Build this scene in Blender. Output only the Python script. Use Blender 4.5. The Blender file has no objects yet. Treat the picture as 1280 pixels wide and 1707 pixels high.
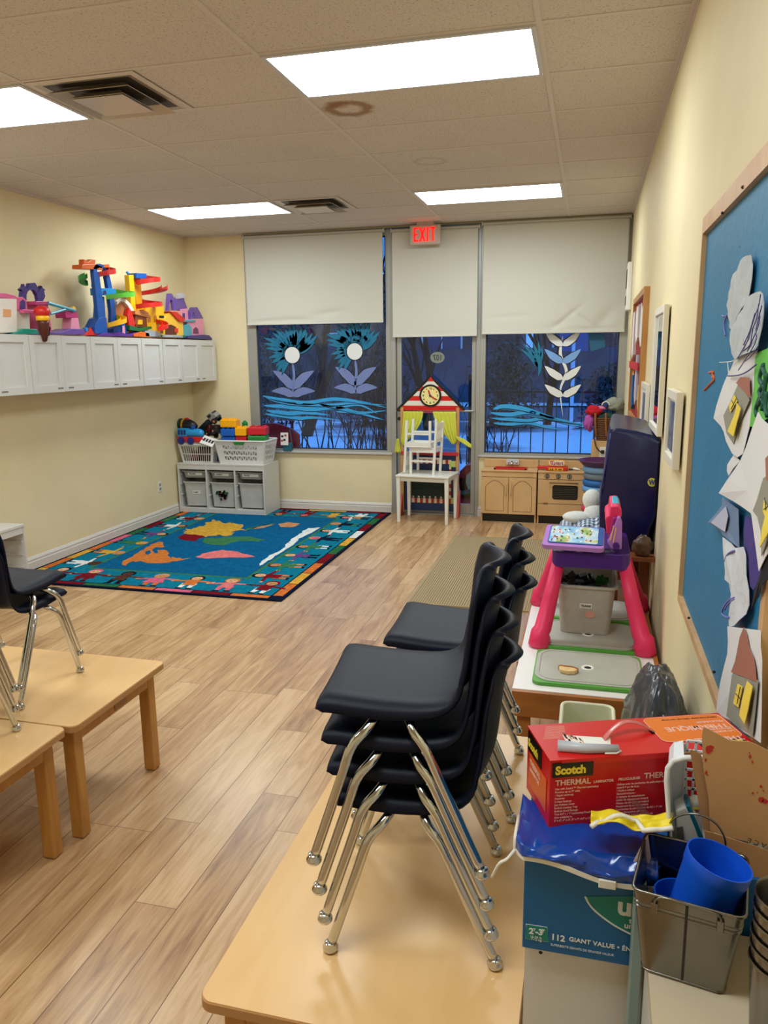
import bpy, bmesh, math, random
from mathutils import Vector, Matrix
random.seed(7)
PI = math.pi
scene = bpy.context.scene
col = scene.collection

# ------------------------------------------------------------------ camera
FPX, YAW, PIT, ROL = 1294.93, 0.2575, -0.2000, -0.0109
CAM = Vector((3.9151, -3.4833, 1.7210))
def camrot():
    c, s = math.cos, math.sin
    Rz = Matrix(((c(YAW), s(YAW), 0), (-s(YAW), c(YAW), 0), (0, 0, 1)))
    Rx = Matrix(((1, 0, 0), (0, c(PIT), s(PIT)), (0, -s(PIT), c(PIT))))
    Ry = Matrix(((c(ROL), 0, s(ROL)), (0, 1, 0), (-s(ROL), 0, c(ROL))))
    return Ry @ Rx @ Rz
RC = camrot()
RT = RC.transposed()
cd = bpy.data.cameras.new('camera')
cd.sensor_fit = 'HORIZONTAL'; cd.sensor_width = 36.0; cd.lens = 36.0 * FPX / 1280.0
cd.clip_start = 0.05; cd.clip_end = 200
cam = bpy.data.objects.new('camera', cd); col.objects.link(cam)
rx, fy, uz = RT @ Vector((1, 0, 0)), RT @ Vector((0, 1, 0)), RT @ Vector((0, 0, 1))
m4 = Matrix((rx, uz, -fy)).transposed().to_4x4(); m4.translation = CAM
cam.matrix_world = m4
scene.camera = cam
def P(px, py, ax, val):
    """point of the plane (axis ax = val) that a photo pixel shows"""
    d = RT @ Vector(((px - 640) / FPX, 1.0, -(py - 853.5) / FPX))
    k = (val - CAM[ax]) / d[ax]
    return CAM + d * k

# ------------------------------------------------------------------ world, exposure
W = bpy.data.worlds.new('dusk'); scene.world = W; W.use_nodes = True
bg = W.node_tree.nodes['Background']; bg.inputs[0].default_value = (0.10, 0.33, 0.95, 1); bg.inputs[1].default_value = 1.45
vs = scene.view_settings
vs.view_transform = 'Standard'; vs.look = 'None'; vs.gamma = 1.0; vs.use_curve_mapping = False
vs.exposure = 0.0
LAMP = 18.0            # radiance of the ceiling light diffusers

# ------------------------------------------------------------------ helpers
def lin(c):
    r = []
    for v in c[:3]:
        v = v / 255.0
        r.append(v / 12.92 if v <= 0.04045 else ((v + 0.055) / 1.055) ** 2.4)
    return (r[0], r[1], r[2], 1.0)
MATS = {}
def mat(name, c=None, rough=0.5, metal=0.0, spec=0.5, emit=0.0, coat=0.0, noise=0.0, nscale=20.0, bump=0.0, bscale=60.0, trans=0.0, alpha=1.0, sss=0.0, stretch=None):
    if name in MATS: return MATS[name]
    m = bpy.data.materials.new(name); m.use_nodes = True; MATS[name] = m
    nt = m.node_tree; b = nt.nodes['Principled BSDF']; L = lin(c)
    b.inputs['Base Color'].default_value = L
    b.inputs['Roughness'].default_value = rough; b.inputs['Metallic'].default_value = metal
    b.inputs['Specular IOR Level'].default_value = spec
    b.inputs['Coat Weight'].default_value = coat
    b.inputs['Transmission Weight'].default_value = trans
    b.inputs['Alpha'].default_value = alpha
    if emit: b.inputs['Emission Color'].default_value = L; b.inputs['Emission Strength'].default_value = emit
    if noise or bump:
        tc = nt.nodes.new('ShaderNodeTexCoord'); mp = nt.nodes.new('ShaderNodeMapping')
        nt.links.new(tc.outputs['Object'], mp.inputs['Vector'])
        if stretch: mp.inputs['Scale'].default_value = stretch
    if noise:
        n = nt.nodes.new('ShaderNodeTexNoise'); n.inputs['Scale'].default_value = nscale; n.inputs['Detail'].default_value = 4
        r = nt.nodes.new('ShaderNodeMapRange'); r.inputs[1].default_value = 0.3; r.inputs[2].default_value = 0.7
        r.inputs[3].default_value = 1 - noise; r.inputs[4].default_value = 1 + noise
        mx = nt.nodes.new('ShaderNodeVectorMath'); mx.operation = 'SCALE'; mx.inputs[0].default_value = L[:3]
        nt.links.new(mp.outputs[0], n.inputs['Vector']); nt.links.new(n.outputs[0], r.inputs[0])
        nt.links.new(r.outputs[0], mx.inputs['Scale']); nt.links.new(mx.outputs[0], b.inputs['Base Color'])
    if bump:
        n = nt.nodes.new('ShaderNodeTexNoise'); n.inputs['Scale'].default_value = bscale; n.inputs['Detail'].default_value = 5
        bp = nt.nodes.new('ShaderNodeBump'); bp.inputs['Strength'].default_value = bump; bp.inputs['Distance'].default_value = 0.01
        nt.links.new(mp.outputs[0], n.inputs['Vector']); nt.links.new(n.outputs[0], bp.inputs['Height']); nt.links.new(bp.outputs[0], b.inputs['Normal'])
    return m

def wm(o):
    m = o.matrix_basis.copy(); p = o.parent
    while p: m = p.matrix_basis @ m; p = p.parent
    return m
def tag(o, label=None, cat=None, group=None, kind=None):
    if label: o['label'] = label
    if cat: o['category'] = cat
    if group: o['group'] = group
    if kind: o['kind'] = kind
    return o
def thing(name, label, cat, loc=(0, 0, 0), rz=0.0, group=None):
    o = bpy.data.objects.new(name, None); col.objects.link(o); o.empty_display_size = 0.05
    o.location = loc; o.rotation_euler = (0, 0, rz)
    return tag(o, label, cat, group)
def copy_tree(o, parent=None):
    c = o.copy(); col.objects.link(c)
    if parent: c.parent = parent
    for ch in [x for x in bpy.data.objects if x.parent == o]: copy_tree(ch, c)
    return c

class MB:
    """collects shapes, then becomes one mesh object"""
    def __init__(s): s.v = []; s.f = []; s.m = []; s.k = 0
    def mi(s, k): s.k = k; return s
    def add(s, vs_, fs):
        b = len(s.v); s.v += [tuple(v) for v in vs_]
        for f in fs: s.f.append([b + i for i in f]); s.m.append(s.k)
        return s
    def box(s, a, b, M=None):
        x0, y0, z0 = a; x1, y1, z1 = b
        vs_ = [Vector(q) for q in ((x0,y0,z0),(x1,y0,z0),(x1,y1,z0),(x0,y1,z0),(x0,y0,z1),(x1,y0,z1),(x1,y1,z1),(x0,y1,z1))]
        if M: vs_ = [M @ q for q in vs_]
        return s.add(vs_, [(3,2,1,0),(4,5,6,7),(0,1,5,4),(1,2,6,5),(2,3,7,6),(3,0,4,7)])
    def hexa(s, p):   # 8 corners, bottom 4 ccw, top 4 ccw
        return s.add(p, [(3,2,1,0),(4,5,6,7),(0,1,5,4),(1,2,6,5),(2,3,7,6),(3,0,4,7)])
    def prism(s, pts, ext):   # pts: 3-D polygon, ext: extrusion vector
        n = len(pts); e = Vector(ext); p = [Vector(q) for q in pts]
        nrm = Vector((0, 0, 0))
        for i in range(n): nrm += p[i].cross(p[(i + 1) % n])
        if nrm.dot(e) > 0: p = p[::-1]
        return s.add(p + [q + e for q in p], [tuple(range(n)), tuple(range(2 * n - 1, n - 1, -1))] + [((i + 1) % n, i, n + i, n + (i + 1) % n) for i in range(n)])
    def poly(s, pts): return s.add(pts, [tuple(range(len(pts)))])
    def loft(s, rings, cap=True, close=True):
        n = len(rings[0]); vs_ = [q for r in rings for q in r]; fs = []
        for i in range(len(rings) - 1):
            for j in range(n if close else n - 1):
                a = i * n + j; b_ = i * n + (j + 1) % n
                fs.append((a, b_, b_ + n, a + n))
        if cap and close: fs += [tuple(range(n - 1, -1, -1)), tuple(range((len(rings) - 1) * n, len(rings) * n))]
        return s.add(vs_, fs)
    def tube(s, pts, r, seg=10, cap=True, closed=False):
        p = [Vector(q) for q in pts]; rings = []; n = len(p); up = None
        rr = r if isinstance(r, (list, tuple)) else [r] * n
        for i in range(n):
            if closed: t = p[(i + 1) % n] - p[i - 1]
            else: t = p[min(i + 1, n - 1)] - p[max(i - 1, 0)]
            t.normalize()
            if up is None:
                up = Vector((0, 0, 1)) if abs(t.z) < 0.9 else Vector((1, 0, 0))
            a = t.cross(up).normalized(); up = a.cross(t).normalized()
            rings.append([p[i] + (a * math.cos(2 * PI * k / seg) + up * math.sin(2 * PI * k / seg)) * rr[i] for k in range(seg)])
        if closed: rings.append(rings[0]); cap = False
        return s.loft(rings, cap)
    def lathe(s, prof, seg=24, M=None, cap=True, c=(0, 0, 0)):
        rings = []
        for r, z in prof:
            ring = [Vector((c[0] + r * math.cos(2 * PI * k / seg), c[1] + r * math.sin(2 * PI * k / seg), c[2] + z)) for k in range(seg)]
            rings.append([M @ q for q in ring] if M else ring)
        return s.loft(rings, cap)
    def cyl(s, a, b, r, seg=16, r2=None): return s.tube([a, b], [r, r if r2 is None else r2], seg)
    def ball(s, c, r, seg=12, sc=(1, 1, 1), M=None):
        rings = []
        n = max(6, seg // 2)
        for i in range(n + 1):
            a = -PI / 2 + PI * i / n
            ra = max(math.cos(a), 1e-3)
            ring = [Vector((r * sc[0] * ra * math.cos(2 * PI * k / seg), r * sc[1] * ra * math.sin(2 * PI * k / seg), r * sc[2] * math.sin(a))) for k in range(seg)]
            rings.append([(M @ q if M else q) + Vector(c) for q in ring])
        return s.loft(rings)
    def grid(s, fn, nu, nv):   # fn(u,v)->point, u,v in 0..1
        vs_ = [fn(i / nu, j / nv) for j in range(nv + 1) for i in range(nu + 1)]; w = nu + 1
        return s.add(vs_, [(j * w + i, j * w + i + 1, (j + 1) * w + i + 1, (j + 1) * w + i) for j in range(nv) for i in range(nu)])
    def build(s, name, m, parent=None, world=False, loc=None, rz=0.0, smooth=False, bevel=0.0, solid=0.0, sub=0, seg=2, sm_angle=None):
        me = bpy.data.meshes.new(name)
        vs_ = [Vector(q) for q in s.v]
        o = bpy.data.objects.new(name, me); col.objects.link(o)
        if parent: o.parent = parent
        if loc is not None: o.location = loc; o.rotation_euler = (0, 0, rz)
        if world:
            Mi = wm(o).inverted(); vs_ = [Mi @ q for q in vs_]
        me.from_pydata([tuple(q) for q in vs_], [], s.f)
        ms = m if isinstance(m, (list, tuple)) else [m]
        for q in ms: me.materials.append(q)
        for i, p in enumerate(me.polygons): p.material_index = s.m[i]; p.use_smooth = smooth
        bm = bmesh.new(); bm.from_mesh(me)
        if not solid: bmesh.ops.recalc_face_normals(bm, faces=bm.faces)
        bm.to_mesh(me); bm.free(); me.update()
        if solid: md = o.modifiers.new('thick', 'SOLIDIFY'); md.thickness = solid; md.offset = 0
        if bevel:
            md = o.modifiers.new('bevel', 'BEVEL'); md.width = bevel; md.segments = seg; md.limit_method = 'ANGLE'; md.angle_limit = math.radians(35)
            md.harden_normals = False
        if sub: md = o.modifiers.new('sub', 'SUBSURF'); md.levels = sub; md.render_levels = sub
        if smooth and sm_angle:
            me.set_sharp_from_angle(angle=math.radians(sm_angle))
        return o

def txt(name, s, size, m, parent, o, right, up, ext=0.0004, align='LEFT', sx=1.0, bold=0.0, sp=1.0):
    """lettering as a mesh, lying on the surface spanned by right / up (world axes)"""
    cu = bpy.data.curves.new(name, 'FONT'); cu.body = s; cu.size = size; cu.extrude = ext; cu.align_x = align; cu.resolution_u = 3
    cu.offset = bold; cu.space_character = sp
    t = bpy.data.objects.new('tmp', cu); col.objects.link(t)
    bpy.context.view_layer.update()
    me = bpy.data.meshes.new_from_object(t.evaluated_get(bpy.context.evaluated_depsgraph_get()))
    bpy.data.objects.remove(t)
    r = Vector(right).normalized(); u = Vector(up).normalized(); n = r.cross(u)
    M = Matrix(((r.x * sx, u.x, n.x, o[0]), (r.y * sx, u.y, n.y, o[1]), (r.z * sx, u.z, n.z, o[2]), (0, 0, 0, 1)))
    if parent: M = wm(parent).inverted() @ M
    me.transform(M); me.materials.clear(); me.materials.append(m)
    ob = bpy.data.objects.new(name, me); col.objects.link(ob)
    if parent: ob.parent = parent
    return ob

def circ(c, r, ax, n=20, a0=0, a1=2 * PI, sc=(1, 1)):
    """polygon points of a circle in the plane normal to axis ax"""
    out = []
    for k in range(n):
        a = a0 + (a1 - a0) * k / (n if a1 - a0 > 6.2 else n - 1)
        p, q = r * sc[0] * math.cos(a), r * sc[1] * math.sin(a)
        out.append(Vector({0: (c[0], c[1] + p, c[2] + q), 1: (c[0] + p, c[1], c[2] + q), 2: (c[0] + p, c[1] + q, c[2])}[ax]))
    return out
def arc(p0, p1, sag, n=10):
    p0, p1, sag = Vector(p0), Vector(p1), Vector(sag)
    return [p0.lerp(p1, i / n) + sag * (4 * (i / n) * (1 - i / n)) for i in range(n + 1)]
def smooth_path(pts, n=6):
    p = [Vector(q) for q in pts]; out = []
    for i in range(len(p) - 1):
        a, b, c, d = p[max(i - 1, 0)], p[i], p[i + 1], p[min(i + 2, len(p) - 1)]
        for k in range(n):
            t = k / n
            out.append(0.5 * ((2 * b) + (c - a) * t + (2 * a - 5 * b + 4 * c - d) * t * t + (3 * b - a - 3 * c + d) * t ** 3))
    out.append(p[-1]); return out

# ------------------------------------------------------------------ room constants
XL, XR, YB, YF, H = -0.515, 4.255, 4.72, -5.2, 3.02
# ------------------------------------------------------------------ wall, floor, ceiling materials
def wall_material():
    return mat('cream_paint', (232, 217, 178), rough=0.6, spec=0.15, noise=0.03, nscale=3, bump=0.05, bscale=90)
M_wall = wall_material()
M_white = mat('white_paint', (232, 230, 224), rough=0.4)
M_lam = mat('white_laminate', (208, 206, 202), rough=0.3)
M_alu = mat('aluminium_frame', (165, 165, 160), rough=0.38, metal=0.35)
M_chrome = mat('chrome', (200, 204, 208), rough=0.10, metal=1.0)
M_black = mat('black_plastic', (12, 12, 14), rough=0.4)

def floor_material():
    m = bpy.data.materials.new('laminate_planks'); m.use_nodes = True; nt = m.node_tree; N = nt.nodes; L = nt.links
    b = N['Principled BSDF']; b.inputs['Roughness'].default_value = 0.3; b.inputs['Specular IOR Level'].default_value = 0.5
    g = N.new('ShaderNodeNewGeometry'); sp = N.new('ShaderNodeSeparateXYZ'); L.new(g.outputs['Position'], sp.inputs[0])
    def mth(op, a, b_=None, c=None):
        n = N.new('ShaderNodeMath'); n.operation = op
        for i, q in enumerate((a, b_, c)):
            if q is None: continue
            if isinstance(q, (int, float)): n.inputs[i].default_value = q
            else: L.new(q, n.inputs[i])
        return n.outputs[0]
    pw, pl = 0.1485, 1.21
    u = mth('DIVIDE', mth('SUBTRACT', sp.outputs[0], 2.266), pw)
    cu = mth('FLOOR', u); fu = mth('SUBTRACT', u, cu)
    wn = N.new('ShaderNodeTexWhiteNoise'); wn.noise_dimensions = '1D'; L.new(mth('ADD', cu, 3.3), wn.inputs['W'])
    v = mth('ADD', mth('DIVIDE', sp.outputs[1], pl), wn.outputs[0])
    cv = mth('FLOOR', v); fv = mth('SUBTRACT', v, cv)
    idn = N.new('ShaderNodeTexWhiteNoise'); idn.noise_dimensions = '2D'
    cb = N.new('ShaderNodeCombineXYZ'); L.new(cu, cb.inputs[0]); L.new(cv, cb.inputs[1]); L.new(cb.outputs[0], idn.inputs['Vector'])
    # three printed strips inside each plank are avoided: one strip per plank, as in the room
    gap = mth('MAXIMUM', mth('MAXIMUM', mth('LESS_THAN', fu, 0.010), mth('GREATER_THAN', fu, 0.990)), mth('LESS_THAN', fv, 0.0018))
    # grain
    off = N.new('ShaderNodeVectorMath'); off.operation = 'MULTIPLY_ADD'
    off.inputs[1].default_value = (1, 1, 1); L.new(g.outputs['Position'], off.inputs[0])
    sc = N.new('ShaderNodeVectorMath'); sc.operation = 'SCALE'; sc.inputs['Scale'].default_value = 37.0
    L.new(idn.outputs['Color'], sc.inputs[0]); L.new(sc.outputs[0], off.inputs[2])
    mp = N.new('ShaderNodeMapping'); mp.inputs['Scale'].default_value = (9.0, 1.1, 1); L.new(off.outputs[0], mp.inputs[0])
    n1 = N.new('ShaderNodeTexNoise'); n1.inputs['Scale'].default_value = 2.2; n1.inputs['Detail'].default_value = 7; n1.inputs['Roughness'].default_value = 0.62
    n1.inputs['Distortion'].default_value = 0.9
    L.new(mp.outputs[0], n1.inputs['Vector'])
    mp2 = N.new('ShaderNodeMapping'); mp2.inputs['Scale'].default_value = (60.0, 2.5, 1); L.new(off.outputs[0], mp2.inputs[0])
    n2 = N.new('ShaderNodeTexNoise'); n2.inputs['Scale'].default_value = 2.0; n2.inputs['Detail'].default_value = 3; L.new(mp2.outputs[0], n2.inputs['Vector'])
    fac = mth('ADD', mth('MULTIPLY', n1.outputs[0], 0.66), mth('ADD', mth('MULTIPLY', n2.outputs[0], 0.22), mth('MULTIPLY', idn.outputs['Value'], 0.20)))
    cr = N.new('ShaderNodeValToRGB'); L.new(fac, cr.inputs[0]); e = cr.color_ramp
    e.elements[0].position = 0.33; e.elements[0].color = lin((136, 98, 66))
    e.elements[1].position = 0.70; e.elements[1].color = lin((208, 174, 134))
    k = e.elements.new(0.44); k.color = lin((168, 130, 92))
    k = e.elements.new(0.55); k.color = lin((188, 150, 108))
    mx = N.new('ShaderNodeMix'); mx.data_type = 'RGBA'; L.new(gap, mx.inputs[0]); L.new(cr.outputs[0], mx.inputs[6]); mx.inputs[7].default_value = lin((105, 74, 48))
    L.new(mx.outputs[2], b.inputs['Base Color'])
    bp = N.new('ShaderNodeBump'); bp.inputs['Strength'].default_value = 0.12; bp.inputs['Distance'].default_value = 0.002
    L.new(mth('SUBTRACT', n1.outputs[0], mth('MULTIPLY', gap, 1.5)), bp.inputs['Height']); L.new(bp.outputs[0], b.inputs['Normal'])
    return m

def ceiling_material():
    m = bpy.data.materials.new('ceiling_tile'); m.use_nodes = True; nt = m.node_tree; N = nt.nodes; L = nt.links
    b = N['Principled BSDF']; b.inputs['Roughness'].default_value = 0.9; b.inputs['Specular IOR Level'].default_value = 0.1
    g = N.new('ShaderNodeNewGeometry')
    mp = N.new('ShaderNodeMapping'); mp.inputs['Scale'].default_value = (1, 1.3, 1); L.new(g.outputs['Position'], mp.inputs[0])
    n = N.new('ShaderNodeTexNoise'); n.inputs['Scale'].default_value = 110; n.inputs['Detail'].default_value = 3; n.inputs['Roughness'].default_value = 0.6; L.new(mp.outputs[0], n.inputs['Vector'])
    cr = N.new('ShaderNodeValToRGB'); L.new(n.outputs[0], cr.inputs[0]); e = cr.color_ramp
    base = (212, 204, 198)
    e.elements[0].position = 0.33; e.elements[0].color = lin((150, 136, 120)); e.elements[1].position = 0.40; e.elements[1].color = lin(base)
    e.elements.new(0.8).color = lin((220, 212, 206))
    n2 = N.new('ShaderNodeTexNoise'); n2.inputs['Scale'].default_value = 1.6; n2.inputs['Detail'].default_value = 2; L.new(g.outputs['Position'], n2.inputs['Vector'])
    mr = N.new('ShaderNodeMapRange'); mr.inputs[3].default_value = 0.93; mr.inputs[4].default_value = 1.05; L.new(n2.outputs[0], mr.inputs[0])
    # water stain rings
    col_out = cr.outputs[0]
    for (cx, cy, r0, w, st) in ((2.60, 0.86, 0.105, 0.05, 0.75), (2.56, 0.77, 0.035, 0.04, 0.5), (2.79, 2.13, 0.10, 0.03, 0.22)):
        vs_ = N.new('ShaderNodeVectorMath'); vs_.operation = 'SUBTRACT'; L.new(g.outputs['Position'], vs_.inputs[0]); vs_.inputs[1].default_value = (cx, cy, H)
        nz = N.new('ShaderNodeTexNoise'); nz.inputs['Scale'].default_value = 14; nz.inputs['Detail'].default_value = 3; L.new(g.outputs['Position'], nz.inputs['Vector'])
        ln = N.new('ShaderNodeVectorMath'); ln.operation = 'LENGTH'; L.new(vs_.outputs[0], ln.inputs[0])
        a = N.new('ShaderNodeMath'); a.operation = 'MULTIPLY_ADD'; L.new(nz.outputs[0], a.inputs[0]); a.inputs[1].default_value = 0.07; L.new(ln.outputs[1], a.inputs[2])
        d = N.new('ShaderNodeMath'); d.operation = 'SUBTRACT'; L.new(a.outputs[0], d.inputs[0]); d.inputs[1].default_value = r0 + 0.035
        ab = N.new('ShaderNodeMath'); ab.operation = 'ABSOLUTE'; L.new(d.outputs[0], ab.inputs[0])
        r = N.new('ShaderNodeMapRange'); L.new(ab.outputs[0], r.inputs[0]); r.inputs[1].default_value = w * 0.3; r.inputs[2].default_value = w; r.inputs[3].default_value = st; r.inputs[4].default_value = 0.0
        mx = N.new('ShaderNodeMix'); mx.data_type = 'RGBA'; L.new(r.outputs[0], mx.inputs[0]); L.new(col_out, mx.inputs[6]); mx.inputs[7].default_value = lin((140, 100, 52)); col_out = mx.outputs[2]
    s2 = N.new('ShaderNodeVectorMath'); s2.operation = 'SCALE'; L.new(col_out, s2.inputs[0]); L.new(mr.outputs[0], s2.inputs['Scale'])
    L.new(s2.outputs[0], b.inputs['Base Color'])
    bp = N.new('ShaderNodeBump'); bp.inputs['Strength'].default_value = 0.35; bp.inputs['Distance'].default_value = 0.003; L.new(n.outputs[0], bp.inputs['Height']); L.new(bp.outputs[0], b.inputs['Normal'])
    return m

def struct(name, mb, m, **k): return tag(mb.build(name, m, **k), kind='structure')
T = 0.12
struct('floor', MB().box((XL - T, YF - T, -0.1), (XR + T, YB + T, 0)), floor_material())
struct('ceiling', MB().box((XL - T, YF - T, H), (XR + T, YB + T, H + 0.08)), ceiling_material())
struct('wall_left', MB().box((XL - T, YF, 0), (XL, YB, H)), M_wall)
struct('wall_right', MB().box((XR, YF, 0), (XR + T, YB, H)), M_wall)
struct('wall_front', MB().box((XL, YF - T, 0), (XR, YF, H)), M_wall)
SILL = 0.665
wb = MB()
wb.box((XL, YB, 0), (0.205, YB + T, H)); wb.box((0.205, YB, 0), (1.85, YB + T, SILL - 0.02)); wb.box((2.80, YB, 0), (XR, YB + T, SILL - 0.02)); wb.box((0.205, YB, H - 0.03), (XR, YB + T, H))
struct('wall_back', wb, M_wall)
# ceiling grid
M_tee = mat('ceiling_tee', (214, 204, 198), rough=0.6)
tb = MB()
for k in range(0, 4): tb.box((k * 1.22 - 0.012, YF, H - 0.004), (k * 1.22 + 0.012, YB, H))
for j in range(-8, 8): tb.box((XL, j * 0.61 - 0.0115, H - 0.0035), (XR, j * 0.61 + 0.0115, H))
struct('trim_1', tb, M_tee)
tb = MB()
tb.box((XL, YF, H - 0.02), (XL + 0.022, YB, H)); tb.box((XR - 0.022, YF, H - 0.006), (XR, YB, H)); tb.box((XR - 0.004, YF, H - 0.025), (XR, YB, H)); tb.box((XL, YB - 0.015, H - 0.015), (0.2, YB, H))
struct('trim_2', tb, M_tee)
# baseboards
def baseboard(name, a, b, n):
    """a->b along the wall, n = normal into the room"""
    a, b, n = Vector(a), Vector(b), Vector(n); mb = MB()
    prof = [(0, 0), (0.016, 0), (0.016, 0.062), (0.011, 0.066), (0.011, 0.078), (0.014, 0.082), (0.009, 0.094), (0.004, 0.104), (0, 0.106)]
    mb.loft([[p + n * q[0] + Vector((0, 0, q[1])) for q in prof] for p in (a, b)])
    return struct(name, mb, mat('baseboard_white', (214, 210, 205), rough=0.35))
baseboard('baseboard_left', (XL, YF, 0), (XL, YB, 0), (1, 0, 0))
baseboard('baseboard_back', (XL, YB, 0), (1.845, YB, 0), (0, -1, 0))
baseboard('baseboard_right', (XR, YF, 0), (XR, YB, 0), (-1, 0, 0))
baseboard('trim_3', (2.80, YB, 0), (2.90, YB, 0), (0, -1, 0))

# ------------------------------------------------------------------ windows and door
def glass_material():
    m = bpy.data.materials.new('window_glass'); m.use_nodes = True; nt = m.node_tree; N = nt.nodes; L = nt.links
    for n in list(N): N.remove(n)
    o = N.new('ShaderNodeOutputMaterial'); mx = N.new('ShaderNodeMixShader'); t = N.new('ShaderNodeBsdfTransparent'); g = N.new('ShaderNodeBsdfGlossy')
    t.inputs[0].default_value = (0.90, 0.94, 0.95, 1); g.inputs['Roughness'].default_value = 0.02
    f = N.new('ShaderNodeFresnel'); f.inputs[0].default_value = 1.5
    L.new(f.outputs[0], mx.inputs[0]); L.new(t.outputs[0], mx.inputs[1]); L.new(g.outputs[0], mx.inputs[2]); L.new(mx.outputs[0], o.inputs[0])
    return m
M_glass = glass_material()
def window(name, x0, x1, z0, z1, fx0, fx1, fz0, fz1):
    """frame from fx0..fx1, glass x0..x1"""
    f = MB(); y0, y1 = YB - 0.012, YB + 0.07
    f.box((fx0, y0, fz0), (x0, y1, fz1)); f.box((x1, y0, fz0), (fx1, y1, fz1)); f.box((x0, y0, fz0), (x1, y1, z0)); f.box((x0, y0, z1), (x1, y1, fz1))
    o = struct(name, f, M_alu, bevel=0.002)
    e = MB(); w = 0.012
    for (a, b) in (((x0, z0), (x0 + w, z1)), ((x1 - w, z0), (x1, z1)), ((x0, z0), (x1, z0 + w)), ((x0, z1 - w), (x1, z1))):
        e.box((a[0], YB + 0.012, a[1]), (b[0], YB + 0.03, b[1]))
    e.build('gasket', mat('gasket', (40, 45, 60), rough=0.6), o)
    MB().box((x0, YB + 0.028, z0), (x1, YB + 0.034, z1)).build('glass', M_glass, o)
    return o
w1 = window('window_1', 0.315, 1.80, 0.69, 2.93, 0.205, 1.85, SILL - 0.02, H - 0.03)
MB().box((0.205, YB - 0.035, SILL - 0.018), (1.86, YB + 0.01, SILL + 0.004)).build('window_sill', mat('sill', (190, 190, 190), rough=0.4), w1, bevel=0.003)
w2 = window('window_2', 2.862, 4.18, 0.69, 2.93, 2.805, XR, SILL - 0.02, H - 0.03)
MB().box((2.80, YB - 0.03, SILL - 0.018), (XR, YB + 0.01, SILL + 0.002)).build('window_sill', MATS['sill'], w2, bevel=0.003)
# door: outer frame, leaf with glass, push bar
d = MB()
d.box((1.85, YB - 0.012, 0), (1.905, YB + 0.09, H - 0.03)); d.box((2.765, YB - 0.012, 0), (2.805, YB + 0.09, H - 0.03)); d.box((1.905, YB, 2.15), (2.765, YB + 0.09, 2.22)); d.box((1.905, YB, 2.95), (2.765, YB + 0.09, H - 0.03))
d.box((1.9, YB - 0.02, 0.0), (2.77, YB + 0.08, 0.012))
door = struct('door_1', d, M_alu, bevel=0.002)
lf = MB(); y0, y1 = YB + 0.012, YB + 0.055
lf.box((1.91, y0, 0.014), (1.962, y1, 2.14)); lf.box((2.718, y0, 0.014), (2.76, y1, 2.14)); lf.box((1.962, y0, 0.014), (2.718, y1, 0.125)); lf.box((1.962, y0, 2.06), (2.718, y1, 2.14))
leaf = lf.build('door_leaf', M_alu, door, bevel=0.002)
MB().box((1.962, YB + 0.03, 0.125), (2.718, YB + 0.036, 2.06)).build('glass', M_glass, leaf)
MB().box((1.905, YB + 0.03, 2.22), (2.765, YB + 0.036, 2.95)).build('glass', M_glass, door)
MB().cyl((1.98, YB - 0.045, 1.135), (2.742, YB - 0.045, 1.13), 0.011, 12).ball((2.742, YB - 0.045, 1.13), 0.012).cyl((2.735, YB - 0.045, 1.13), (2.735, YB + 0.02, 1.13), 0.009).cyl((1.985, YB - 0.045, 1.135), (1.985, YB + 0.02, 1.135), 0.009).build('push_bar', M_alu, leaf, smooth=True, sm_angle=40)
MB().cyl((1.935, YB - 0.006, 1.04), (1.935, YB + 0.02, 1.04), 0.018).build('door_lock', mat('dark_metal', (60, 58, 55), rough=0.4, metal=0.8), leaf, smooth=True, sm_angle=40)
# numbers on the door glass, read from outside, on an oval disc
dn = P(729, 596, 1, YB + 0.026)
disc = MB().prism(circ(dn, 0.073, 1, 28, sc=(1.05, 0.8)), (0, 0.002, 0)).build('number_disc', mat('number_disc', (128, 134, 122), rough=0.7), leaf, world=True)
txt('door_number', '107', 0.085, mat('dark_blue_vinyl', (40, 60, 80), rough=0.5), leaf, (dn.x + 0.055, YB + 0.0245, dn.z - 0.03), (-1, 0, 0), (0, 0, 1), ext=0.0006, sx=0.8, bold=0.001)

# roller blinds
M_blind = mat('blind_fabric', (205, 203, 193), rough=0.85, spec=0.1, noise=0.012, nscale=300, bump=0.03, bscale=900)
def blind(label, x0, x1, z0, z1, wr):
    t = thing('roller_blind', label, 'window blind', ((x0 + x1) / 2, YB - 0.05, z1), group=None)
    def fn(u, v):
        x = x0 + (x1 - x0) * u; z = z0 + (z1 - z0) * v
        y = YB - 0.055 + 0.004 * math.sin(u * 3.1) * (1 - v)
        for (cx, cz, a, sx, sz, sk) in wr:
            dx, dz = (u - cx) - sk * (v - cz), v - cz
            y += a * math.exp(-(dx / sx) ** 2 - (dz / sz) ** 2)
        return (x, y, z + 0.002 * math.sin(u * 9) * (1 - v))
    MB().grid(fn, 90, 70).build('fabric', M_blind, t, world=True, smooth=True, solid=0.0012)
    MB().box((x0, YB - 0.063, z0 - 0.004), (x1, YB - 0.049, z0 + 0.012)).build('bottom_rail', M_blind, t, world=True, bevel=0.004)
    MB().cyl((x0 - 0.012, YB - 0.035, z1 + 0.012), (x1 + 0.012, YB - 0.035, z1 + 0.012), 0.017, 20).build('roller_tube', M_blind, t, world=True, smooth=True, sm_angle=40)
    MB().box((x0 - 0.014, YB - 0.055, z1 - 0.012), (x0 - 0.010, YB - 0.012, z1 + 0.034)).build('bracket', M_white, t, world=True)
    MB().box((x1 + 0.010, YB - 0.055, z1 - 0.012), (x1 + 0.014, YB - 0.012, z1 + 0.034)).build('bracket', M_white, t, world=True)
    return t
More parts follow.
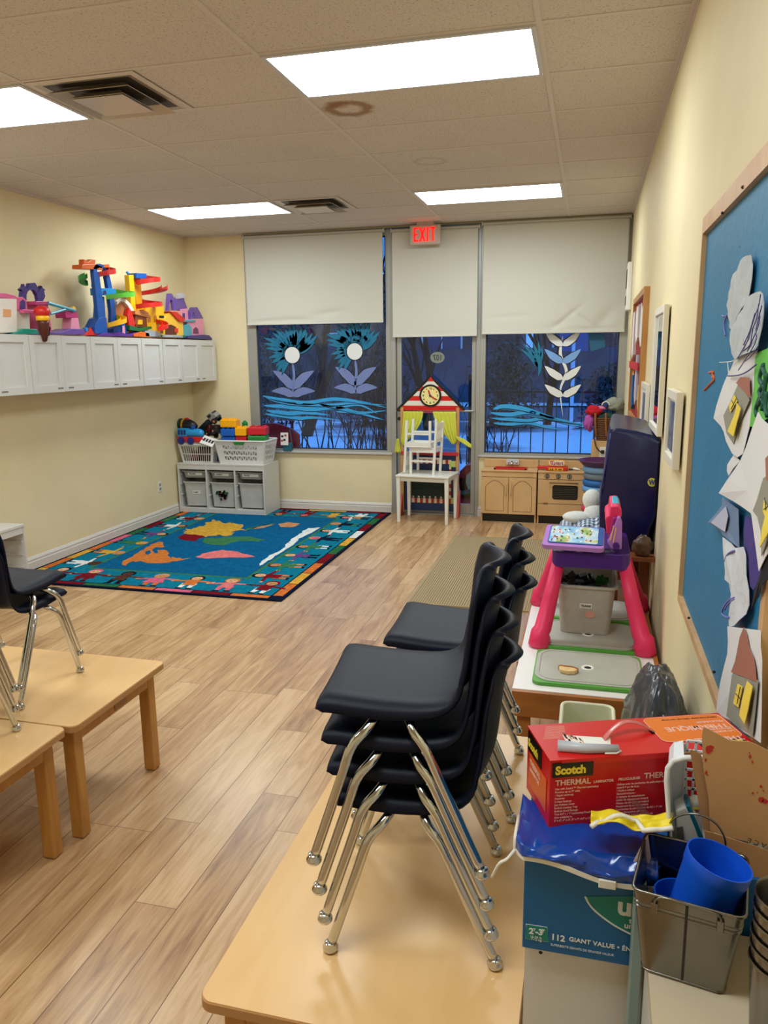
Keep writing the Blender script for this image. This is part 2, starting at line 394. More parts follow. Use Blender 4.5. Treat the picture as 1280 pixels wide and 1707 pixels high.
blind('cream roller blind lowered over the left window, above the painted blue waves', 0.235, 1.785, 2.055, 2.965,
      [(0.35, 0.05, 0.012, 0.14, 0.03, 0), (0.6, 0.12, 0.012, 0.10, 0.04, 1.2), (0.15, 0.04, 0.008, 0.1, 0.02, 0)])
blind('narrow cream roller blind lowered over the glass door behind the exit sign', 1.885, 2.775, 1.90, 2.955, [(0.5, 0.02, 0.004, 0.3, 0.02, 0)])
blind('widest cream roller blind with a creased lower right corner, over the right window', 2.825, 4.225, 1.915, 2.975,
      [(0.62, 0.16, 0.014, 0.025, 0.10, 0.9), (0.74, 0.10, 0.014, 0.03, 0.09, -1.1), (0.86, 0.12, 0.018, 0.05, 0.10, 0.5), (0.55, 0.08, 0.010, 0.06, 0.05, 1.5), (0.2, 0.16, 0.006, 0.12, 0.02, 3), (0.8, 0.03, 0.012, 0.16, 0.02, 0)])
tb = MB(); tb.box((0.205, YB - 0.035, H - 0.035), (XR, YB + 0.02, H - 0.02)); struct('trim_4', tb, mat('head_trim', (88, 104, 122), rough=0.5))

# ------------------------------------------------------------------ ceiling lights, vents
M_lamp = bpy.data.materials.new('light_diffuser'); M_lamp.use_nodes = True
_n = M_lamp.node_tree; _b = _n.nodes['Principled BSDF']; _b.inputs['Base Color'].default_value = (0.8, 0.8, 0.8, 1); _b.inputs['Roughness'].default_value = 0.4
_b.inputs['Emission Color'].default_value = (0.90, 0.99, 1.0, 1)
_b.inputs['Emission Strength'].default_value = LAMP
M_lf = mat('light_frame', (205, 205, 208), rough=0.4)
def troffer(i, j, label):
    x0, y0 = i * 1.22 + 0.012, j * 0.61 + 0.0115; x1, y1 = x0 + 1.196, y0 + 0.587
    t = thing('ceiling_light', label, 'ceiling light', ((x0 + x1) / 2, (y0 + y1) / 2, H), group='recessed ceiling lights')
    f = MB(); w = 0.022; z = H - 0.012
    f.box((x0, y0, z), (x1, y0 + w, H)); f.box((x0, y1 - w, z), (x1, y1, H)); f.box((x0, y0 + w, z), (x0 + w, y1 - w, H)); f.box((x1 - w, y0 + w, z), (x1, y1 - w, H))
    f.build('frame', M_lf, t, world=True)
    def fn(u, v): return (x0 + w + (x1 - x0 - 2 * w) * u, y0 + w + (y1 - y0 - 2 * w) * v, H - 0.006 - 0.003 * math.sin(u * PI) * math.sin(v * PI))
    MB().grid(fn, 12, 8).build('diffuser', M_lamp, t, world=True, smooth=True)
troffer(2, 0, 'large rectangular ceiling light nearest the camera, above the room centre')
troffer(2, 5, 'rectangular ceiling light above the exit sign')
troffer(0, 0, 'rectangular ceiling light cut off at the left edge, beside the larger vent')
troffer(0, 5, 'far left rectangular ceiling light beside the smaller vent')
troffer(2, -5, 'unseen ceiling light added behind the camera on the right'); troffer(0, -5, 'unseen ceiling light added behind the camera on the left')  # two unseen lights added for the room lighting, continuing the fixture spacing

M_vent = mat('vent_metal', (196, 182, 166), rough=0.3, metal=0.4)
def vent(i0, j0, label):
    x0, y0 = i0 * 1.22 + 0.012, j0 * 0.61 + 0.0115; s = 0.586; c = (x0 + s / 2, y0 + s / 2)
    t = thing('ceiling_vent', label, 'air vent', (c[0], c[1], H))
    # square cone louvers, each a sloping square ring
    def ring(r0, z0, r1, z1):
        mb = MB(); a = [Vector((c[0] + sx * r0, c[1] + sy * r0, z0)) for sx, sy in ((-1,-1),(1,-1),(1,1),(-1,1))]; b = [Vector((c[0] + sx * r1, c[1] + sy * r1, z1)) for sx, sy in ((-1,-1),(1,-1),(1,1),(-1,1))]
        for k in range(4): mb.add([a[k], a[(k + 1) % 4], b[(k + 1) % 4], b[k]], [(0, 1, 2, 3)])
        return mb
    m = ring(s / 2, H - 0.006, 0.265, H - 0.010); m.build('flange', M_tee, t, world=True, solid=0.002)
    MB().box((c[0] - 0.265, c[1] - 0.265, H - 0.0045), (c[0] + 0.265, c[1] + 0.265, H - 0.001)).build('duct_opening', mat('duct_dark', (70, 64, 58), rough=0.5), t, world=True)
    for (r0, z0, r1, z1) in ((0.265, H - 0.010, 0.235, H - 0.005), (0.225, H - 0.040, 0.170, H - 0.008), (0.150, H - 0.046, 0.10, H - 0.012)):
        ring(r0, z0, r1, z1).build('louver', M_vent, t, world=True, solid=0.002)
    MB().box((c[0] - 0.140, c[1] - 0.140, H - 0.050), (c[0] + 0.140, c[1] + 0.140, H - 0.046)).build('centre_plate', M_vent, t, world=True, bevel=0.002)
vent(1, 0, 'large square metal ceiling vent between the two nearest lights')
vent(1, 5, 'distant square ceiling vent between the two far lights')

# ------------------------------------------------------------------ exit sign
e = thing('exit_sign', 'white EXIT sign with glowing red letters hanging from the ceiling', 'exit sign', (2.255, 4.57, H))
MB().box((2.10, 4.545, 2.80), (2.41, 4.60, 2.99)).build('housing', mat('exit_white', (196, 178, 165), rough=0.5), e, world=True, bevel=0.01)
MB().box((2.17, 4.555, 2.99), (2.34, 4.59, H)).build('mount', mat('exit_white', (0, 0, 0)), e, world=True)
M_red = mat('exit_red', (255, 22, 18), emit=2.2)
lt = MB(); y = 4.5445
def seg_(x0, z0, x1, z1, w=0.012):
    a, b = Vector((x0, y, z0)), Vector((x1, y, z1)); dr = (b - a).normalized(); n = Vector((-dr.z, 0, dr.x)) * w
    lt.prism([a - n, b - n, b + n, a + n], (0, -0.003, 0))
zb, zt = 2.83, 2.965
seg_(2.150, zb, 2.150, zt, 0.010); seg_(2.145, zt - 0.008, 2.190, zt - 0.008, 0.009); seg_(2.145, (zb + zt) / 2, 2.184, (zb + zt) / 2, 0.008); seg_(2.145, zb + 0.008, 2.190, zb + 0.008, 0.009)
seg_(2.205, zb, 2.255, zt, 0.010); seg_(2.255, zb, 2.205, zt, 0.010)
seg_(2.283, zb, 2.283, zt, 0.010)
seg_(2.310, zt - 0.008, 2.362, zt - 0.008, 0.009); seg_(2.336, zb, 2.336, zt, 0.010)
lt.build('letters', M_red, e, world=True)
# ------------------------------------------------------------------ outdoors: snow, street, fence, trees, houses
M_snow = bpy.data.materials.new('snow'); M_snow.use_nodes = True
def _snow():
    nt = M_snow.node_tree; N = nt.nodes; L = nt.links; b = N['Principled BSDF']; b.inputs['Roughness'].default_value = 0.8
    g = N.new('ShaderNodeNewGeometry'); n = N.new('ShaderNodeTexNoise'); n.inputs['Scale'].default_value = 0.22; n.inputs['Detail'].default_value = 5
    mp = N.new('ShaderNodeMapping'); mp.inputs['Scale'].default_value = (0.6, 1.0, 1); mp.inputs['Location'].default_value = (3.0, 1.5, 0)
    L.new(g.outputs['Position'], mp.inputs[0]); L.new(mp.outputs[0], n.inputs['Vector'])
    c = N.new('ShaderNodeValToRGB'); L.new(n.outputs[0], c.inputs[0]); e = c.color_ramp
    e.elements[0].position = 0.44; e.elements[0].color = lin((120, 118, 122)); e.elements[1].position = 0.50; e.elements[1].color = lin((245, 248, 250))
    L.new(c.outputs[0], b.inputs['Base Color'])
_snow()
g = MB(); g.box((-30, YB + T, -0.45), (40, 60, -0.06)); tag(g.build('snowy_ground', M_snow), kind='structure')
s = MB(); s.box((-30, YB + T, -0.06), (40, 6.3, -0.03)); tag(s.build('pavement', mat('wet_pavement', (150, 152, 165), rough=0.6, noise=0.1, nscale=3)), kind='structure')
s = MB(); s.box((-30, 17.5, -0.06), (40, 23.0, -0.045)); tag(s.build('road', mat('asphalt', (95, 97, 108), rough=0.7, noise=0.12, nscale=2)), kind='structure')
# fence with hooped tops
M_iron = mat('black_iron', (14, 14, 18), rough=0.45)
def fence(x0, x1, y, label):
    t = thing('metal_fence', label, 'fence', ((x0 + x1) / 2, y, -0.06))
    r = MB()
    for z in (0.05, 0.95, 1.16): r.box((x0, y - 0.012, z - 0.012), (x1, y + 0.012, z + 0.012))
    r.build('rail', M_iron, t, world=True)
    n = int((x1 - x0) / 0.18); b = MB()
    for k in range(n):
        x = x0 + 0.18 * k
        b.cyl((x, y, -0.06), (x, y, 1.28), 0.009, 6)
        if k % 2 == 0 and k < n - 1: b.tube([(x + 0.09 - 0.09 * math.cos(a), y, 1.28 + 0.09 * math.sin(a)) for a in [PI * i / 8 for i in range(9)]], 0.009, 6)
    tag(b.build('bars', M_iron, t, world=True, smooth=True), kind='stuff')
    for k in range(int((x1 - x0) / 2.2) + 1):
        x = x0 + 2.2 * k; MB().box((x - 0.03, y - 0.03, -0.06), (x + 0.03, y + 0.03, 1.42)).build('post', M_iron, t, world=True)
fence(2.2, 11.0, 8.2, 'black metal fence with looped tops outside the right window and the door')
# brick house across the street
M_brick = bpy.data.materials.new('brick'); M_brick.use_nodes = True
def _brick():
    nt = M_brick.node_tree; N = nt.nodes; L = nt.links; b = N['Principled BSDF']; b.inputs['Roughness'].default_value = 0.85
    g = N.new('ShaderNodeNewGeometry'); mp = N.new('ShaderNodeMapping'); mp.inputs['Rotation'].default_value = (PI / 2, 0, 0)
    L.new(g.outputs['Position'], mp.inputs[0]); br = N.new('ShaderNodeTexBrick'); L.new(mp.outputs[0], br.inputs['Vector'])
    br.inputs['Scale'].default_value = 3.0; br.inputs['Color1'].default_value = lin((118, 84, 82)); br.inputs['Color2'].default_value = lin((96, 66, 66)); br.inputs['Mortar'].default_value = lin((118, 98, 88))
    L.new(br.outputs[0], b.inputs['Base Color'])
_brick()
def house(x0, x1, y, zt, label, wins, door=None):
    t = thing('brick_house', label, 'house', ((x0 + x1) / 2, y, -0.06))
    MB().box((x0, y, -0.06), (x1, y + 6, zt)).build('brick_wall', M_brick, t, world=True)
    for (a, b, c_, d_) in wins:
        f = MB(); w = 0.09
        f.box((a, y - 0.05, c_), (b, y, c_ + w)); f.box((a, y - 0.05, d_ - w), (b, y, d_)); f.box((a, y - 0.05, c_ + w), (a + w, y, d_ - w)); f.box((b - w, y - 0.05, c_ + w), (b, y, d_ - w)); f.box(((a + b) / 2 - 0.03, y - 0.05, c_ + w), ((a + b) / 2 + 0.03, y, d_ - w))
        fo = f.build('window_frame', M_white, t, world=True)
        MB().box((a + w, y - 0.02, c_ + w), (b - w, y - 0.005, d_ - w)).build('pane', mat('dark_pane', (40, 60, 95), rough=0.1), fo, world=True)
    MB().prism([(x0 - 0.4, y - 0.5, zt), (x1 + 0.4, y - 0.5, zt), (x1 + 0.4, y + 3, zt + 2.2), (x0 - 0.4, y + 3, zt + 2.2)], (0, 0, 0.2)).build('roof', mat('roof_snow', (190, 195, 205), rough=0.8), t, world=True)
    return t
house(1.5, 10.5, 31, 6.2, 'long brown brick house across the street behind the bushes', [(2.3, 3.6, 1.2, 2.9), (8.8, 10.4, 1.0, 3.0)])
house(12.2, 24, 23.5, 6.5, 'nearer brick house with white window frames at the right of the street', [(12.6, 14.0, 1.2, 3.2), (16, 17.5, 1.2, 3.2)])
house(-28, 0.5, 34, 5.5, 'low brick house far behind the bare trees on the left', [(-9, -7, 1.0, 2.8), (-4, -2, 1.0, 2.8)])
M_wpost = mat('white_post', (225, 230, 240), rough=0.5)
def porch(x, y, w, h, label):
    t = thing('porch_rail', label, 'railing', (x, y, -0.06))
    for dx in (0, w): MB().box((x + dx - 0.05, y - 0.05, -0.06), (x + dx + 0.05, y + 0.05, h)).build('post', M_wpost, t, world=True)
    MB().box((x - 0.05, y - 0.05, h), (x + w + 0.05, y + 0.05, h + 0.1)).build('rail', M_wpost, t, world=True)
    MB().box((x, y - 0.03, h * 0.5), (x + w, y + 0.03, h * 0.5 + 0.05)).build('rail', M_wpost, t, world=True)
porch(5.1, 24, 2.6, 2.1, 'white posts and rail in front of the long brick house')
porch(12.6, 20.5, 1.5, 1.35, 'white posts and rail in front of the nearer brick house')
# street sign post
sp = thing('sign_post', 'pale street sign post seen through the door glass', 'post', (3.55, 14, -0.06))
MB().cyl((3.55, 14, -0.06), (3.55, 14, 2.3), 0.045, 8).build('post', M_wpost, sp, world=True)
MB().box((3.25, 13.98, 1.75), (3.85, 14.0, 2.2)).build('sign_board', mat('sign_blue', (60, 90, 140), rough=0.5), sp, world=True)

M_bark = mat('bark', (38, 33, 32), rough=0.9)
def branchy(name, label, x, y, h, n, r, spread, seed, thick=0.05, lean=0.0, twigs=4):
    rnd = random.Random(seed); mb = MB()
    def grow(p, d, L_, rad, lev):
        pts = [p]; q = p; dd = d
        for i in range(4):
            dd = (dd + Vector((rnd.uniform(-1, 1), rnd.uniform(-1, 1), rnd.uniform(-0.3, 0.6))) * 0.16).normalized(); q = q + dd * L_ / 4; pts.append(q)
        mb.tube(pts, [rad * (1 - 0.15 * i) for i in range(5)], 5, cap=False)
        if lev > 0:
            for k in range(twigs):
                i = rnd.randint(1, 4); nd = (dd + Vector((rnd.uniform(-1, 1), rnd.uniform(-1, 1), rnd.uniform(-0.1, 0.9))) * spread).normalized()
                grow(pts[i], nd, L_ * rnd.uniform(0.45, 0.75), rad * 0.5, lev - 1)
    for k in range(n):
        d = Vector((rnd.uniform(-1, 1) * spread * 0.5 + lean, rnd.uniform(-1, 1) * spread * 0.5, 1)).normalized()
        grow(Vector((x + rnd.uniform(-r, r), y + rnd.uniform(-r, r), -0.06)), d, h * rnd.uniform(0.6, 1.0), thick * rnd.uniform(0.5, 1.0), 2)
    o = mb.build(name, M_bark, None, world=True, loc=(x, y, -0.06), smooth=True)
    return tag(o, label, 'tree' if 'tree' in name else 'shrub')
branchy('bare_shrub', 'dense leafless shrub of thin upright stems outside the left window, right part', 0.75, 7.6, 1.5, 26, 0.55, 0.55, 3, 0.016, twigs=3)
branchy('bare_shrub', 'leafless shrub further back behind the left window', -1.1, 10.0, 1.7, 24, 0.9, 0.6, 4, 0.018, twigs=3)
branchy('bare_shrub', 'sparse dark shrub outside between the left window and the door', 2.3, 9.2, 1.3, 12, 0.4, 0.6, 5, 0.014, twigs=3)
branchy('bare_tree', 'dark bare tree behind the top of the left window', -2.2, 13, 4.2, 1, 0.1, 0.9, 6, 0.17)
branchy('bare_tree', 'dark bare tree outside, right half of the left window', 0.4, 15, 4.6, 2, 0.3, 0.9, 8, 0.15)
branchy('bare_tree', 'thin bare tree seen through the door glass', 3.0, 16.5, 4.4, 1, 0.1, 0.9, 9, 0.13)
# leafy bushes
def bush(label, x, y, w, h, c, seed, n=1400, s=0.07):
    rnd = random.Random(seed); mb = MB()
    for k in range(n):
        a, b_, cc = rnd.gauss(0, 0.42), rnd.gauss(0, 0.42), rnd.random()
        p = Vector((x + a * w, y + b_ * w * 0.6, -0.06 + h * cc * (1 - 0.25 * min(1, abs(a)))))
        d1 = Vector((rnd.uniform(-1, 1), rnd.uniform(-1, 1), rnd.uniform(-1, 1))).normalized() * s * rnd.uniform(0.6, 1.4); d2 = d1.cross(Vector((rnd.uniform(-1, 1), rnd.uniform(-1, 1), 1))).normalized() * s * 0.6
        mb.add([p - d1, p + d2, p + d1, p - d2], [(0, 1, 2, 3)])
    return tag(mb.build('bush', c, None, world=True, loc=(x, y, -0.06)), label, 'bush', None)
Mb1 = mat('dusky_leaves', (84, 80, 80), rough=0.9, noise=0.3, nscale=9); Mb2 = mat('maroon_leaves', (112, 68, 82), rough=0.9, noise=0.2, nscale=7); Mb3 = mat('olive_leaves', (76, 82, 76), rough=0.9, noise=0.2, nscale=9)
for i, (x, y, w, h, c, lb) in enumerate([
    (4.4, 15.6, 0.75, 1.55, Mb1, 'brownish bush behind the fence at the left of the right window'),
    (6.6, 15.6, 0.8, 1.75, Mb2, 'maroon bush behind the fence, centre of the right window'),
    (8.8, 15.6, 0.75, 1.45, Mb1, 'brownish bush right of the maroon one beyond the fence'),
    (11.0, 15.6, 0.75, 1.3, Mb3, 'olive bush at the right end of the fence'),
    (2.0, 15.6, 0.8, 2.1, Mb3, 'tall olive bush behind the door glass'),
    (-1.2, 15.8, 1.0, 2.3, Mb1, 'broad brown bush far behind the left window'),
    (-4.6, 15.8, 1.1, 2.4, Mb3, 'broad olive bush at the far left outside')]):
    bush(lb, x, y, w, h, c, 20 + i)
# wooden hedge wall far behind
tag(MB().box((-30, 25.5, -0.06), (6.0, 25.8, 1.9)).build('timber_fence', mat('dark_timber', (84, 84, 96), rough=0.9, noise=0.2, nscale=1.5)), 'dark timber fence across the far side of the street', 'fence')
# red, green and cream shapes standing just outside the glass
M_outred = mat('outside_red', (196, 26, 38), rough=0.4)
pr = thing('red_curved_panel', 'red curved panel standing outside the left window', 'outdoor toy', (0.45, 5.15, -0.03))
a0 = P(436, 690, 1, 5.2); a1 = P(497, 700, 1, 5.2)
MB().prism([(a0.x - 0.15, 5.2, -0.03), (a1.x, 5.2, -0.03), (a1.x, 5.2, 0.80)] + [(a1.x - 0.06 - 0.06 * k, 5.2, 0.80 + 0.13 * math.sin(k / 6 * PI / 2 + 0.35)) for k in range(7)] + [(a0.x - 0.15, 5.2, 0.94)], (0, 0.05, 0)).build('panel', M_outred, pr, world=True, bevel=0.01)  # upright red panel with a curved top edge
MB().tube([(a1.x - 0.10, 5.17, 0.86), (a1.x - 0.06, 5.17, 0.6), (a1.x - 0.03, 5.17, 0.1)], 0.006, 6).build('cord', mat('cord_tan', (190, 150, 100), rough=0.7), pr, world=True)
tr = thing('red_green_shape', 'red and green shape outside the bottom right of the door', 'outdoor toy', (2.72, 5.25, -0.03))
def pd(px, py): return P(px, py, 1, 5.2)
MB().prism([pd(764, 800), pd(766, 786), pd(776, 776), pd(790, 774), pd(800, 778), pd(800, 815), pd(766, 820)], (0, 0.25, 0)).build('red_top', M_outred, tr, world=True, bevel=0.01)
MB().prism([pd(764, 796), pd(800, 792), pd(800, 838), pd(768, 832)], (0, 0.30, 0)).build('body', mat('shape_green', (20, 110, 90), rough=0.4), tr, world=True, bevel=0.01)
MB().prism([pd(765, 824), pd(800, 818), pd(800, 850), pd(765, 848)], (0, 0.35, 0)).build('base', M_outred, tr, world=True, bevel=0.01)
MB().prism([q + Vector((0, -0.03, 0)) for q in (pd(778, 792), pd(784, 786), pd(790, 790), pd(789, 812), pd(781, 816), pd(777, 804))], (0, 0.03, 0)).build('seat', mat('shape_cream', (225, 200, 150), rough=0.4), tr, world=True, bevel=0.005)  # cream piece in front of the stacked red and green ones

# ------------------------------------------------------------------ paint on the glass
PY = YB + 0.0265
M_pb = mat('paint_blue', (50, 160, 225), rough=0.6); M_pk = mat('paint_black', (10, 12, 22), rough=0.6); M_pt = mat('paint_teal', (10, 112, 150), rough=0.6)
M_pg = mat('paint_greyblue', (112, 128, 182), rough=0.6); M_pw = mat('paint_white', (225, 228, 228), rough=0.6)
def gp(px, py, l=0): return P(px, py, 1, PY - 0.0006 * l)
def ribbon(mb, pts, w, l=0, taper=True, n=8):
    q = smooth_path([gp(a, b, l) for a, b in pts], n); N_ = len(q); up, dn = [], []
    for i, p in enumerate(q):
        t = (q[min(i + 1, N_ - 1)] - q[max(i - 1, 0)]).normalized(); nn = Vector((-t.z, 0, t.x))
        f = i / (N_ - 1); ww = w * (min(1, 4 * f + 0.15) * min(1, 2.2 * (1 - f) + 0.05) if taper else 1) / 2
        up.append(p + nn * ww); dn.append(p - nn * ww)
    vs_ = up + dn
    mb.add(vs_, [(i, i + 1, N_ + i + 1, N_ + i) for i in range(N_ - 1)])
def waves(label, segs, seed):
    t = thing('window_painting', label, 'window painting', tuple(gp(*segs[0][0][0])))
    b = MB(); k = MB()
    for pts, w, bl in segs:
        if bl: ribbon(b, pts, w)
        else: ribbon(k, pts, w, 1)
    b.build('blue_strokes', M_pb, t, world=True); k.build('black_lines', M_pk, t, world=True)
def L_(pts, w, edge=True):
    up = [(a, b - w * 55) for a, b in pts]; dn = [(a, b + w * 95) for a, b in pts]
    return [(pts, w * 1.7, True)] + ([(dn, 0.009, False)] if edge else [])
sg = []
for pts, w in [([(438, 660), (470, 667), (510, 672), (560, 666), (610, 672), (646, 680)], 0.030), ([(444, 664), (480, 673), (540, 676), (590, 672), (640, 675)], 0.022),
               ([(440, 676), (470, 678), (520, 683), (560, 680), (600, 688), (645, 684)], 0.034), ([(444, 684), (480, 690), (510, 688), (550, 692)], 0.034), ([(442, 690), (470, 694), (500, 698), (520, 696), (560, 699)], 0.028),
               ([(530, 672), (560, 680), (600, 676), (630, 690)], 0.018), ([(560, 686), (600, 690), (640, 700)], 0.02)]: sg += L_(pts, w)
waves('blue and black painted waves across the lower half of the left window', sg, 1)
sg = []
for pts, w in [([(822, 682), (840, 678), (870, 682), (900, 690), (925, 697)], 0.034), ([(818, 688), (850, 692), (880, 688), (910, 695), (950, 702)], 0.032), ([(820, 697), (850, 700), (880, 702), (910, 698), (945, 706), (975, 712)], 0.026),
               ([(822, 705), (850, 708), (880, 706), (910, 712), (935, 716)], 0.024), ([(880, 692), (920, 700), (960, 706), (978, 708)], 0.014)]: sg += L_(pts, w)
sg += [([(820, 711), (860, 712), (900, 716)], 0.007, False), ([(822, 675), (850, 673), (880, 678)], 0.008, False), ([(950, 716), (975, 712), (985, 705)], 0.007, False)]
waves('blue and black painted waves low on the right window', sg, 2)
def tuft(mb, mk, c, R, a0, a1, n, w, l=1):
    for i in range(n):
        a = math.radians(a0 + (a1 - a0) * i / (n - 1)); r = R * (0.85 + 0.3 * ((i * 37) % 10) / 10)
        pts = [c, (c[0] + r * 0.5 * math.cos(a), c[1] - r * 0.5 * math.sin(a)), (c[0] + r * math.cos(a + 0.14), c[1] - r * math.sin(a + 0.14))]
        ribbon(mk, pts, w * 1.35, l, True, 5); ribbon(mb, pts, w, l + 1, True, 5)
def flower(label, ox, oy):
    t = thing('painted_flower', label, 'window painting', tuple(gp(490 + ox, 600 + oy)))
    k = MB(); te = MB(); gr = MB()
    tuft(te, k, (487 + ox, 590 + oy), 50, 20, 160, 17, 0.06); tuft(te, k, (487 + ox, 592 + oy), 38, 165, 235, 6, 0.055)
    def leaf(pts, w): ribbon(k, pts, w * 1.22, 1, True); ribbon(gr, pts, w, 2, True)
    leaf([(487 + ox, 600 + oy), (490 + ox, 625 + oy), (488 + ox, 645 + oy), (490 + ox, 664 + oy)], 0.03)
    for sgn in (-1, 1):
        leaf([(489 + ox, 648 + oy), (489 + ox + sgn * 16, 630 + oy), (489 + ox + sgn * 34, 618 + oy)], 0.095)
        leaf([(489 + ox, 660 + oy), (489 + ox + sgn * 16, 652 + oy), (489 + ox + sgn * 36, 652 + oy)], 0.085)
    k.build('black_outline', M_pk, t, world=True); te.build('teal_petals', M_pt, t, world=True); gr.build('leaves', M_pg, t, world=True)
    for (dx, dy, r) in ((-2, -6, 0.088),):
        pc = gp(489 + ox + dx, 598 + oy + dy, 5); MB().poly([pc + Vector((0, 0.0006, 0)) + (q - pc) * 1.1 for q in circ(pc, r, 1, 28)]).build('disc_outline', M_pk, t, world=True); MB().poly(circ(pc, r, 1, 28)).build('white_disc', M_pw, t, world=True)
flower('left of two painted plants on the left window: teal petals, white centre, grey blue leaves', 0, 0)
flower('right of two painted plants on the left window: teal petals, white centre, grey blue leaves', 104, -6)
t = thing('painted_vine', 'black, white and pale blue painted vine with leaves on the right window', 'window painting', tuple(gp(940, 640)))
k = MB(); wh = MB(); bl = MB()
def stroke(pts, w, l=1, m=None): ribbon(k, pts, w * 1.3, l, True); ribbon(m if m is not None else wh, pts, w, l + 1, True)
stroke([(938, 560), (934, 590), (944, 620), (934, 650), (938, 694)], 0.030, 1)
for (y_, dy) in ((576, -14), (604, -12), (632, -12), (660, -10)):
    for sgn in (-1, 1): stroke([(938, y_), (938 + sgn * 16, y_ + dy * 0.8), (938 + sgn * 30, y_ + dy * 1.5 - 4)], 0.070, 2, bl if y_ == 604 else wh)
k.build('black_strokes', M_pk, t, world=True); wh.build('white_leaves', M_pw, t, world=True); bl.build('blue_leaves', mat('paint_sky', (120, 165, 225), rough=0.6), t, world=True)
t = thing('painted_tuft', 'small teal painted tuft left of the vine on the right window', 'window painting', tuple(gp(893, 600)))
k = MB(); te = MB(); tuft(te, k, (896, 612), 42, 70, 125, 6, 0.035); ribbon(k, [(893, 590), (900, 608), (897, 628)], 0.055, 1); ribbon(te, [(893, 590), (900, 608), (897, 628)], 0.04, 4)
k.build('black_outline', M_pk, t, world=True); te.build('teal_strokes', M_pt, t, world=True)
t = MB(); t.poly([gp(980, 556, 1), gp(1006, 556, 1), gp(1009, 578, 1), (gp(985, 586, 1))]); tag(t.build('painted_patch', mat('paint_deepteal', (25, 92, 128), rough=0.6), loc=tuple(gp(990, 570)), world=True), 'dark teal painted rectangle near the top right of the right window', 'window painting')
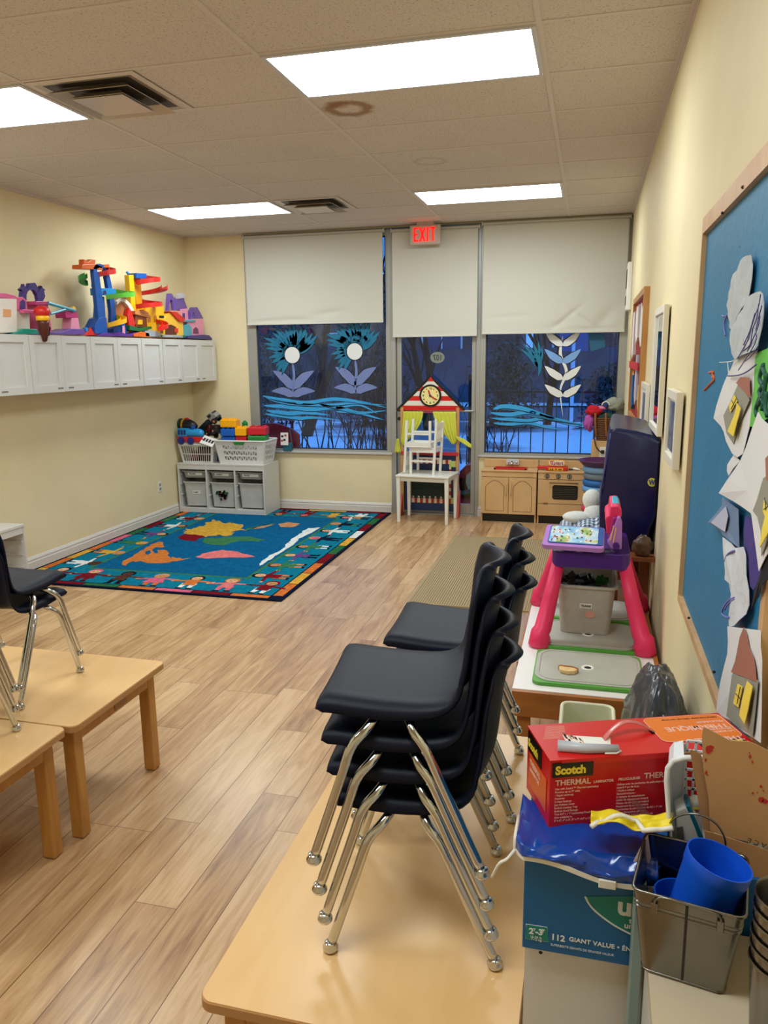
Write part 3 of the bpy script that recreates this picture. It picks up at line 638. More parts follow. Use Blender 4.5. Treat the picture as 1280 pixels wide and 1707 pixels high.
# ------------------------------------------------------------------ world map rug
def rug():
    x0, x1, y0, y1, zt = -0.475, 1.850, 1.455, 4.665, 0.011
    names = {'teal': (8, 118, 148), 'sea': (6, 92, 140), 'navy': (12, 22, 48), 'maroon': (120, 18, 32), 'yellow': (214, 164, 62), 'orange': (208, 112, 52), 'green': (44, 104, 62), 'pink': (214, 100, 128), 'white': (222, 226, 224),
             'gold': (206, 160, 60), 'tan': (198, 140, 96), 'brown': (84, 52, 40), 'salmon': (222, 118, 118), 'olive': (58, 118, 78), 'skin': (222, 170, 130), 'black': (20, 20, 26), 'purple': (106, 68, 128), 'orange2': (206, 120, 56)}
    keys = list(names); ms = [mat('rug_' + k, names[k], rough=0.95, spec=0.05, noise=0.22, nscale=34, bump=0.6, bscale=260) for k in keys]; K = {k: i for i, k in enumerate(keys)}
    mb = MB(); mb.mi(K['navy']).box((x0, y0, 0), (x1, y1, zt))
    lev = [0]
    def pol(pts, c, l=1): mb.mi(K[c]); mb.poly([(a, b, zt + 0.0006 * l) for a, b in pts])
    def rect(a, b, c, d, k, l=1): pol([(a, b), (c, b), (c, d), (a, d)], k, l)
    e = 0.028; w = 0.075
    # coloured border blocks
    fr = ['yellow', 'maroon', 'green', 'orange', 'pink', 'maroon', 'orange']; n = len(fr); L = (x1 - x0 - 0.16)
    for i, c in enumerate(fr): rect(x0 + 0.05 + L * i / n + 0.006, y0 + e, x0 + 0.05 + L * (i + 1) / n - 0.006, y0 + e + w * 0.75, c)
    rt = ['orange', 'yellow', 'orange', 'maroon', 'green', 'yellow', 'white', 'maroon', 'green', 'maroon']; n = len(rt); L = y1 - y0 - 0.12
    for i, c in enumerate(rt): rect(x1 - e - w, y0 + 0.09 + L * i / n + 0.006, x1 - e, y0 + 0.09 + L * (i + 1) / n - 0.006, c)
    lf = ['yellow', 'orange', 'yellow', 'orange', 'pink', 'green', 'maroon', 'olive', 'orange', 'yellow']
    for i, c in enumerate(lf): rect(x0 + e, y0 + 0.09 + L * i / n + 0.006, x0 + e + w, y0 + 0.09 + L * (i + 1) / n - 0.006, c)
    bk = ['orange', 'maroon', 'maroon', 'yellow', 'maroon']
    for i, c in enumerate(bk): rect(x0 + 0.05 + (x1 - x0 - 0.1) * i / 5 + 0.006, y1 - e - w * 0.75, x0 + 0.05 + (x1 - x0 - 0.1) * (i + 1) / 5 - 0.006, y1 - e, c)
    rect(x0 + e + w + 0.012, y0 + e + w * 0.75 + 0.012, x1 - e - w - 0.012, y1 - e - w * 0.75 - 0.012, 'teal')
    ix0, ix1, iy0, iy1 = x0 + 0.42, x1 - 0.46, y0 + 0.45, y1 - 0.40
    rect(ix0, iy0, ix1, iy1, 'olive', 2); rect(ix0 + 0.03, iy0 + 0.03, ix1 - 0.03, iy1 - 0.03, 'sea', 3)
    # continents traced in place (rug plane)
    def fl(pts, c, l=4): pol([(q.x, q.y) for q in (P(a, b, 2, zt) for a, b in pts)], c, l)
    def rough(pts, amp=0.010, k=3, seed=1):
        k += 2; r = random.Random(seed); out = []
        for i in range(len(pts)):
            a, b = pts[i], pts[(i + 1) % len(pts)]
            for j in range(k):
                f = j / k; out.append((a[0] + (b[0] - a[0]) * f + r.uniform(-1, 1) * amp * 330, a[1] + (b[1] - a[1]) * f + r.uniform(-1, 1) * amp * 110))
        return out
    zr = lambda a, b: (20 + a / 3.879, 840 + b / 3.879)
    fl([zr(*q) for q in ((710,385),(718,370),(745,358),(760,350),(785,340),(790,328),(815,318),(830,305),(850,298),(870,280),(885,276),(900,262),(925,256),(950,245),(978,250),(975,262),(985,280),(960,285),(935,280),(915,290),(905,300),(925,322),(945,318),(940,300),(960,300),(985,298),(1000,302),(1015,320),(1005,335),(1030,352),(1035,342),(1060,352),(1085,350),(1100,358),(1160,350),(1100,365),(1060,372),(1040,372),(1020,380),(960,385),(900,384),(880,385),(850,376),(830,370),(800,376),(780,372),(750,385),(735,400),(715,398))], 'orange2')
    fl([zr(*q) for q in ((860,312),(890,300),(900,318),(880,330),(862,326))], 'sea', 5)
    fl(rough([(308, 884), (330, 879), (346, 872), (358, 867), (372, 872), (392, 872), (408, 876), (398, 881), (412, 884), (388, 886), (388, 893), (366, 893), (344, 895), (322, 894), (306, 890)], 0.012, 3, 2), 'gold')
    fl(rough([(296, 896), (308, 891), (330, 892), (342, 895), (330, 898), (326, 903), (310, 901), (298, 899)], 0.006, 2, 3), 'maroon', 5)
    fl(rough([(342, 898), (372, 896), (410, 894), (442, 900), (430, 903), (398, 902), (376, 909), (352, 909), (336, 904)], 0.006, 2, 4), 'olive')
    fl(rough([(326, 928), (342, 922), (372, 917), (398, 921), (426, 928), (400, 930), (366, 930), (340, 932)], 0.005, 2, 5), 'salmon')
    fl(rough([(432, 944), (436, 936), (450, 926), (472, 915), (482, 902), (498, 890), (514, 881), (534, 880), (520, 888), (500, 898), (482, 912), (458, 928), (444, 938)], 0.006, 2, 6), 'white')
    fl(rough([(464, 874), (480, 871), (500, 873), (490, 879), (468, 879)], 0.003, 2, 7), 'tan')
    fl([(408, 882), (430, 877), (450, 875), (462, 871), (452, 873), (430, 879), (412, 884)], 'olive'); fl([(420, 880), (444, 876), (458, 874), (440, 880), (424, 882)], 'tan')
    # children of the border, heads towards the middle
    def kid(cx, cy, ang, top, leg, hair, skin, s=1.0, skirt=False):
        c_, s_ = math.cos(ang), math.sin(ang)
        def R(pts): return [(cx + (a * c_ - b * s_) * s, cy + (a * s_ + b * c_) * s) for a, b in pts]
        for sx in (-1, 1):
            pol(R([(sx * 0.02, -0.12), (sx * 0.055, -0.12), (sx * 0.065, -0.01), (sx * 0.01, -0.01)]), leg, 4)
            pol(R([(sx * 0.045, 0.075), (sx * 0.16, 0.055), (sx * 0.16, 0.03), (sx * 0.045, 0.04)]), top, 4)
            pol(R([(sx * 0.16, 0.055), (sx * 0.185, 0.055), (sx * 0.185, 0.03), (sx * 0.16, 0.03)]), skin, 4)
            pol(R([(sx * 0.02, -0.145), (sx * 0.075, -0.145), (sx * 0.06, -0.12), (sx * 0.015, -0.12)]), 'black', 4)
        pol(R([(-0.09 if skirt else -0.055, -0.055), (0.09 if skirt else 0.055, -0.055), (0.045, 0.085), (-0.045, 0.085)]), top, 5)
        pol(R([(0.062 * math.cos(a), 0.135 + 0.062 * math.sin(a)) for a in [2 * PI * i / 14 for i in range(14)]]), hair, 5)
        pol(R([(0.046 * math.cos(a), 0.123 + 0.048 * math.sin(a)) for a in [2 * PI * i / 14 for i in range(14)]]), skin, 6)
        pol(R([(-0.022, 0.135), (-0.012, 0.135), (-0.012, 0.128), (-0.022, 0.128)]), 'black', 7); pol(R([(0.022, 0.135), (0.012, 0.135), (0.012, 0.128), (0.022, 0.128)]), 'black', 7)
        pol(R([(-0.018, 0.105), (0.018, 0.105), (0.0, 0.098)]), 'maroon', 7)
    rnd = random.Random(5)
    fk = [('maroon', 'maroon', 'black', 'skin'), ('maroon', 'maroon', 'pink', 'skin'), ('brown', 'black', 'black', 'brown'), ('pink', 'orange', 'tan', 'tan'), ('orange', 'white', 'black', 'skin'), ('salmon', 'pink', 'orange2', 'skin'), ('maroon', 'white', 'maroon', 'tan')]
    for i, k in enumerate(fk): kid(x0 + 0.26 + i * 0.305, y0 + 0.245, rnd.uniform(-0.12, 0.12), *k, s=0.98, skirt=i in (0, 1, 3))
    rk = [('maroon', 'orange', 'black', 'skin'), ('olive', 'tan', 'brown', 'tan'), ('purple', 'navy', 'olive', 'skin'), ('olive', 'white', 'black', 'tan'), ('navy', 'navy', 'tan', 'pink'), ('white', 'white', 'black', 'skin'), ('navy', 'olive', 'tan', 'tan'), ('white', 'black', 'black', 'salmon')]
    for i, k in enumerate(rk): kid(x1 - 0.285, y0 + 0.56 + i * 0.325, PI / 2 + rnd.uniform(-0.1, 0.1), *k, s=0.95)
    lk = [('white', 'white', 'brown', 'brown'), ('yellow', 'orange', 'tan', 'tan'), ('olive', 'green', 'tan', 'gold'), ('purple', 'black', 'black', 'skin'), ('white', 'maroon', 'brown', 'tan'), ('maroon', 'white', 'tan', 'skin'), ('maroon', 'maroon', 'black', 'tan')]
    for i, k in enumerate(lk): kid(x0 + 0.26, y0 + 0.60 + i * 0.37, -PI / 2 + rnd.uniform(-0.1, 0.1), *k, s=0.95)
    bk = [('maroon', 'tan', 'tan', 'skin'), ('tan', 'white', 'black', 'brown'), ('white', 'maroon', 'tan', 'brown'), ('maroon', 'navy', 'black', 'tan'), ('maroon', 'maroon', 'maroon', 'salmon'), ('yellow', 'olive', 'orange', 'gold'), ('white', 'white', 'olive', 'tan')]
    for i, k in enumerate(bk): kid(x0 + 0.25 + i * 0.30, y1 - 0.24, PI + rnd.uniform(-0.1, 0.1), *k, s=0.9)
    o = mb.build('world_map_rug', ms, None, world=True, loc=((x0 + x1) / 2, (y0 + y1) / 2, 0))
    tag(o, 'large teal rug with a world map and a border of children holding hands', 'rug')
rug()
# beige ribbed mat
def ribbed():
    a, b = (2.735, 1.62), (3.64, 3.72); mb = MB(); rnd = random.Random(2)
    n = 52; w = (b[0] - a[0]) / n
    mb.mi(1).box((a[0], a[1], 0), (b[0], b[1], 0.004))
    mb.mi(0)
    for i in range(n): mb.box((a[0] + w * i + 0.002, a[1], 0.004), (a[0] + w * (i + 1) - 0.003, b[1], 0.008))
    for i in range(115): y = a[1] + (b[1] - a[1]) * i / 115; mb.mi(0).box((a[0], y, 0.004), (b[0], y + 0.006, 0.0075))
    mb.mi(2).box((a[0] - 0.008, a[1] - 0.008, 0), (b[0] + 0.008, a[1] + 0.008, 0.009)).box((a[0] - 0.008, a[1] + 0.008, 0), (a[0] + 0.008, b[1], 0.009)).box((b[0] - 0.008, a[1] + 0.008, 0), (b[0] + 0.008, b[1], 0.009)).box((a[0] - 0.008, b[1], 0), (b[0] + 0.008, b[1] + 0.01, 0.009))
    o = mb.build('ribbed_mat', [mat('mat_beige', (172, 152, 120), rough=0.95, spec=0.05, bump=0.4, bscale=400), mat('mat_dark', (96, 80, 60), rough=0.95), mat('mat_edge', (160, 142, 108), rough=0.9)], None, world=True, loc=(3.18, 2.6, 0))
    tag(o, 'beige ribbed floor mat lying between the chairs and the play kitchen', 'mat')
ribbed()
# ------------------------------------------------------------------ maple tables
def wood(name, c, dark, scale=(2, 30, 30), rough=0.35, amount=0.5):
    if name in MATS: return MATS[name]
    m = bpy.data.materials.new(name); m.use_nodes = True; MATS[name] = m; nt = m.node_tree; N = nt.nodes; L = nt.links; b = N['Principled BSDF']; b.inputs['Roughness'].default_value = rough
    tc = N.new('ShaderNodeTexCoord'); mp = N.new('ShaderNodeMapping'); mp.inputs['Scale'].default_value = scale; L.new(tc.outputs['Object'], mp.inputs[0])
    n = N.new('ShaderNodeTexNoise'); n.inputs['Scale'].default_value = 1.5; n.inputs['Detail'].default_value = 6; n.inputs['Distortion'].default_value = 0.6; L.new(mp.outputs[0], n.inputs['Vector'])
    cr = N.new('ShaderNodeValToRGB'); L.new(n.outputs[0], cr.inputs[0]); e = cr.color_ramp
    e.elements[0].position = 0.5 - amount * 0.5; e.elements[0].color = lin(dark); e.elements[1].position = 0.5 + amount * 0.4; e.elements[1].color = lin(c)
    L.new(cr.outputs[0], b.inputs['Base Color']); return m
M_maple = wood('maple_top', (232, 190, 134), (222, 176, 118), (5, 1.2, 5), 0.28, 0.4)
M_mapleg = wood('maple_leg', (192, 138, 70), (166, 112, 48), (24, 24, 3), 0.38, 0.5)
M_edge = mat('ply_edge', (178, 132, 84), rough=0.5)
def rrect(x0, y0, x1, y1, r, z, n=6):
    out = []
    for (cx, cy, a) in ((x1 - r, y0 + r, -PI / 2), (x1 - r, y1 - r, 0), (x0 + r, y1 - r, PI / 2), (x0 + r, y0 + r, PI)):
        for k in range(n + 1): t = a + PI / 2 * k / n; out.append(Vector((cx + r * math.cos(t), cy + r * math.sin(t), z)))
    return out
def maple_table(x0, y0, x1, y1, label, h=0.465, plate=None):
    t = thing('activity_table', label, 'table', ((x0 + x1) / 2, (y0 + y1) / 2, 0))
    tb = MB(); a = rrect(x0, y0, x1, y1, 0.03, h - 0.024); tb.mi(1).loft([a, [q + Vector((0, 0, 0.020)) for q in a]], cap=True)
    b = rrect(x0 + 0.002, y0 + 0.002, x1 - 0.002, y1 - 0.002, 0.03, h - 0.004); tb.mi(0).loft([b, [q + Vector((0, 0, 0.004)) for q in b]])
    tb.build('tabletop', [M_maple, M_edge], t, world=True)
    i = 0.038; w = 0.048
    ap = MB()
    ap.box((x0 + i + w, y0 + i + 0.002, h - 0.085), (x1 - i - w, y0 + i + 0.022, h - 0.024)); ap.box((x0 + i + w, y1 - i - 0.022, h - 0.085), (x1 - i - w, y1 - i - 0.002, h - 0.024))
    ap.box((x0 + i + 0.002, y0 + i + w, h - 0.085), (x0 + i + 0.022, y1 - i - w, h - 0.024)); ap.box((x1 - i - 0.022, y0 + i + w, h - 0.085), (x1 - i - 0.002, y1 - i - w, h - 0.024))
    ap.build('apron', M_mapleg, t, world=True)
    for cx in (x0 + i, x1 - i - w):
        for cy in (y0 + i, y1 - i - w):
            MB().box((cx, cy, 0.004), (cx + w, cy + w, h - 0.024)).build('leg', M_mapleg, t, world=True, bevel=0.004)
    if plate:
        MB().box((x1 - i - 0.002, plate - 0.04, h - 0.075), (x1 - i + 0.001, plate + 0.04, h - 0.045)).build('name_plate', mat('brass_plate', (150, 110, 60), rough=0.4), t, world=True)
    return t
maple_table(1.015, -1.348, 2.236, -0.738, 'maple children\'s table at the left with a pair of stacked navy chairs on it', plate=-1.02)
maple_table(0.990, -1.962, 2.212, -1.352, 'maple children\'s table in front of the other, cut by the left edge')
maple_table(3.205, -2.300, 3.835, -1.050, 'maple children\'s table in the foreground carrying the two navy chair stacks')

# ------------------------------------------------------------------ stacking chairs
M_navy = mat('navy_plastic', (9, 15, 34), rough=0.45, spec=0.2, bump=0.12, bscale=500)
PROF = [(.156, -.030, .160, 0), (.165, -.018, .168, 0), (.161, -.005, .170, 0), (.143, 0, .170, 0), (.10, -.004, .170, 0), (.04, -.009, .170, 0), (-.02, -.011, .168, .1), (-.075, -.009, .165, .25), (-.118, .001, .162, .5),
        (-.146, .022, .160, .75), (-.163, .055, .160, 1), (-.171, .10, .162, 1), (-.176, .15, .163, 1), (-.181, .20, .160, 1), (-.187, .230, .152, 1), (-.192, .252, .138, 1), (-.198, .267, .120, 1), (-.206, .274, .108, 1), (-.215, .273, .098, 1), (-.221, .267, .088, 1)]
def chair_shell():
    mb = MB(); nu = 18; rows = []
    sp = smooth_path([Vector((p[0], p[1], 0)) for p in PROF], 2)
    for j in range(len(sp)):
        f = j / 2; i = min(int(f), len(PROF) - 2); g = f - i
        w = PROF[i][2] * (1 - g) + PROF[i + 1][2] * g; b = PROF[i][3] * (1 - g) + PROF[i + 1][3] * g
        y, z = sp[j].x, sp[j].y; row = []
        for k in range(nu + 1):
            u = -1 + 2 * k / nu; a = abs(u); ed = max(0, (a - 0.80) / 0.20)
            x = w * (u if a < 0.80 else math.copysign(0.80 + 0.20 * math.sin(ed * PI / 2), u))
            # seat part: lip downward; back part: wings forward then lip backward
            zz = z + 0.008 * a * a * (1 - b) - 0.030 * ed ** 1.6 * (1 - b) * min(1, max(0, f - 0.6) / 2.0)
            yy = y + b * (0.055 * a ** 2 - 0.024 * ed ** 1.5)
            row.append(Vector((x, yy, 0.355 + zz)))
        rows.append(row)
    n = nu + 1; vs_ = [q for r in rows for q in r]
    mb.add(vs_, [(j * n + i, j * n + i + 1, (j + 1) * n + i + 1, (j + 1) * n + i) for j in range(len(rows) - 1) for i in range(nu)])
    return mb
def make_chair(label, group=None):
    t = thing('stacking_chair', label, 'chair', (0, 0, 0), 0, group)
    chair_shell().build('seat_shell', M_navy, t, smooth=True, solid=0.007, bevel=0)
    for sx in (-1, 1):
        for (fy_, my, ty) in ((0.175, 0.085, 0.045), (-0.175, -0.055, -0.02)):
            pts = smooth_path([(sx * 0.189, fy_, 0.012), (sx * 0.186, my + (fy_ - my) * 0.35, 0.19), (sx * 0.183, my + (fy_ - my) * 0.06, 0.268), (sx * 0.170, ty + (my - ty) * 0.4, 0.302), (sx * 0.135, ty, 0.318), (sx * 0.06, ty, 0.324), (0, ty, 0.325)], 5)
            lg = MB().tube(pts, 0.0105, 14).build('leg', M_chrome, t, smooth=True)
            c = Vector((sx * 0.189, fy_, 0))
            MB().lathe([(0.004, 0), (0.013, 0.001), (0.0165, 0.006), (0.0165, 0.011), (0.012, 0.017), (0.0125, 0.021), (0.009, 0.024)], 16, None, True, c).build('foot_glide', M_chrome, lg, smooth=True, sm_angle=45)
    return t
CH0 = [None]
def stack(cx, cy, rz, z, labels, group, dx=0.010):
    for i, lb in enumerate(labels):
        if CH0[0] is None: o = make_chair(lb); CH0[0] = o
        else: o = copy_tree(CH0[0])
        f = Vector((-math.sin(rz), math.cos(rz), 0)) * (dx * i)
        o.location = (cx + f.x, cy + f.y, z + 0.0695 * i); o.rotation_euler = (0, 0, rz); tag(o, lb, 'chair', group)
TZ = 0.466
stack(3.578, -1.905, math.radians(96.2), TZ, ['bottom navy chair of the four stacked on the foreground table', 'second navy chair from the bottom of the foreground stack of four', 'third navy chair from the bottom of the foreground stack of four', 'top navy chair of the foreground stack of four, its seat fully visible'], 'navy chairs stacked on the foreground table')
stack(3.574, -1.362, math.radians(91.7), TZ, ['bottom navy chair of the rear stack of three on the foreground table', 'middle navy chair of the rear stack of three on the foreground table', 'top navy chair of the rear stack of three, seat showing behind the front stack'], 'navy chairs in the rear stack of three', dx=0.008)
stack(1.762, -1.093, 0, TZ, ['lower navy chair of the pair stacked on the left table', 'upper navy chair of the pair stacked on the left table, facing the rug'], 'pair of navy chairs on the left table', dx=0.006)
stack(1.865, -1.589, 0, TZ, ['lowest navy chair of the stack cut off at the left edge of the photo', 'middle navy chair of the stack at the left edge of the photo', 'highest navy chair of the stack at the left edge of the photo'], 'navy chairs stacked at the left edge', dx=0.006)

# ------------------------------------------------------------------ white children's table with two chairs on it
M_kw = mat('white_lacquer', (232, 230, 222), rough=0.3)
t = thing('kids_table', 'small white children\'s table in front of the puppet theatre', 'table', (2.32, 4.42, 0))
# slightly turned: build in a local frame
def turned(o, ang): o.rotation_euler = (0, 0, ang)
t.location = (2.31, 4.41, 0); turned(t, math.radians(-5))
MB().box((-0.285, -0.205, 0.480), (0.285, 0.205, 0.500)).build('tabletop', M_kw, t, bevel=0.004)
MB().box((-0.255, -0.180, 0.435), (0.255, -0.162, 0.480)).box((-0.255, 0.162, 0.435), (0.255, 0.180, 0.480)).box((-0.262, -0.18, 0.435), (-0.244, 0.18, 0.480)).box((0.244, -0.18, 0.435), (0.262, 0.18, 0.480)).build('apron', M_kw, t)
for sx in (-1, 1):
    for sy in (-1, 1):
        cx, cy = sx * 0.258, sy * 0.178
        MB().hexa([(cx - 0.014, cy - 0.014, 0.001), (cx + 0.014, cy - 0.014, 0.001), (cx + 0.014, cy + 0.014, 0.001), (cx - 0.014, cy + 0.014, 0.001), (cx - 0.02, cy - 0.02, 0.48), (cx + 0.02, cy - 0.02, 0.48), (cx + 0.02, cy + 0.02, 0.48), (cx - 0.02, cy + 0.02, 0.48)]).build('leg', M_kw, t)
def kid_chair(name, label, loc, flip, rz):
    t = thing(name, label, 'chair', loc, rz)
    def z(v): return v
    hs, w, d = 0.275, 0.135, 0.13
    sl = MB(); sl.box((-w - 0.004, -d, hs - 0.014), (w + 0.004, d, hs)); sl.build('seat', M_kw, t, bevel=0.003)
    sl = MB(); sl.box((-w, -d + 0.002, hs - 0.05), (w, -d + 0.016, hs - 0.014)); sl.box((-w, d - 0.016, hs - 0.05), (w, d - 0.002, hs - 0.014)); sl.box((-w, -d, hs - 0.05), (-w + 0.014, d, hs - 0.014)); sl.box((w - 0.014, -d, hs - 0.05), (w, d, hs - 0.014)); sl.build('seat_rail', M_kw, t)
    for sy in (-1, 1):
        y = sy * (d - 0.011)
        MB().box((-w, y - 0.012, 0), (-w + 0.024, y + 0.012, hs - 0.014)).build('leg', M_kw, t, bevel=0.002)
        MB().hexa([(w - 0.024, y - 0.012, 0), (w, y - 0.012, 0), (w, y + 0.012, 0), (w - 0.024, y + 0.012, 0), (w + 0.006, y - 0.012, 0.535), (w + 0.030, y - 0.012, 0.535), (w + 0.030, y + 0.012, 0.535), (w + 0.006, y + 0.012, 0.535)]).build('leg', M_kw, t)
        MB().box((-w + 0.02, y - 0.006, 0.125), (w - 0.006, y + 0.006, 0.145)).build('stretcher', M_kw, t)
    MB().box((w + 0.012, -d + 0.02, 0.47), (w + 0.024, d - 0.02, 0.525)).build('back_rail', M_kw, t)
    MB().box((w + 0.004, -d + 0.02, 0.33), (w + 0.016, d - 0.02, 0.37)).build('back_rail', M_kw, t)
    for yy in (-0.045, 0, 0.045): MB().box((w + 0.008, yy - 0.012, 0.37), (w + 0.018, yy + 0.012, 0.47)).build('back_slat', M_kw, t)
    if flip:
        for c in [o for o in bpy.data.objects if o.parent == t]:
            me = c.data; me.transform(Matrix.Rotation(PI, 4, 'Y') @ Matrix.Translation((0, 0, 0))); me.transform(Matrix.Translation((0, 0, 0.0)))
    return t
kid_chair('kids_chair', 'upright white wooden children\'s chair standing on the small white table', (2.285, 4.44, 0.501), False, math.radians(-6))
kid_chair('kids_chair', 'white wooden children\'s chair turned upside down on top of the other', (2.245, 4.43, 0.501 + 0.277 + 0.277 - 0.002), True, math.radians(-4))

# ------------------------------------------------------------------ puppet theatre
M_post = wood('pine_post', (206, 156, 96), (180, 128, 70), (20, 20, 2), 0.45)
M_r = mat('paint_red', (206, 24, 22), rough=0.35); M_w2 = mat('paint_offwhite', (226, 222, 210), rough=0.4)
yt = 4.665
t = thing('puppet_theatre', 'tall puppet theatre with a red and white striped roof and a clock', 'puppet theatre', (2.31, yt, 0))
def pt(px, py, y=yt): return P(px, py, 1, y)
A, Bl, Br = pt(718, 627), pt(661, 684), pt(775, 684)
def tri_at(z, ext=0.0):
    f = (z - Bl.z) / (A.z - Bl.z); return Bl.x + (A.x - Bl.x) * f - ext, Br.x + (A.x - Br.x) * f + ext
MB().prism([(Bl.x - 0.004, yt, Bl.z + 0.012), (Bl.x + 0.012, yt, Bl.z - 0.012), (Br.x - 0.012, yt, Br.z - 0.012), (Br.x + 0.004, yt, Br.z + 0.012), (A.x + 0.012, yt, A.z + 0.006), (A.x, yt, A.z + 0.014), (A.x - 0.012, yt, A.z + 0.006)], (0, 0.018, 0)).build('roof_board', M_black, t, world=True)
z0 = Bl.z + 0.002; z1 = A.z - 0.006; n = 7
for i in range(n):
    za, zb_ = z0 + (z1 - z0) * i / n, z0 + (z1 - z0) * (i + 1) / n; a = tri_at(za, -0.022); b = tri_at(zb_, -0.022)
    if b[0] > b[1]: b = (A.x, A.x)
    pts = [(a[0], yt - 0.001, za), (a[1], yt - 0.001, za), (b[1], yt - 0.001, zb_)] + ([(b[0], yt - 0.001, zb_)] if b[0] != b[1] else [])
    MB().prism(pts, (0, -0.003, 0)).build('stripe', M_r if i % 2 == 0 else M_w2, t, world=True)
ck = pt(717.5, 659.5)
clk = MB().prism(circ(ck, 0.118, 1, 36), (0, -0.012, 0)).build('clock', M_black, t, world=True)
c2 = ck + Vector((0, -0.0125, 0)); MB().prism(circ(c2, 0.097, 1, 36), (0, -0.002, 0)).build('clock_face', mat('clock_cream', (236, 222, 150), rough=0.4), clk, world=True)
c3 = c2 + Vector((0, -0.0025, 0)); dts = MB()
for k in range(12):
    if k % 3 == 0: continue
    a = PI / 2 - 2 * PI * k / 12; dts.mi(0 if k not in (1, 2, 11) else 1).prism(circ(c3 + Vector((0.078 * math.cos(a), 0, 0.078 * math.sin(a))), 0.0075, 1, 10), (0, -0.001, 0))
dts.build('hour_dots', [M_black, mat('clock_orange', (200, 84, 30), rough=0.5)], clk, world=True)
for s_, a, dx in (('12', 0, -0.012), ('3', 1, -0.006), ('6', 2, -0.007), ('9', 3, -0.007)):
    th = PI / 2 - a * PI / 2; q = c3 + Vector((0.076 * math.cos(th) + dx, -0.0005, 0.076 * math.sin(th) - 0.010))
    txt('clock_number', s_, 0.032, M_black, clk, q, (1, 0, 0), (0, 0, 1), bold=0.001)
hd = MB()
for ang, ln_, w, k in ((108, 0.055, 0.008, 0), (-32, 0.075, 0.008, 0)):
    a = math.radians(ang); d_ = Vector((math.cos(a), 0, math.sin(a))); nn = Vector((-d_.z, 0, d_.x)) * w; o_ = c3 + Vector((0, -0.003, 0))
    hd.mi(k).prism([o_ - nn - d_ * 0.01, o_ + d_ * ln_ - nn * 0.9, o_ + d_ * (ln_ + 0.01), o_ + d_ * ln_ + nn * 0.9, o_ + nn - d_ * 0.01], (0, -0.002, 0))
hd.mi(1).prism(circ(c3 + Vector((0, -0.005, 0)), 0.012, 1, 14), (0, -0.003, 0))
hd.build('clock_hands', [mat('clock_handred', (190, 52, 30), rough=0.4), mat('hub_blue', (20, 40, 110), rough=0.4)], clk, world=True)
pl_, prx = pt(671, 760).x, pt(763, 760).x
for xx in (pl_, prx):
    MB().box((xx - 0.016, yt - 0.022, 0.03), (xx + 0.016, yt - 0.002, 1.165)).build('post', M_post, t, world=True, bevel=0.002)
for xx in (pl_ - 0.012, prx + 0.012):
    MB().prism([(xx, yt - 0.14, 0.002), (xx, yt + 0.03, 0.002), (xx, yt + 0.03, 0.28), (xx, yt - 0.0, 0.28)], (0.016, 0, 0)).build('foot', mat('paint_brick', (188, 62, 50), rough=0.45), t, world=True)
MB().box((pl_, yt, 0.05), (prx, yt + 0.016, 0.66)).build('lower_board', mat('paint_navy', (16, 44, 92), rough=0.45), t, world=True)
cb = MB(); cb.box((pl_ + 0.07, yt - 0.003, 0.13), (prx - 0.07, yt, 0.50)); cb.build('chalkboard', mat('chalk_green', (12, 46, 44), rough=0.6), t, world=True)
ch = MB(); nn_ = 15; xa, xb = pl_ + 0.07, prx - 0.07
for k in range(nn_): ch.mi(k % 2).box((xa + (xb - xa) * k / nn_, yt - 0.004, 0.135), (xa + (xb - xa) * (k + 1) / nn_, yt - 0.001, 0.185))
for k in range(nn_): ch.mi((k + 1) % 2).box((xa + (xb - xa) * k / nn_, yt - 0.004, 0.565), (xa + (xb - xa) * (k + 1) / nn_, yt - 0.001, 0.610))
for k in range(9):
    ch.mi(k % 2).box((xa, yt - 0.004, 0.19 + 0.04 * k), (xa + 0.022, yt - 0.001, 0.228 + 0.04 * k)); ch.mi((k + 1) % 2).box((xb - 0.022, yt - 0.004, 0.19 + 0.04 * k), (xb, yt - 0.001, 0.228 + 0.04 * k))
for k in range(1, nn_, 2): ch.mi(1).prism(circ((xa + (xb - xa) * (k + 0.5) / nn_, yt - 0.004, 0.20), 0.011, 1, 10), (0, 0.003, 0))
ch.mi(2).box((xb - 0.02, yt - 0.005, 0.535), (xb + 0.05, yt - 0.001, 0.60)).box((xa - 0.05, yt - 0.005, 0.535), (xa + 0.0, yt - 0.001, 0.60)).box((xb - 0.0, yt - 0.005, 0.135), (xb + 0.03, yt - 0.001, 0.20))
ch.build('checker_trim', [mat('check_red', (170, 28, 36), rough=0.5), mat('check_cream', (222, 214, 190), rough=0.5), mat('check_lime', (196, 204, 110), rough=0.5)], t, world=True)
MB().box((pl_ - 0.01, yt - 0.03, 0.66), (prx + 0.01, yt + 0.016, 0.695)).build('ledge', mat('paint_crimson', (190, 40, 58), rough=0.4), t, world=True)
MB().box((pl_, yt + 0.0, 0.80), (prx, yt + 0.016, 0.855)).build('inner_shelf', mat('paint_violet', (84, 58, 130), rough=0.4), t, world=True) if False else None
MB().cyl((pl_, yt - 0.012, 1.115), (prx, yt - 0.012, 1.115), 0.008).build('curtain_rod', MATS['paint_crimson'], t, world=True)
M_cur = mat('lime_cloth', (212, 214, 86), rough=0.8, spec=0.1)
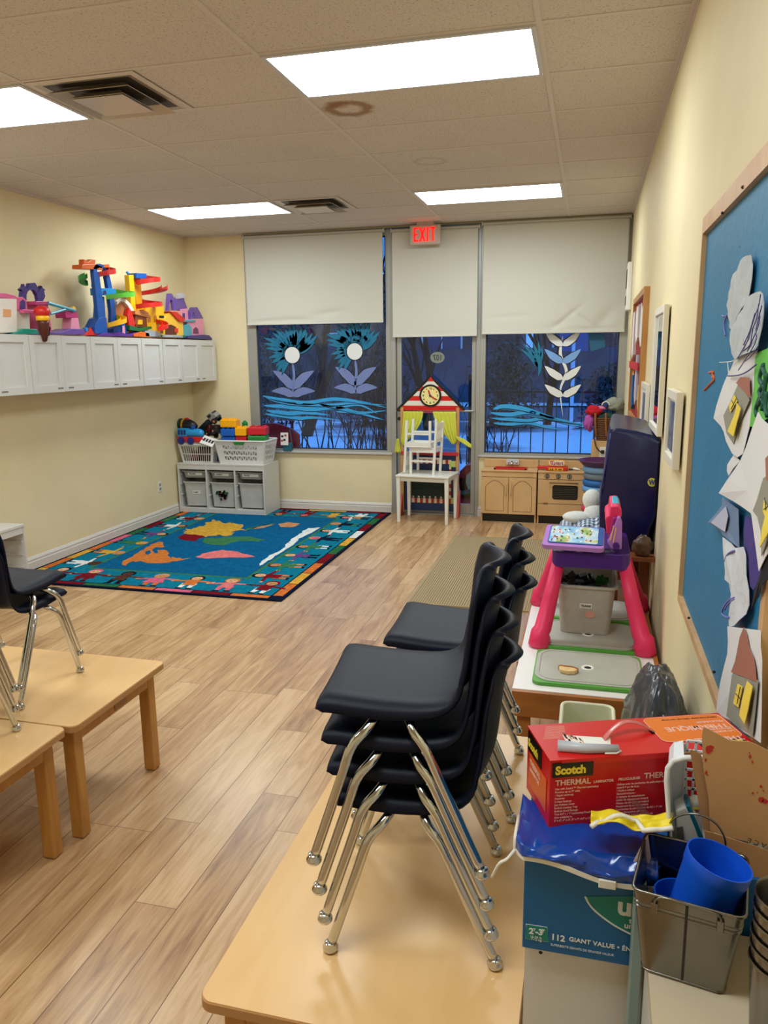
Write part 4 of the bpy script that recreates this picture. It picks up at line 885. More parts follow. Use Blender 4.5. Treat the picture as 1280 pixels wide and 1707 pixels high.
def curtain(top0, top1, waist, nm='curtain'):
    """gathered cloth from the rod to a tie at the post; waist=(x0,x1,z)"""
    def fn(u, v):
        f = v; z = 1.125 - (1.125 - waist[2]) * f; s = f ** 1.6
        xa_ = top0 + (waist[0] - top0) * s; xb_ = top1 + (waist[1] - top1) * (f ** 2.0)
        x = xa_ + (xb_ - xa_) * u
        zz = z - (0.05 * math.sin(u * PI) * f)
        return (x, yt - 0.03 - 0.010 * math.sin(u * 34 + 2 * v) * (1 - 0.4 * f), zz)
    return MB().grid(fn, 60, 20).build(nm, M_cur, t, world=True, smooth=True, solid=0.0015)
curtain(pl_ + 0.018, pl_ + 0.235, (pl_ - 0.01, pl_ + 0.035, 0.80)); curtain(prx - 0.265, prx - 0.018, (prx - 0.09, prx + 0.0, 0.83))
def tail(x0, z0, x1, z1):
    MB().grid(lambda u, v: (x0 + (x1 - x0) * u + 0.02 * (v - 0.5) * (1 if abs(x1 - x0) < 0.05 else 0.1), yt - 0.045 - 0.01 * math.sin(u * 9), z0 + (z1 - z0) * u + (v - 0.5) * (0.02 + 0.035 * math.sin(u * PI * 0.85))), 12, 6).build('curtain_tail', M_cur, t, world=True, smooth=True, solid=0.002)
tail(prx - 0.02, 0.865, prx + 0.155, 0.765)
MB().grid(lambda u, v: (pl_ - 0.045 + 0.05 * (u - 0.5) * (0.5 + v), yt - 0.03 - 0.008 * math.sin(u * 15), 0.83 - 0.15 * v), 12, 8).build('curtain_tail', M_cur, t, world=True, smooth=True, solid=0.002)

# ------------------------------------------------------------------ play kitchen
M_kit = wood('birch_panel', (214, 178, 130), (200, 160, 110), (4, 4, 1.5), 0.4, 0.6)
M_kd = mat('birch_line', (110, 76, 44), rough=0.6)
YK, YKB = 4.455, 4.70
def kit_cab(name, label, cat, x0, x1, h=0.545):
    t = thing(name, label, cat, ((x0 + x1) / 2, (YK + YKB) / 2, 0))
    b = MB(); b.box((x0, YK + 0.018, 0.0), (x0 + 0.014, YKB, h - 0.014)); b.box((x1 - 0.014, YK + 0.018, 0.0), (x1, YKB, h - 0.014)); b.box((x0 + 0.014, YK + 0.018, 0.085), (x1 - 0.014, YKB, 0.10)); b.box((x0 + 0.014, YKB - 0.012, 0.1), (x1 - 0.014, YKB, h - 0.014))
    b.build('carcass', M_kit, t, world=True)
    MB().box((x0 + 0.014, YK + 0.04, 0.0), (x1 - 0.014, YK + 0.05, 0.085)).build('kick_board', M_black, t, world=True)
    MB().box((x0 - 0.004, YK - 0.008, h - 0.014), (x1 + 0.004, YKB, h)).build('worktop', M_kit, t, world=True, bevel=0.003)
    MB().box((x0, YKB - 0.014, h), (x1, YKB, h + 0.085)).build('splashback', M_kit, t, world=True, bevel=0.006)
    return t
sk = kit_cab('play_sink', 'birch play kitchen sink unit with a red basin and two arched doors', 'play kitchen', 2.868, 3.432)
MB().box((2.868, YK, 0.475), (3.432, YK + 0.018, 0.531)).build('front_rail', M_kit, sk, world=True, bevel=0.002)
def kdoor(x0, x1, hs):
    d_ = MB().box((x0, YK, 0.09), (x1, YK + 0.018, 0.470)).build('door', M_kit, sk, world=True, bevel=0.002)
    g = MB(); y = YK - 0.0008; i = 0.045; pa = [(x0 + i, 0.12), (x1 - i, 0.12)]
    top = [(x1 - i if k == 0 else (x1 - i) + (x0 - x1 + 2 * i) * k / 14, 0.375 + 0.065 * math.sin(PI * k / 14)) for k in range(15)]
    path = [(x0 + i, 0.12), (x1 - i, 0.12)] + top + [(x0 + i, 0.12)]
    g.tube([(a, y, b) for a, b in path], 0.0022, 4); g.build('groove', M_kd, d_, world=True)
    MB().tube(smooth_path([(hs, YK - 0.001, 0.285), (hs, YK - 0.022, 0.31), (hs, YK - 0.026, 0.355), (hs, YK - 0.022, 0.40), (hs, YK - 0.001, 0.425)], 4), 0.005, 8).build('handle', M_kit, d_, world=True, smooth=True)
kdoor(2.870, 3.149, 3.128); kdoor(3.153, 3.430, 3.175)
bs = MB(); x0, x1, y0, y1, zt = 2.99, 3.325, 4.50, 4.645, 0.545
bs.box((x0, y0, zt), (x1, y0 + 0.02, zt + 0.014)).box((x0, y1 - 0.02, zt), (x1, y1, zt + 0.014)).box((x0, y0, zt), (x0 + 0.02, y1, zt + 0.014)).box((x1 - 0.02, y0, zt), (x1, y1, zt + 0.014)).box((x0 + 0.02, y0 + 0.02, zt), (x1 - 0.02, y1 - 0.02, zt + 0.003))
bs.build('basin', mat('basin_red', (190, 26, 24), rough=0.35), sk, world=True, bevel=0.003)
fc = MB(); fc.box((3.10, 4.66, 0.575), (3.235, 4.686, 0.632)); fo = fc.build('tap_plate', mat('plate_white', (205, 205, 205), rough=0.35), sk, world=True, bevel=0.003)
MB().tube([(3.165, 4.66, 0.60), (3.165, 4.62, 0.612), (3.165, 4.595, 0.60), (3.165, 4.59, 0.575)], 0.011, 10).build('tap', M_chrome, fo, world=True, smooth=True)
MB().ball((3.125, 4.655, 0.602), 0.011).ball((3.21, 4.655, 0.602), 0.011).build('tap_knobs', M_chrome, fo, world=True, smooth=True)
st = kit_cab('play_stove', 'birch play kitchen stove with three knobs and a black oven window', 'play kitchen', 3.446, 3.902)
fr = MB(); fr.box((3.446, YK, 0.465), (3.902, YK + 0.018, 0.531)); fp = fr.build('control_panel', M_kit, st, world=True, bevel=0.002)
for kx in (3.535, 3.645, 3.755):
    k = MB().cyl((kx, YK - 0.002, 0.497), (kx, YK + 0.001, 0.497), 0.024, 24).build('knob', M_black, st, world=True)
    MB().cyl((kx, YK - 0.008, 0.497), (kx, YK - 0.001, 0.497), 0.018, 20).build('dial', mat('knob_silver', (170, 168, 160), rough=0.3, metal=0.6), k, world=True)
    MB().box((kx - 0.004, YK - 0.016, 0.482), (kx + 0.004, YK - 0.007, 0.512)).build('grip', M_black, k, world=True)
dr = MB().box((3.448, YK, 0.215), (3.900, YK + 0.018, 0.460)).build('oven_door', M_kit, st, world=True, bevel=0.002)
ow = MB(); ow.prism([(a, YK - 0.003, b) for a, b in [(q.x, q.y) for q in rrect(3.592, 0.262, 3.842, 0.408, 0.022, 0)]], (0, 0.003, 0)); wo = ow.build('oven_window', mat('oven_black', (6, 5, 5), rough=0.25), dr, world=True)
rk = MB()
for k in range(7): rk.cyl((3.600, YK - 0.0035, 0.28 + 0.018 * k), (3.834, YK - 0.0035, 0.28 + 0.018 * k), 0.0014, 5)
rk.build('rack_lines', mat('rack_grey', (60, 54, 50), rough=0.4), wo, world=True)
MB().cyl((3.560, YK - 0.02, 0.433), (3.84, YK - 0.02, 0.433), 0.005, 8).cyl((3.565, YK - 0.02, 0.433), (3.565, YK, 0.433), 0.004, 8).cyl((3.835, YK - 0.02, 0.433), (3.835, YK, 0.433), 0.004, 8).build('door_handle', M_kd, dr, world=True, smooth=True)
MB().box((3.448, YK, 0.09), (3.900, YK + 0.018, 0.210)).build('drawer', M_kit, st, world=True, bevel=0.002)
mk = MB(); mk.box((3.505, YK - 0.001, 0.205), (3.55, YK + 0.001, 0.225)); mk.build('maker_stamp', mat('stamp_brown', (130, 92, 56), rough=0.7), dr, world=True)
# toy till on the stove
tl = thing('toy_till', 'red and yellow toy cash register standing on the play stove', 'toy', (3.62, 4.56, 0.545))
MB().box((3.52, 4.50, 0.545), (3.735, 4.62, 0.585)).build('body', mat('toy_red', (206, 30, 30), rough=0.35), tl, world=True, bevel=0.008)
MB().box((3.43, 4.52, 0.560), (3.53, 4.60, 0.585)).build('side_tray', MATS['toy_red'], tl, world=True, bevel=0.006)
MB().box((3.545, 4.494, 0.549), (3.69, 4.502, 0.577)).build('keypad', mat('toy_yellow', (238, 170, 30), rough=0.35), tl, world=True, bevel=0.002)
kk = MB()
for a, b in ((3.565, 0.56), (3.585, 0.56), (3.618, 0.563), (3.650, 0.56), (3.668, 0.56)): kk.box((a - 0.006, 4.490, b - 0.004), (a + 0.006, 4.495, b + 0.008))
kk.build('keys', M_black, tl, world=True)
MB().prism([(a, 4.535, b) for a, b in [(q.x, q.y) for q in rrect(3.535, 0.588, 3.712, 0.652, 0.03, 0)]], (0, 0.035, 0)).build('sign', MATS['toy_yellow'], tl, world=True, bevel=0.004)
MB().prism([(a, 4.531, b) for a, b in [(q.x, q.y) for q in rrect(3.547, 0.596, 3.700, 0.645, 0.023, 0)]], (0, 0.004, 0)).build('sign_panel', mat('sign_white', (235, 225, 215), rough=0.4), tl, world=True)
sw = MB()
for pth in ([(3.565, 0.640), (3.567, 0.604)], [(3.556, 0.638), (3.590, 0.642)], [(3.585, 0.630), (3.583, 0.606), (3.600, 0.604), (3.604, 0.630)], [(3.615, 0.604), (3.618, 0.632), (3.632, 0.630), (3.632, 0.606)], [(3.645, 0.632), (3.643, 0.606), (3.656, 0.604), (3.66, 0.630)], [(3.684, 0.634), (3.672, 0.630), (3.682, 0.617), (3.676, 0.604)]):
    sw.tube([(a, 4.530, b) for a, b in pth], 0.0045, 6)
sw.build('sign_lettering', mat('letter_crimson', (170, 30, 60), rough=0.4), tl, world=True)
tp = thing('toy_tongs', 'white and black toy kitchen tool lying on the stove beside the till', 'toy', (3.82, 4.58, 0.545))
MB().tube([(3.76, 4.60, 0.556), (3.80, 4.57, 0.565), (3.86, 4.545, 0.556)], [0.006, 0.012, 0.008], 8).build('handle', M_white, tp, world=True, smooth=True)
MB().tube([(3.745, 4.56, 0.554), (3.80, 4.585, 0.556), (3.865, 4.60, 0.554)], 0.008, 8).build('grip', M_black, tp, world=True, smooth=True)
# ------------------------------------------------------------------ storage shelf with bins, laundry baskets
t = thing('storage_shelf', 'white open storage shelf with six bins in the left corner by the rug', 'shelf unit', (0.03, 4.43, 0.012))
X0, X1, Y0, Y1, HZ = -0.488, 0.548, 4.225, 4.645, 0.565
MB().box((X0, Y0, HZ - 0.018), (X1, Y1, HZ)).build('top_panel', M_lam, t, world=True, bevel=0.002)
MB().box((X0 + 0.016, Y0 + 0.004, 0.012), (X1 - 0.016, Y1, 0.062)).build('base_panel', M_lam, t, world=True, bevel=0.002)
cw = (X1 - X0 - 0.016) / 3
for k in range(4): x = X0 + cw * k; MB().box((x, Y0, 0.012), (x + 0.016, Y1, HZ - 0.018)).build('side_panel' if k in (0, 3) else 'divider', M_lam, t, world=True)
for k in range(3): MB().box((X0 + cw * k + 0.016, Y0 + 0.003, HZ - 0.068), (X0 + cw * (k + 1), Y0 + 0.018, HZ - 0.018)).build('front_rail', M_lam, t, world=True)
for k in range(3):
    for z in (0.20, 0.32, 0.43):
        for x in (X0 + cw * k + 0.016, X0 + cw * (k + 1) - 0.010): MB().box((x, Y0 + 0.03, z), (x + 0.010, Y1 - 0.05, z + 0.008)).build('bin_runner', M_lam, t, world=True)
M_bin = mat('frosted_bin', (190, 190, 186), rough=0.35, noise=0.05, nscale=12)
M_bing = mat('grey_bin', (152, 150, 144), rough=0.4)
def bin_(label, x0, x1, z0, z1, m, lab=None, tilt=0.0, extra=None, y0=Y0 + 0.02, y1=Y1 - 0.04, textlab=None):
    t = thing('storage_bin', label, 'storage bin', ((x0 + x1) / 2, (y0 + y1) / 2, z0))
    t.rotation_euler = (0, 0, tilt)
    a, b = (x1 - x0) / 2, (y1 - y0) / 2; h = z1 - z0; k = 0.028
    def R(sx, sy, z, r=0.03): return rrect(-sx, -sy, sx, sy, r, z, 4)
    mb = MB(); mb.loft([R(a - k, b - k, 0), R(a - 0.012, b - 0.012, h), R(a - 0.015, b - 0.015, h), R(a - k - 0.003, b - k - 0.003, 0.004)], cap=True)
    mb.build('tub', m, t, smooth=True, sm_angle=35)
    mb = MB(); r = R(a, b, h); r2 = R(a - 0.014, b - 0.014, h); mb.loft([r2, r, [q + Vector((0, 0, -0.010)) for q in r], [q + Vector((0, 0, -0.010)) for q in r2], r2], cap=False); mb.build('rim', m, t, smooth=True, sm_angle=35)
    if lab:
        (lw, lh, lz) = lab; f = (lz / h); yy = -(b - k + 0.016 * f) - 0.0015
        l = MB().box((-lw, yy - 0.001, lz - lh), (lw, yy + 0.002, lz + lh)).build('label', mat('label_white', (222, 220, 214), rough=0.5), t)
        if textlab:
            o_ = MB()
            txt('lettering', textlab, lh * 1.2, M_black, l, wm(l) @ Vector((-lw * 0.8, yy - 0.0015, lz - lh * 0.45)), wm(l).to_3x3() @ Vector((1, 0, 0)), (0, 0, 1), bold=0.0005, sx=0.95)
    if extra: extra(t, a, b, h)
    return t
def blob_contents(t, a, b, h):
    rnd = random.Random(3); mb = MB()
    for k in range(26):
        mb.mi(k % 3); mb.box((0, 0, 0), (0.03, 0.004, 0.02), Matrix.Translation((rnd.uniform(-0.07, 0.04), -b + 0.0085 , h * 0.45 + rnd.uniform(-0.03, 0.035))) @ Matrix.Rotation(rnd.uniform(-1.5, 1.5), 4, 'Y'))
    mb.build('picture_card', [mat('card_red', (150, 40, 44), rough=0.5), mat('card_green', (30, 80, 60), rough=0.5), mat('card_navy', (30, 30, 50), rough=0.5)], t)
cx = [X0 + cw * k for k in range(3)]
bin_('shallow grey bin on the upper runner, left column of the white storage shelf', cx[0] + 0.024, cx[0] + cw - 0.004, 0.398, 0.478, M_bing, (0.085, 0.018, 0.045), math.radians(4), textlab='FIGURES')
bin_('shallow grey bin on the upper runner, middle column of the white storage shelf', cx[1] + 0.022, cx[1] + cw - 0.004, 0.398, 0.478, M_bing, (0.085, 0.016, 0.045), textlab='ANIMALS')
bin_('shallow grey bin on the upper runner, right column of the white storage shelf', cx[2] + 0.022, cx[2] + cw - 0.004, 0.398, 0.478, M_bing, (0.095, 0.018, 0.045), textlab='PEOPLE')
bin_('deep frosted bin with a small label, tilted, lower left of the white storage shelf', cx[0] + 0.026, cx[0] + cw - 0.002, 0.080, 0.355, M_bin, (0.045, 0.020, 0.155), math.radians(6), textlab='CARS')
bin_('deep frosted bin with a dark red and green picture, lower middle of the white shelf', cx[1] + 0.022, cx[1] + cw - 0.002, 0.080, 0.355, M_bin, extra=blob_contents)
bin_('plain deep frosted bin, lower right of the white storage shelf', cx[2] + 0.022, cx[2] + cw - 0.002, 0.080, 0.355, M_bin)

M_basket = mat('basket_white', (220, 220, 218), rough=0.35)
def basket_walls(mb, quad, h, mode, z0):
    """quad: bottom-left, bottom-right, top-right, top-left of one sloping wall"""
    bl, br, tr_, tl_ = [Vector(q) for q in quad]
    n = (br - bl).cross(tl_ - bl).normalized() * 0.003
    def at(u, v): return (bl.lerp(br, u)).lerp(tl_.lerp(tr_, u), v)
    def q4(a, b, c, d): mb.prism([at(*a), at(*b), at(*c), at(*d)], n)
    if mode == 'slots':
        for v0, v1 in ((0, .08), (.45, .50), (.90, 1)): q4((0, v0), (1, v0), (1, v1), (0, v1))
        q4((0, .08), (.07, .08), (.07, .90), (0, .90)); q4((.93, .08), (1, .08), (1, .90), (.93, .90))
        k = max(5, int((br - bl).length / 0.026))
        for i in range(1, k):
            u = .07 + .86 * i / k
            q4((u - .10 / k, .08), (u + .10 / k, .08), (u + .10 / k, .90), (u - .10 / k, .90))
    else:
        rows = ((.16, .32), (.40, .56), (.64, .80)); k = max(3, int((br - bl).length / 0.034)); 
        u0, u1 = .14, .86
        edges = [0] + [q for r in rows for q in r] + [1]
        for i in range(0, len(edges), 2): q4((0, edges[i]), (1, edges[i]), (1, edges[i + 1]), (0, edges[i + 1]))
        for (v0, v1) in rows:
            q4((0, v0), (u0, v0), (u0, v1), (0, v1)); q4((u1, v0), (1, v0), (1, v1), (u1, v1))
            w = (u1 - u0) / k
            for i in range(k + 1):     # slanted bars between alternately pointing triangles
                c = u0 + w * i; s = .30 * w if i % 2 else -.30 * w
                q4((max(u0, c - .17 * w - s), v0), (min(u1, c + .17 * w - s), v0), (min(u1, c + .17 * w + s), v1), (max(u0, c - .17 * w + s), v1))
def laundry(label, cx_, cy, z, w, d, h, mode, rz=0, flare=0.03):
    t = thing('laundry_basket', label, 'basket', (cx_, cy, z), rz); mb = MB()
    a, b = w / 2 - flare, d / 2 - flare; A_, B_ = w / 2 - 0.006, d / 2 - 0.006
    c0 = [(-a, -b, 0), (a, -b, 0), (a, b, 0), (-a, b, 0)]; c1 = [(-A_, -B_, h), (A_, -B_, h), (A_, B_, h), (-A_, B_, h)]
    for i in range(4): j = (i + 1) % 4; basket_walls(mb, (c0[i], c0[j], c1[j], c1[i]), h, mode, 0)
    mb.box((-a, -b, 0), (a, b, 0.004)); mb.build('basket_body', M_basket, t)
    r = rrect(-w / 2, -d / 2, w / 2, d / 2, 0.04, h, 5); MB().tube(r, 0.010, 8, closed=True).build('rim', M_basket, t, smooth=True)
    mb = MB(); mb.prism([(q[0], q[1], 0) for q in [(-0.07, -d / 2 + 0.004, 0), (0.07, -d / 2 + 0.004, 0)]] + [(0.05, -d / 2 + 0.004, 0), (-0.05, -d / 2 + 0.004, 0)], (0, 0, 0.001)) if False else None
    return t
BZ = 0.566
laundry('slotted white laundry basket heaped with toy vehicles on the left of the storage shelf', -0.272, 4.42, BZ, 0.43, 0.34, 0.205, 'slots', math.radians(3), 0.04)
lb = laundry('white laundry basket with triangular holes full of big building blocks', 0.262, 4.43, BZ, 0.60, 0.37, 0.250, 'tri', 0, 0.045)
MB().prism([(-0.07, -0.194, 0.243), (0.07, -0.194, 0.243), (0.05, -0.190, 0.212), (-0.05, -0.190, 0.212)], (0, 0.004, 0)).build('handle_opening', mat('block_green', (24, 132, 56), rough=0.35), lb)
def block(label, x, y, z, w, d, h, c, rz=0.0, rx_=0.0, studs=(3, 2)):
    t = thing('building_block', label, 'building block', (x, y, z), 0, 'big plastic building blocks'); t.rotation_euler = (rx_, 0, rz); m = mat('block_' + c[0], c[1], rough=0.3)
    MB().box((-w / 2, -d / 2, 0), (w / 2, d / 2, h)).build('brick', m, t, bevel=0.012, seg=3)
    mb = MB()
    for i in range(studs[0]):
        for j in range(studs[1]): cx_, cy_ = -w / 2 + w * (i + .5) / studs[0], -d / 2 + d * (j + .5) / studs[1]; mb.lathe([(0.017, h - 0.002), (0.017, h + 0.010), (0.014, h + 0.013)], 12, None, True, (cx_, cy_, 0))
    mb.build('studs', m, t, smooth=True, sm_angle=40); t.pop('group') if False else None
    return t
YL, BLU, RD, GR = ('yellow', (250, 176, 10)), ('blue', (8, 92, 190)), ('red', (206, 26, 44)), ('green', (24, 132, 56))
block('yellow building block, topmost of the heap in the right basket', 0.115, 4.36, 0.958, 0.19, 0.12, 0.085, YL)
block('blue building block directly under the topmost yellow one', 0.105, 4.36, 0.862, 0.17, 0.13, 0.080, BLU)
block('blue building block lowest at the left of the right basket', 0.105, 4.37, 0.774, 0.17, 0.13, 0.085, BLU)
block('yellow building block in the middle of the heap in the right basket', 0.260, 4.35, 0.868, 0.13, 0.12, 0.092, YL, studs=(2, 2))
block('red building block under the middle yellow one in the right basket', 0.260, 4.36, 0.774, 0.13, 0.12, 0.090, RD, studs=(2, 2))
block('long red building block lying across the right end of the heap', 0.430, 4.40, 0.878, 0.20, 0.17, 0.085, RD, math.radians(8), 0)
block('long green building block under the red one at the right end', 0.430, 4.39, 0.785, 0.20, 0.17, 0.085, GR, math.radians(9))
block('small green building block at the back of the heap', 0.225, 4.50, 0.935, 0.05, 0.06, 0.07, GR, studs=(1, 1))
# dark filling inside the left basket: loose toys
rnd = random.Random(11)
for i, (lb_, c, x, y, z, s) in enumerate([('dark red toy block low inside the left basket', (120, 30, 34), -0.33, 4.38, 0.575, 0.10), ('brown toy block inside the left basket', (90, 60, 44), -0.20, 4.40, 0.575, 0.12), ('navy toy block inside the left basket near its right end', (30, 40, 80), -0.10, 4.43, 0.575, 0.09), ('black toy crate inside the left basket', (22, 22, 26), -0.26, 4.47, 0.60, 0.13)]):
    tag(MB().box((-s / 2, -s / 2.4, 0), (s / 2, s / 2.4, s)).build('toy_block', mat('fill%d' % i, c, rough=0.5), loc=(x, y, z), rz=rnd.uniform(-0.5, 0.5), bevel=0.008), lb_, 'toy')
# toy vehicles on the left basket
tn = thing('toy_train', 'light blue and red plastic toy engine with dark blue wheels on the left basket', 'toy vehicle', (-0.330, 4.28, 0.797)); tn.scale = (1.22, 1.15, 1.3)
m_lb = mat('toy_lightblue', (34, 150, 215), rough=0.35)
MB().box((-0.12, -0.04, 0.0), (0.115, 0.04, 0.045)).prism([(0.115, -0.04, 0), (0.15, -0.04, 0.0), (0.14, -0.04, 0.03), (0.115, -0.04, 0.045)], (0, 0.08, 0)).build('chassis', MATS['toy_red'], tn, bevel=0.006)
MB().box((-0.115, -0.036, 0.045), (-0.02, 0.036, 0.115)).build('cab', m_lb, tn, bevel=0.006)
MB().cyl((-0.02, 0, 0.075), (0.10, 0, 0.075), 0.036, 18).ball((0.10, 0, 0.072), 0.036, 14).build('boiler', m_lb, tn, smooth=True, sm_angle=50)
MB().cyl((0.03, 0, 0.10), (0.03, 0, 0.135), 0.02, 14, 0.026).build('funnel', mat('toy_blue', (20, 80, 170), rough=0.35), tn, smooth=True, sm_angle=40)
for k in range(3): MB().box((-0.105 + 0.028 * k, -0.038, 0.062), (-0.087 + 0.028 * k, -0.035, 0.102)).build('window', mat('toy_navy', (20, 40, 130), rough=0.35), tn)
for wx in (-0.075, 0.02): MB().cyl((wx, -0.052, 0.012), (wx, -0.038, 0.012), 0.032, 20).cyl((wx, -0.055, 0.012), (wx, -0.05, 0.012), 0.014, 12).build('wheel', MATS['toy_navy'], tn, smooth=True, sm_angle=40)
dr_ = thing('toy_drum', 'black toy mixer drum with a yellow ring lying at the back of the left basket', 'toy vehicle', (-0.36, 4.38, 0.90))
Md = Matrix.Translation((-0.385, 4.37, 0.915)) @ Matrix.Rotation(math.radians(-8), 4, 'Z') @ Matrix.Rotation(math.radians(97), 4, 'Y')
MB().lathe([(0.001, -0.115), (0.04, -0.11), (0.062, -0.09), (0.07, -0.05), (0.068, 0.0), (0.05, 0.06), (0.03, 0.09), (0.001, 0.095)], 20, Md).build('drum', mat('toy_black', (26, 26, 34), rough=0.3), dr_, world=True, smooth=True)
MB().lathe([(0.060, -0.072), (0.073, -0.072), (0.075, -0.05), (0.060, -0.05)], 24, Md).build('ring', mat('toy_gold', (206, 150, 24), rough=0.4), dr_, world=True, smooth=True, sm_angle=40)
MB().lathe([(0.055, -0.125), (0.064, -0.122), (0.064, -0.105), (0.05, -0.10)], 20, Md).build('end_cap', mat('toy_darkteal', (38, 70, 76), rough=0.4), dr_, world=True, smooth=True, sm_angle=40)
MB().box((-0.42, 4.345, 0.965), (-0.385, 4.375, 1.0)).build('red_cap', MATS['toy_red'], dr_, world=True, bevel=0.006)
dr_.location.z += 0.055
def truck(label, loc, rot, L, c1, c2, nm='toy_truck'):
    t = thing(nm, label, 'toy vehicle', loc); t.rotation_euler = rot
    MB().box((-L / 2, -0.045, 0.025), (L / 2, 0.045, 0.045)).build('chassis', MATS['toy_black'], t, bevel=0.003)
    cb_ = MB(); cb_.prism([(L * .18, -0.048, 0.045), (L * .5, -0.048, 0.045), (L * .5, -0.048, 0.085), (L * .40, -0.048, 0.13), (L * .18, -0.048, 0.135)], (0, 0.096, 0)); cb_.build('cab', mat(nm + c1[0], c1[1], rough=0.3, metal=0.2), t, bevel=0.006)
    MB().box((-L * .5, -0.05, 0.045), (L * .14, 0.05, 0.055)).box((-L * .5, -0.05, 0.055), (L * .14, -0.042, 0.10)).box((-L * .5, 0.042, 0.055), (L * .14, 0.05, 0.10)).box((-L * .5, -0.042, 0.055), (-L * .47, 0.042, 0.10)).build('bed', mat(nm + c2[0], c2[1], rough=0.35), t, bevel=0.003)
    MB().box((L * .41, -0.04, 0.092), (L * .475, 0.04, 0.116)).box((L * .22, -0.05, 0.09), (L * .36, -0.046, 0.122)).build('windows', mat('toy_glass', (14, 16, 22), rough=0.15), t)
    for wx in (-L * .34, L * .32):
        for sy in (-1, 1):
            w_ = MB().cyl((wx, sy * 0.042, 0.028), (wx, sy * 0.066, 0.028), 0.032, 16).build('wheel', M_black, t, smooth=True, sm_angle=40)
            MB().cyl((wx, sy * 0.060, 0.028), (wx, sy * 0.069, 0.028), 0.014, 12).build('hub', mat('hub_orange', (214, 120, 70), rough=0.4), w_, smooth=True, sm_angle=40)
    return t
truck('black and silver toy truck tipped up at the top of the left basket', (-0.135, 4.44, 0.95), (0.3, math.radians(-38), math.radians(-12)), 0.31, ('silver', (150, 150, 150)), ('black', (30, 30, 34)))
truck('dark red toy truck wedged nose down between the two laundry baskets', (-0.075, 4.36, 0.86), (0.2, math.radians(18), math.radians(150)), 0.20, ('darkred', (120, 24, 30)), ('brownblack', (40, 28, 28)))
pc = MB().box((-0.075, -0.06, 0), (0.075, 0.06, 0.012)).build('toy_plate', mat('printed_white', (225, 222, 220), rough=0.4), loc=(-0.105, 4.255, 0.805), rz=0); pc.rotation_euler = (math.radians(40), math.radians(18), math.radians(4)); tag(pc, 'white toy panel with black window squares leaning out of the left basket', 'toy')
for k in range(4): MB().box((-0.06 + 0.032 * k, -0.02, 0.012), (-0.037 + 0.032 * k, 0.025, 0.0135)).build('window_print', M_black, pc)
# items on the sill behind the basket
tag(MB().box((0.60, 4.665, 0.67), (0.70, 4.70, 0.76)).build('teal_box', mat('box_teal', (20, 92, 110), rough=0.5), loc=(0.65, 4.68, 0.67), world=True, bevel=0.003), 'small teal box on the window sill behind the baskets', 'box')
cd_ = MB().box((-0.045, -0.003, 0), (0.045, 0.003, 0.14)).build('picture_card', MATS['printed_white'], loc=(0.625, 4.655, 0.735)); cd_.rotation_euler = (math.radians(-3), 0, 0); tag(cd_, 'white printed card standing behind the blocks against the window', 'card')
for k, (a, b) in enumerate(((-0.025, 0.10), (0.012, 0.11), (0.0, 0.06), (-0.03, 0.05))): MB().box((a - 0.012, -0.0045, b - 0.012), (a + 0.014, -0.003, b + 0.010)).build('print_patch', [M_black, mat('print_red', (180, 70, 70), rough=0.5)][k % 2], cd_)
# left wall outlet
o = thing('wall_outlet', 'white electrical outlet low on the left wall', 'outlet', (XL, 3.88, 0.36))
MB().box((XL, 3.845, 0.295), (XL + 0.006, 3.915, 0.41)).build('plate', M_white, o, world=True, bevel=0.002)
for z in (0.33, 0.375): MB().box((XL + 0.006, 3.862, z - 0.014), (XL + 0.008, 3.898, z + 0.014)).build('socket', mat('socket_grey', (150, 145, 135), rough=0.5), o, world=True)
# white shelf at the left edge
t = thing('storage_shelf', 'white empty shelf frame at the left edge of the photo, beyond the stacked chairs', 'shelf unit', (-0.36, 0.9, 0))
MB().box((XL + 0.02, 0.45, 0.47), (-0.195, 1.40, 0.49)).build('top_panel', M_lam, t, world=True, bevel=0.002)
for y in (0.45, 0.915, 1.384): MB().box((XL + 0.02, y, 0), (-0.20, y + 0.016, 0.47)).build('side_panel', M_lam, t, world=True)
for y in (0.466, 0.931): MB().box((-0.215, y, 0.42), (-0.20, y + (0.45), 0.47)).build('front_rail', M_lam, t, world=True)
MB().box((XL + 0.02, 0.466, 0.0), (-0.21, 1.384, 0.05)).build('base_panel', M_lam, t, world=True)
for z in (0.15, 0.25, 0.35):
    for y in (1.374, 0.931, 0.905, 0.466): MB().box((XL + 0.05, y, z), (-0.22, y + 0.010, z + 0.008)).build('bin_runner', M_lam, t, world=True)

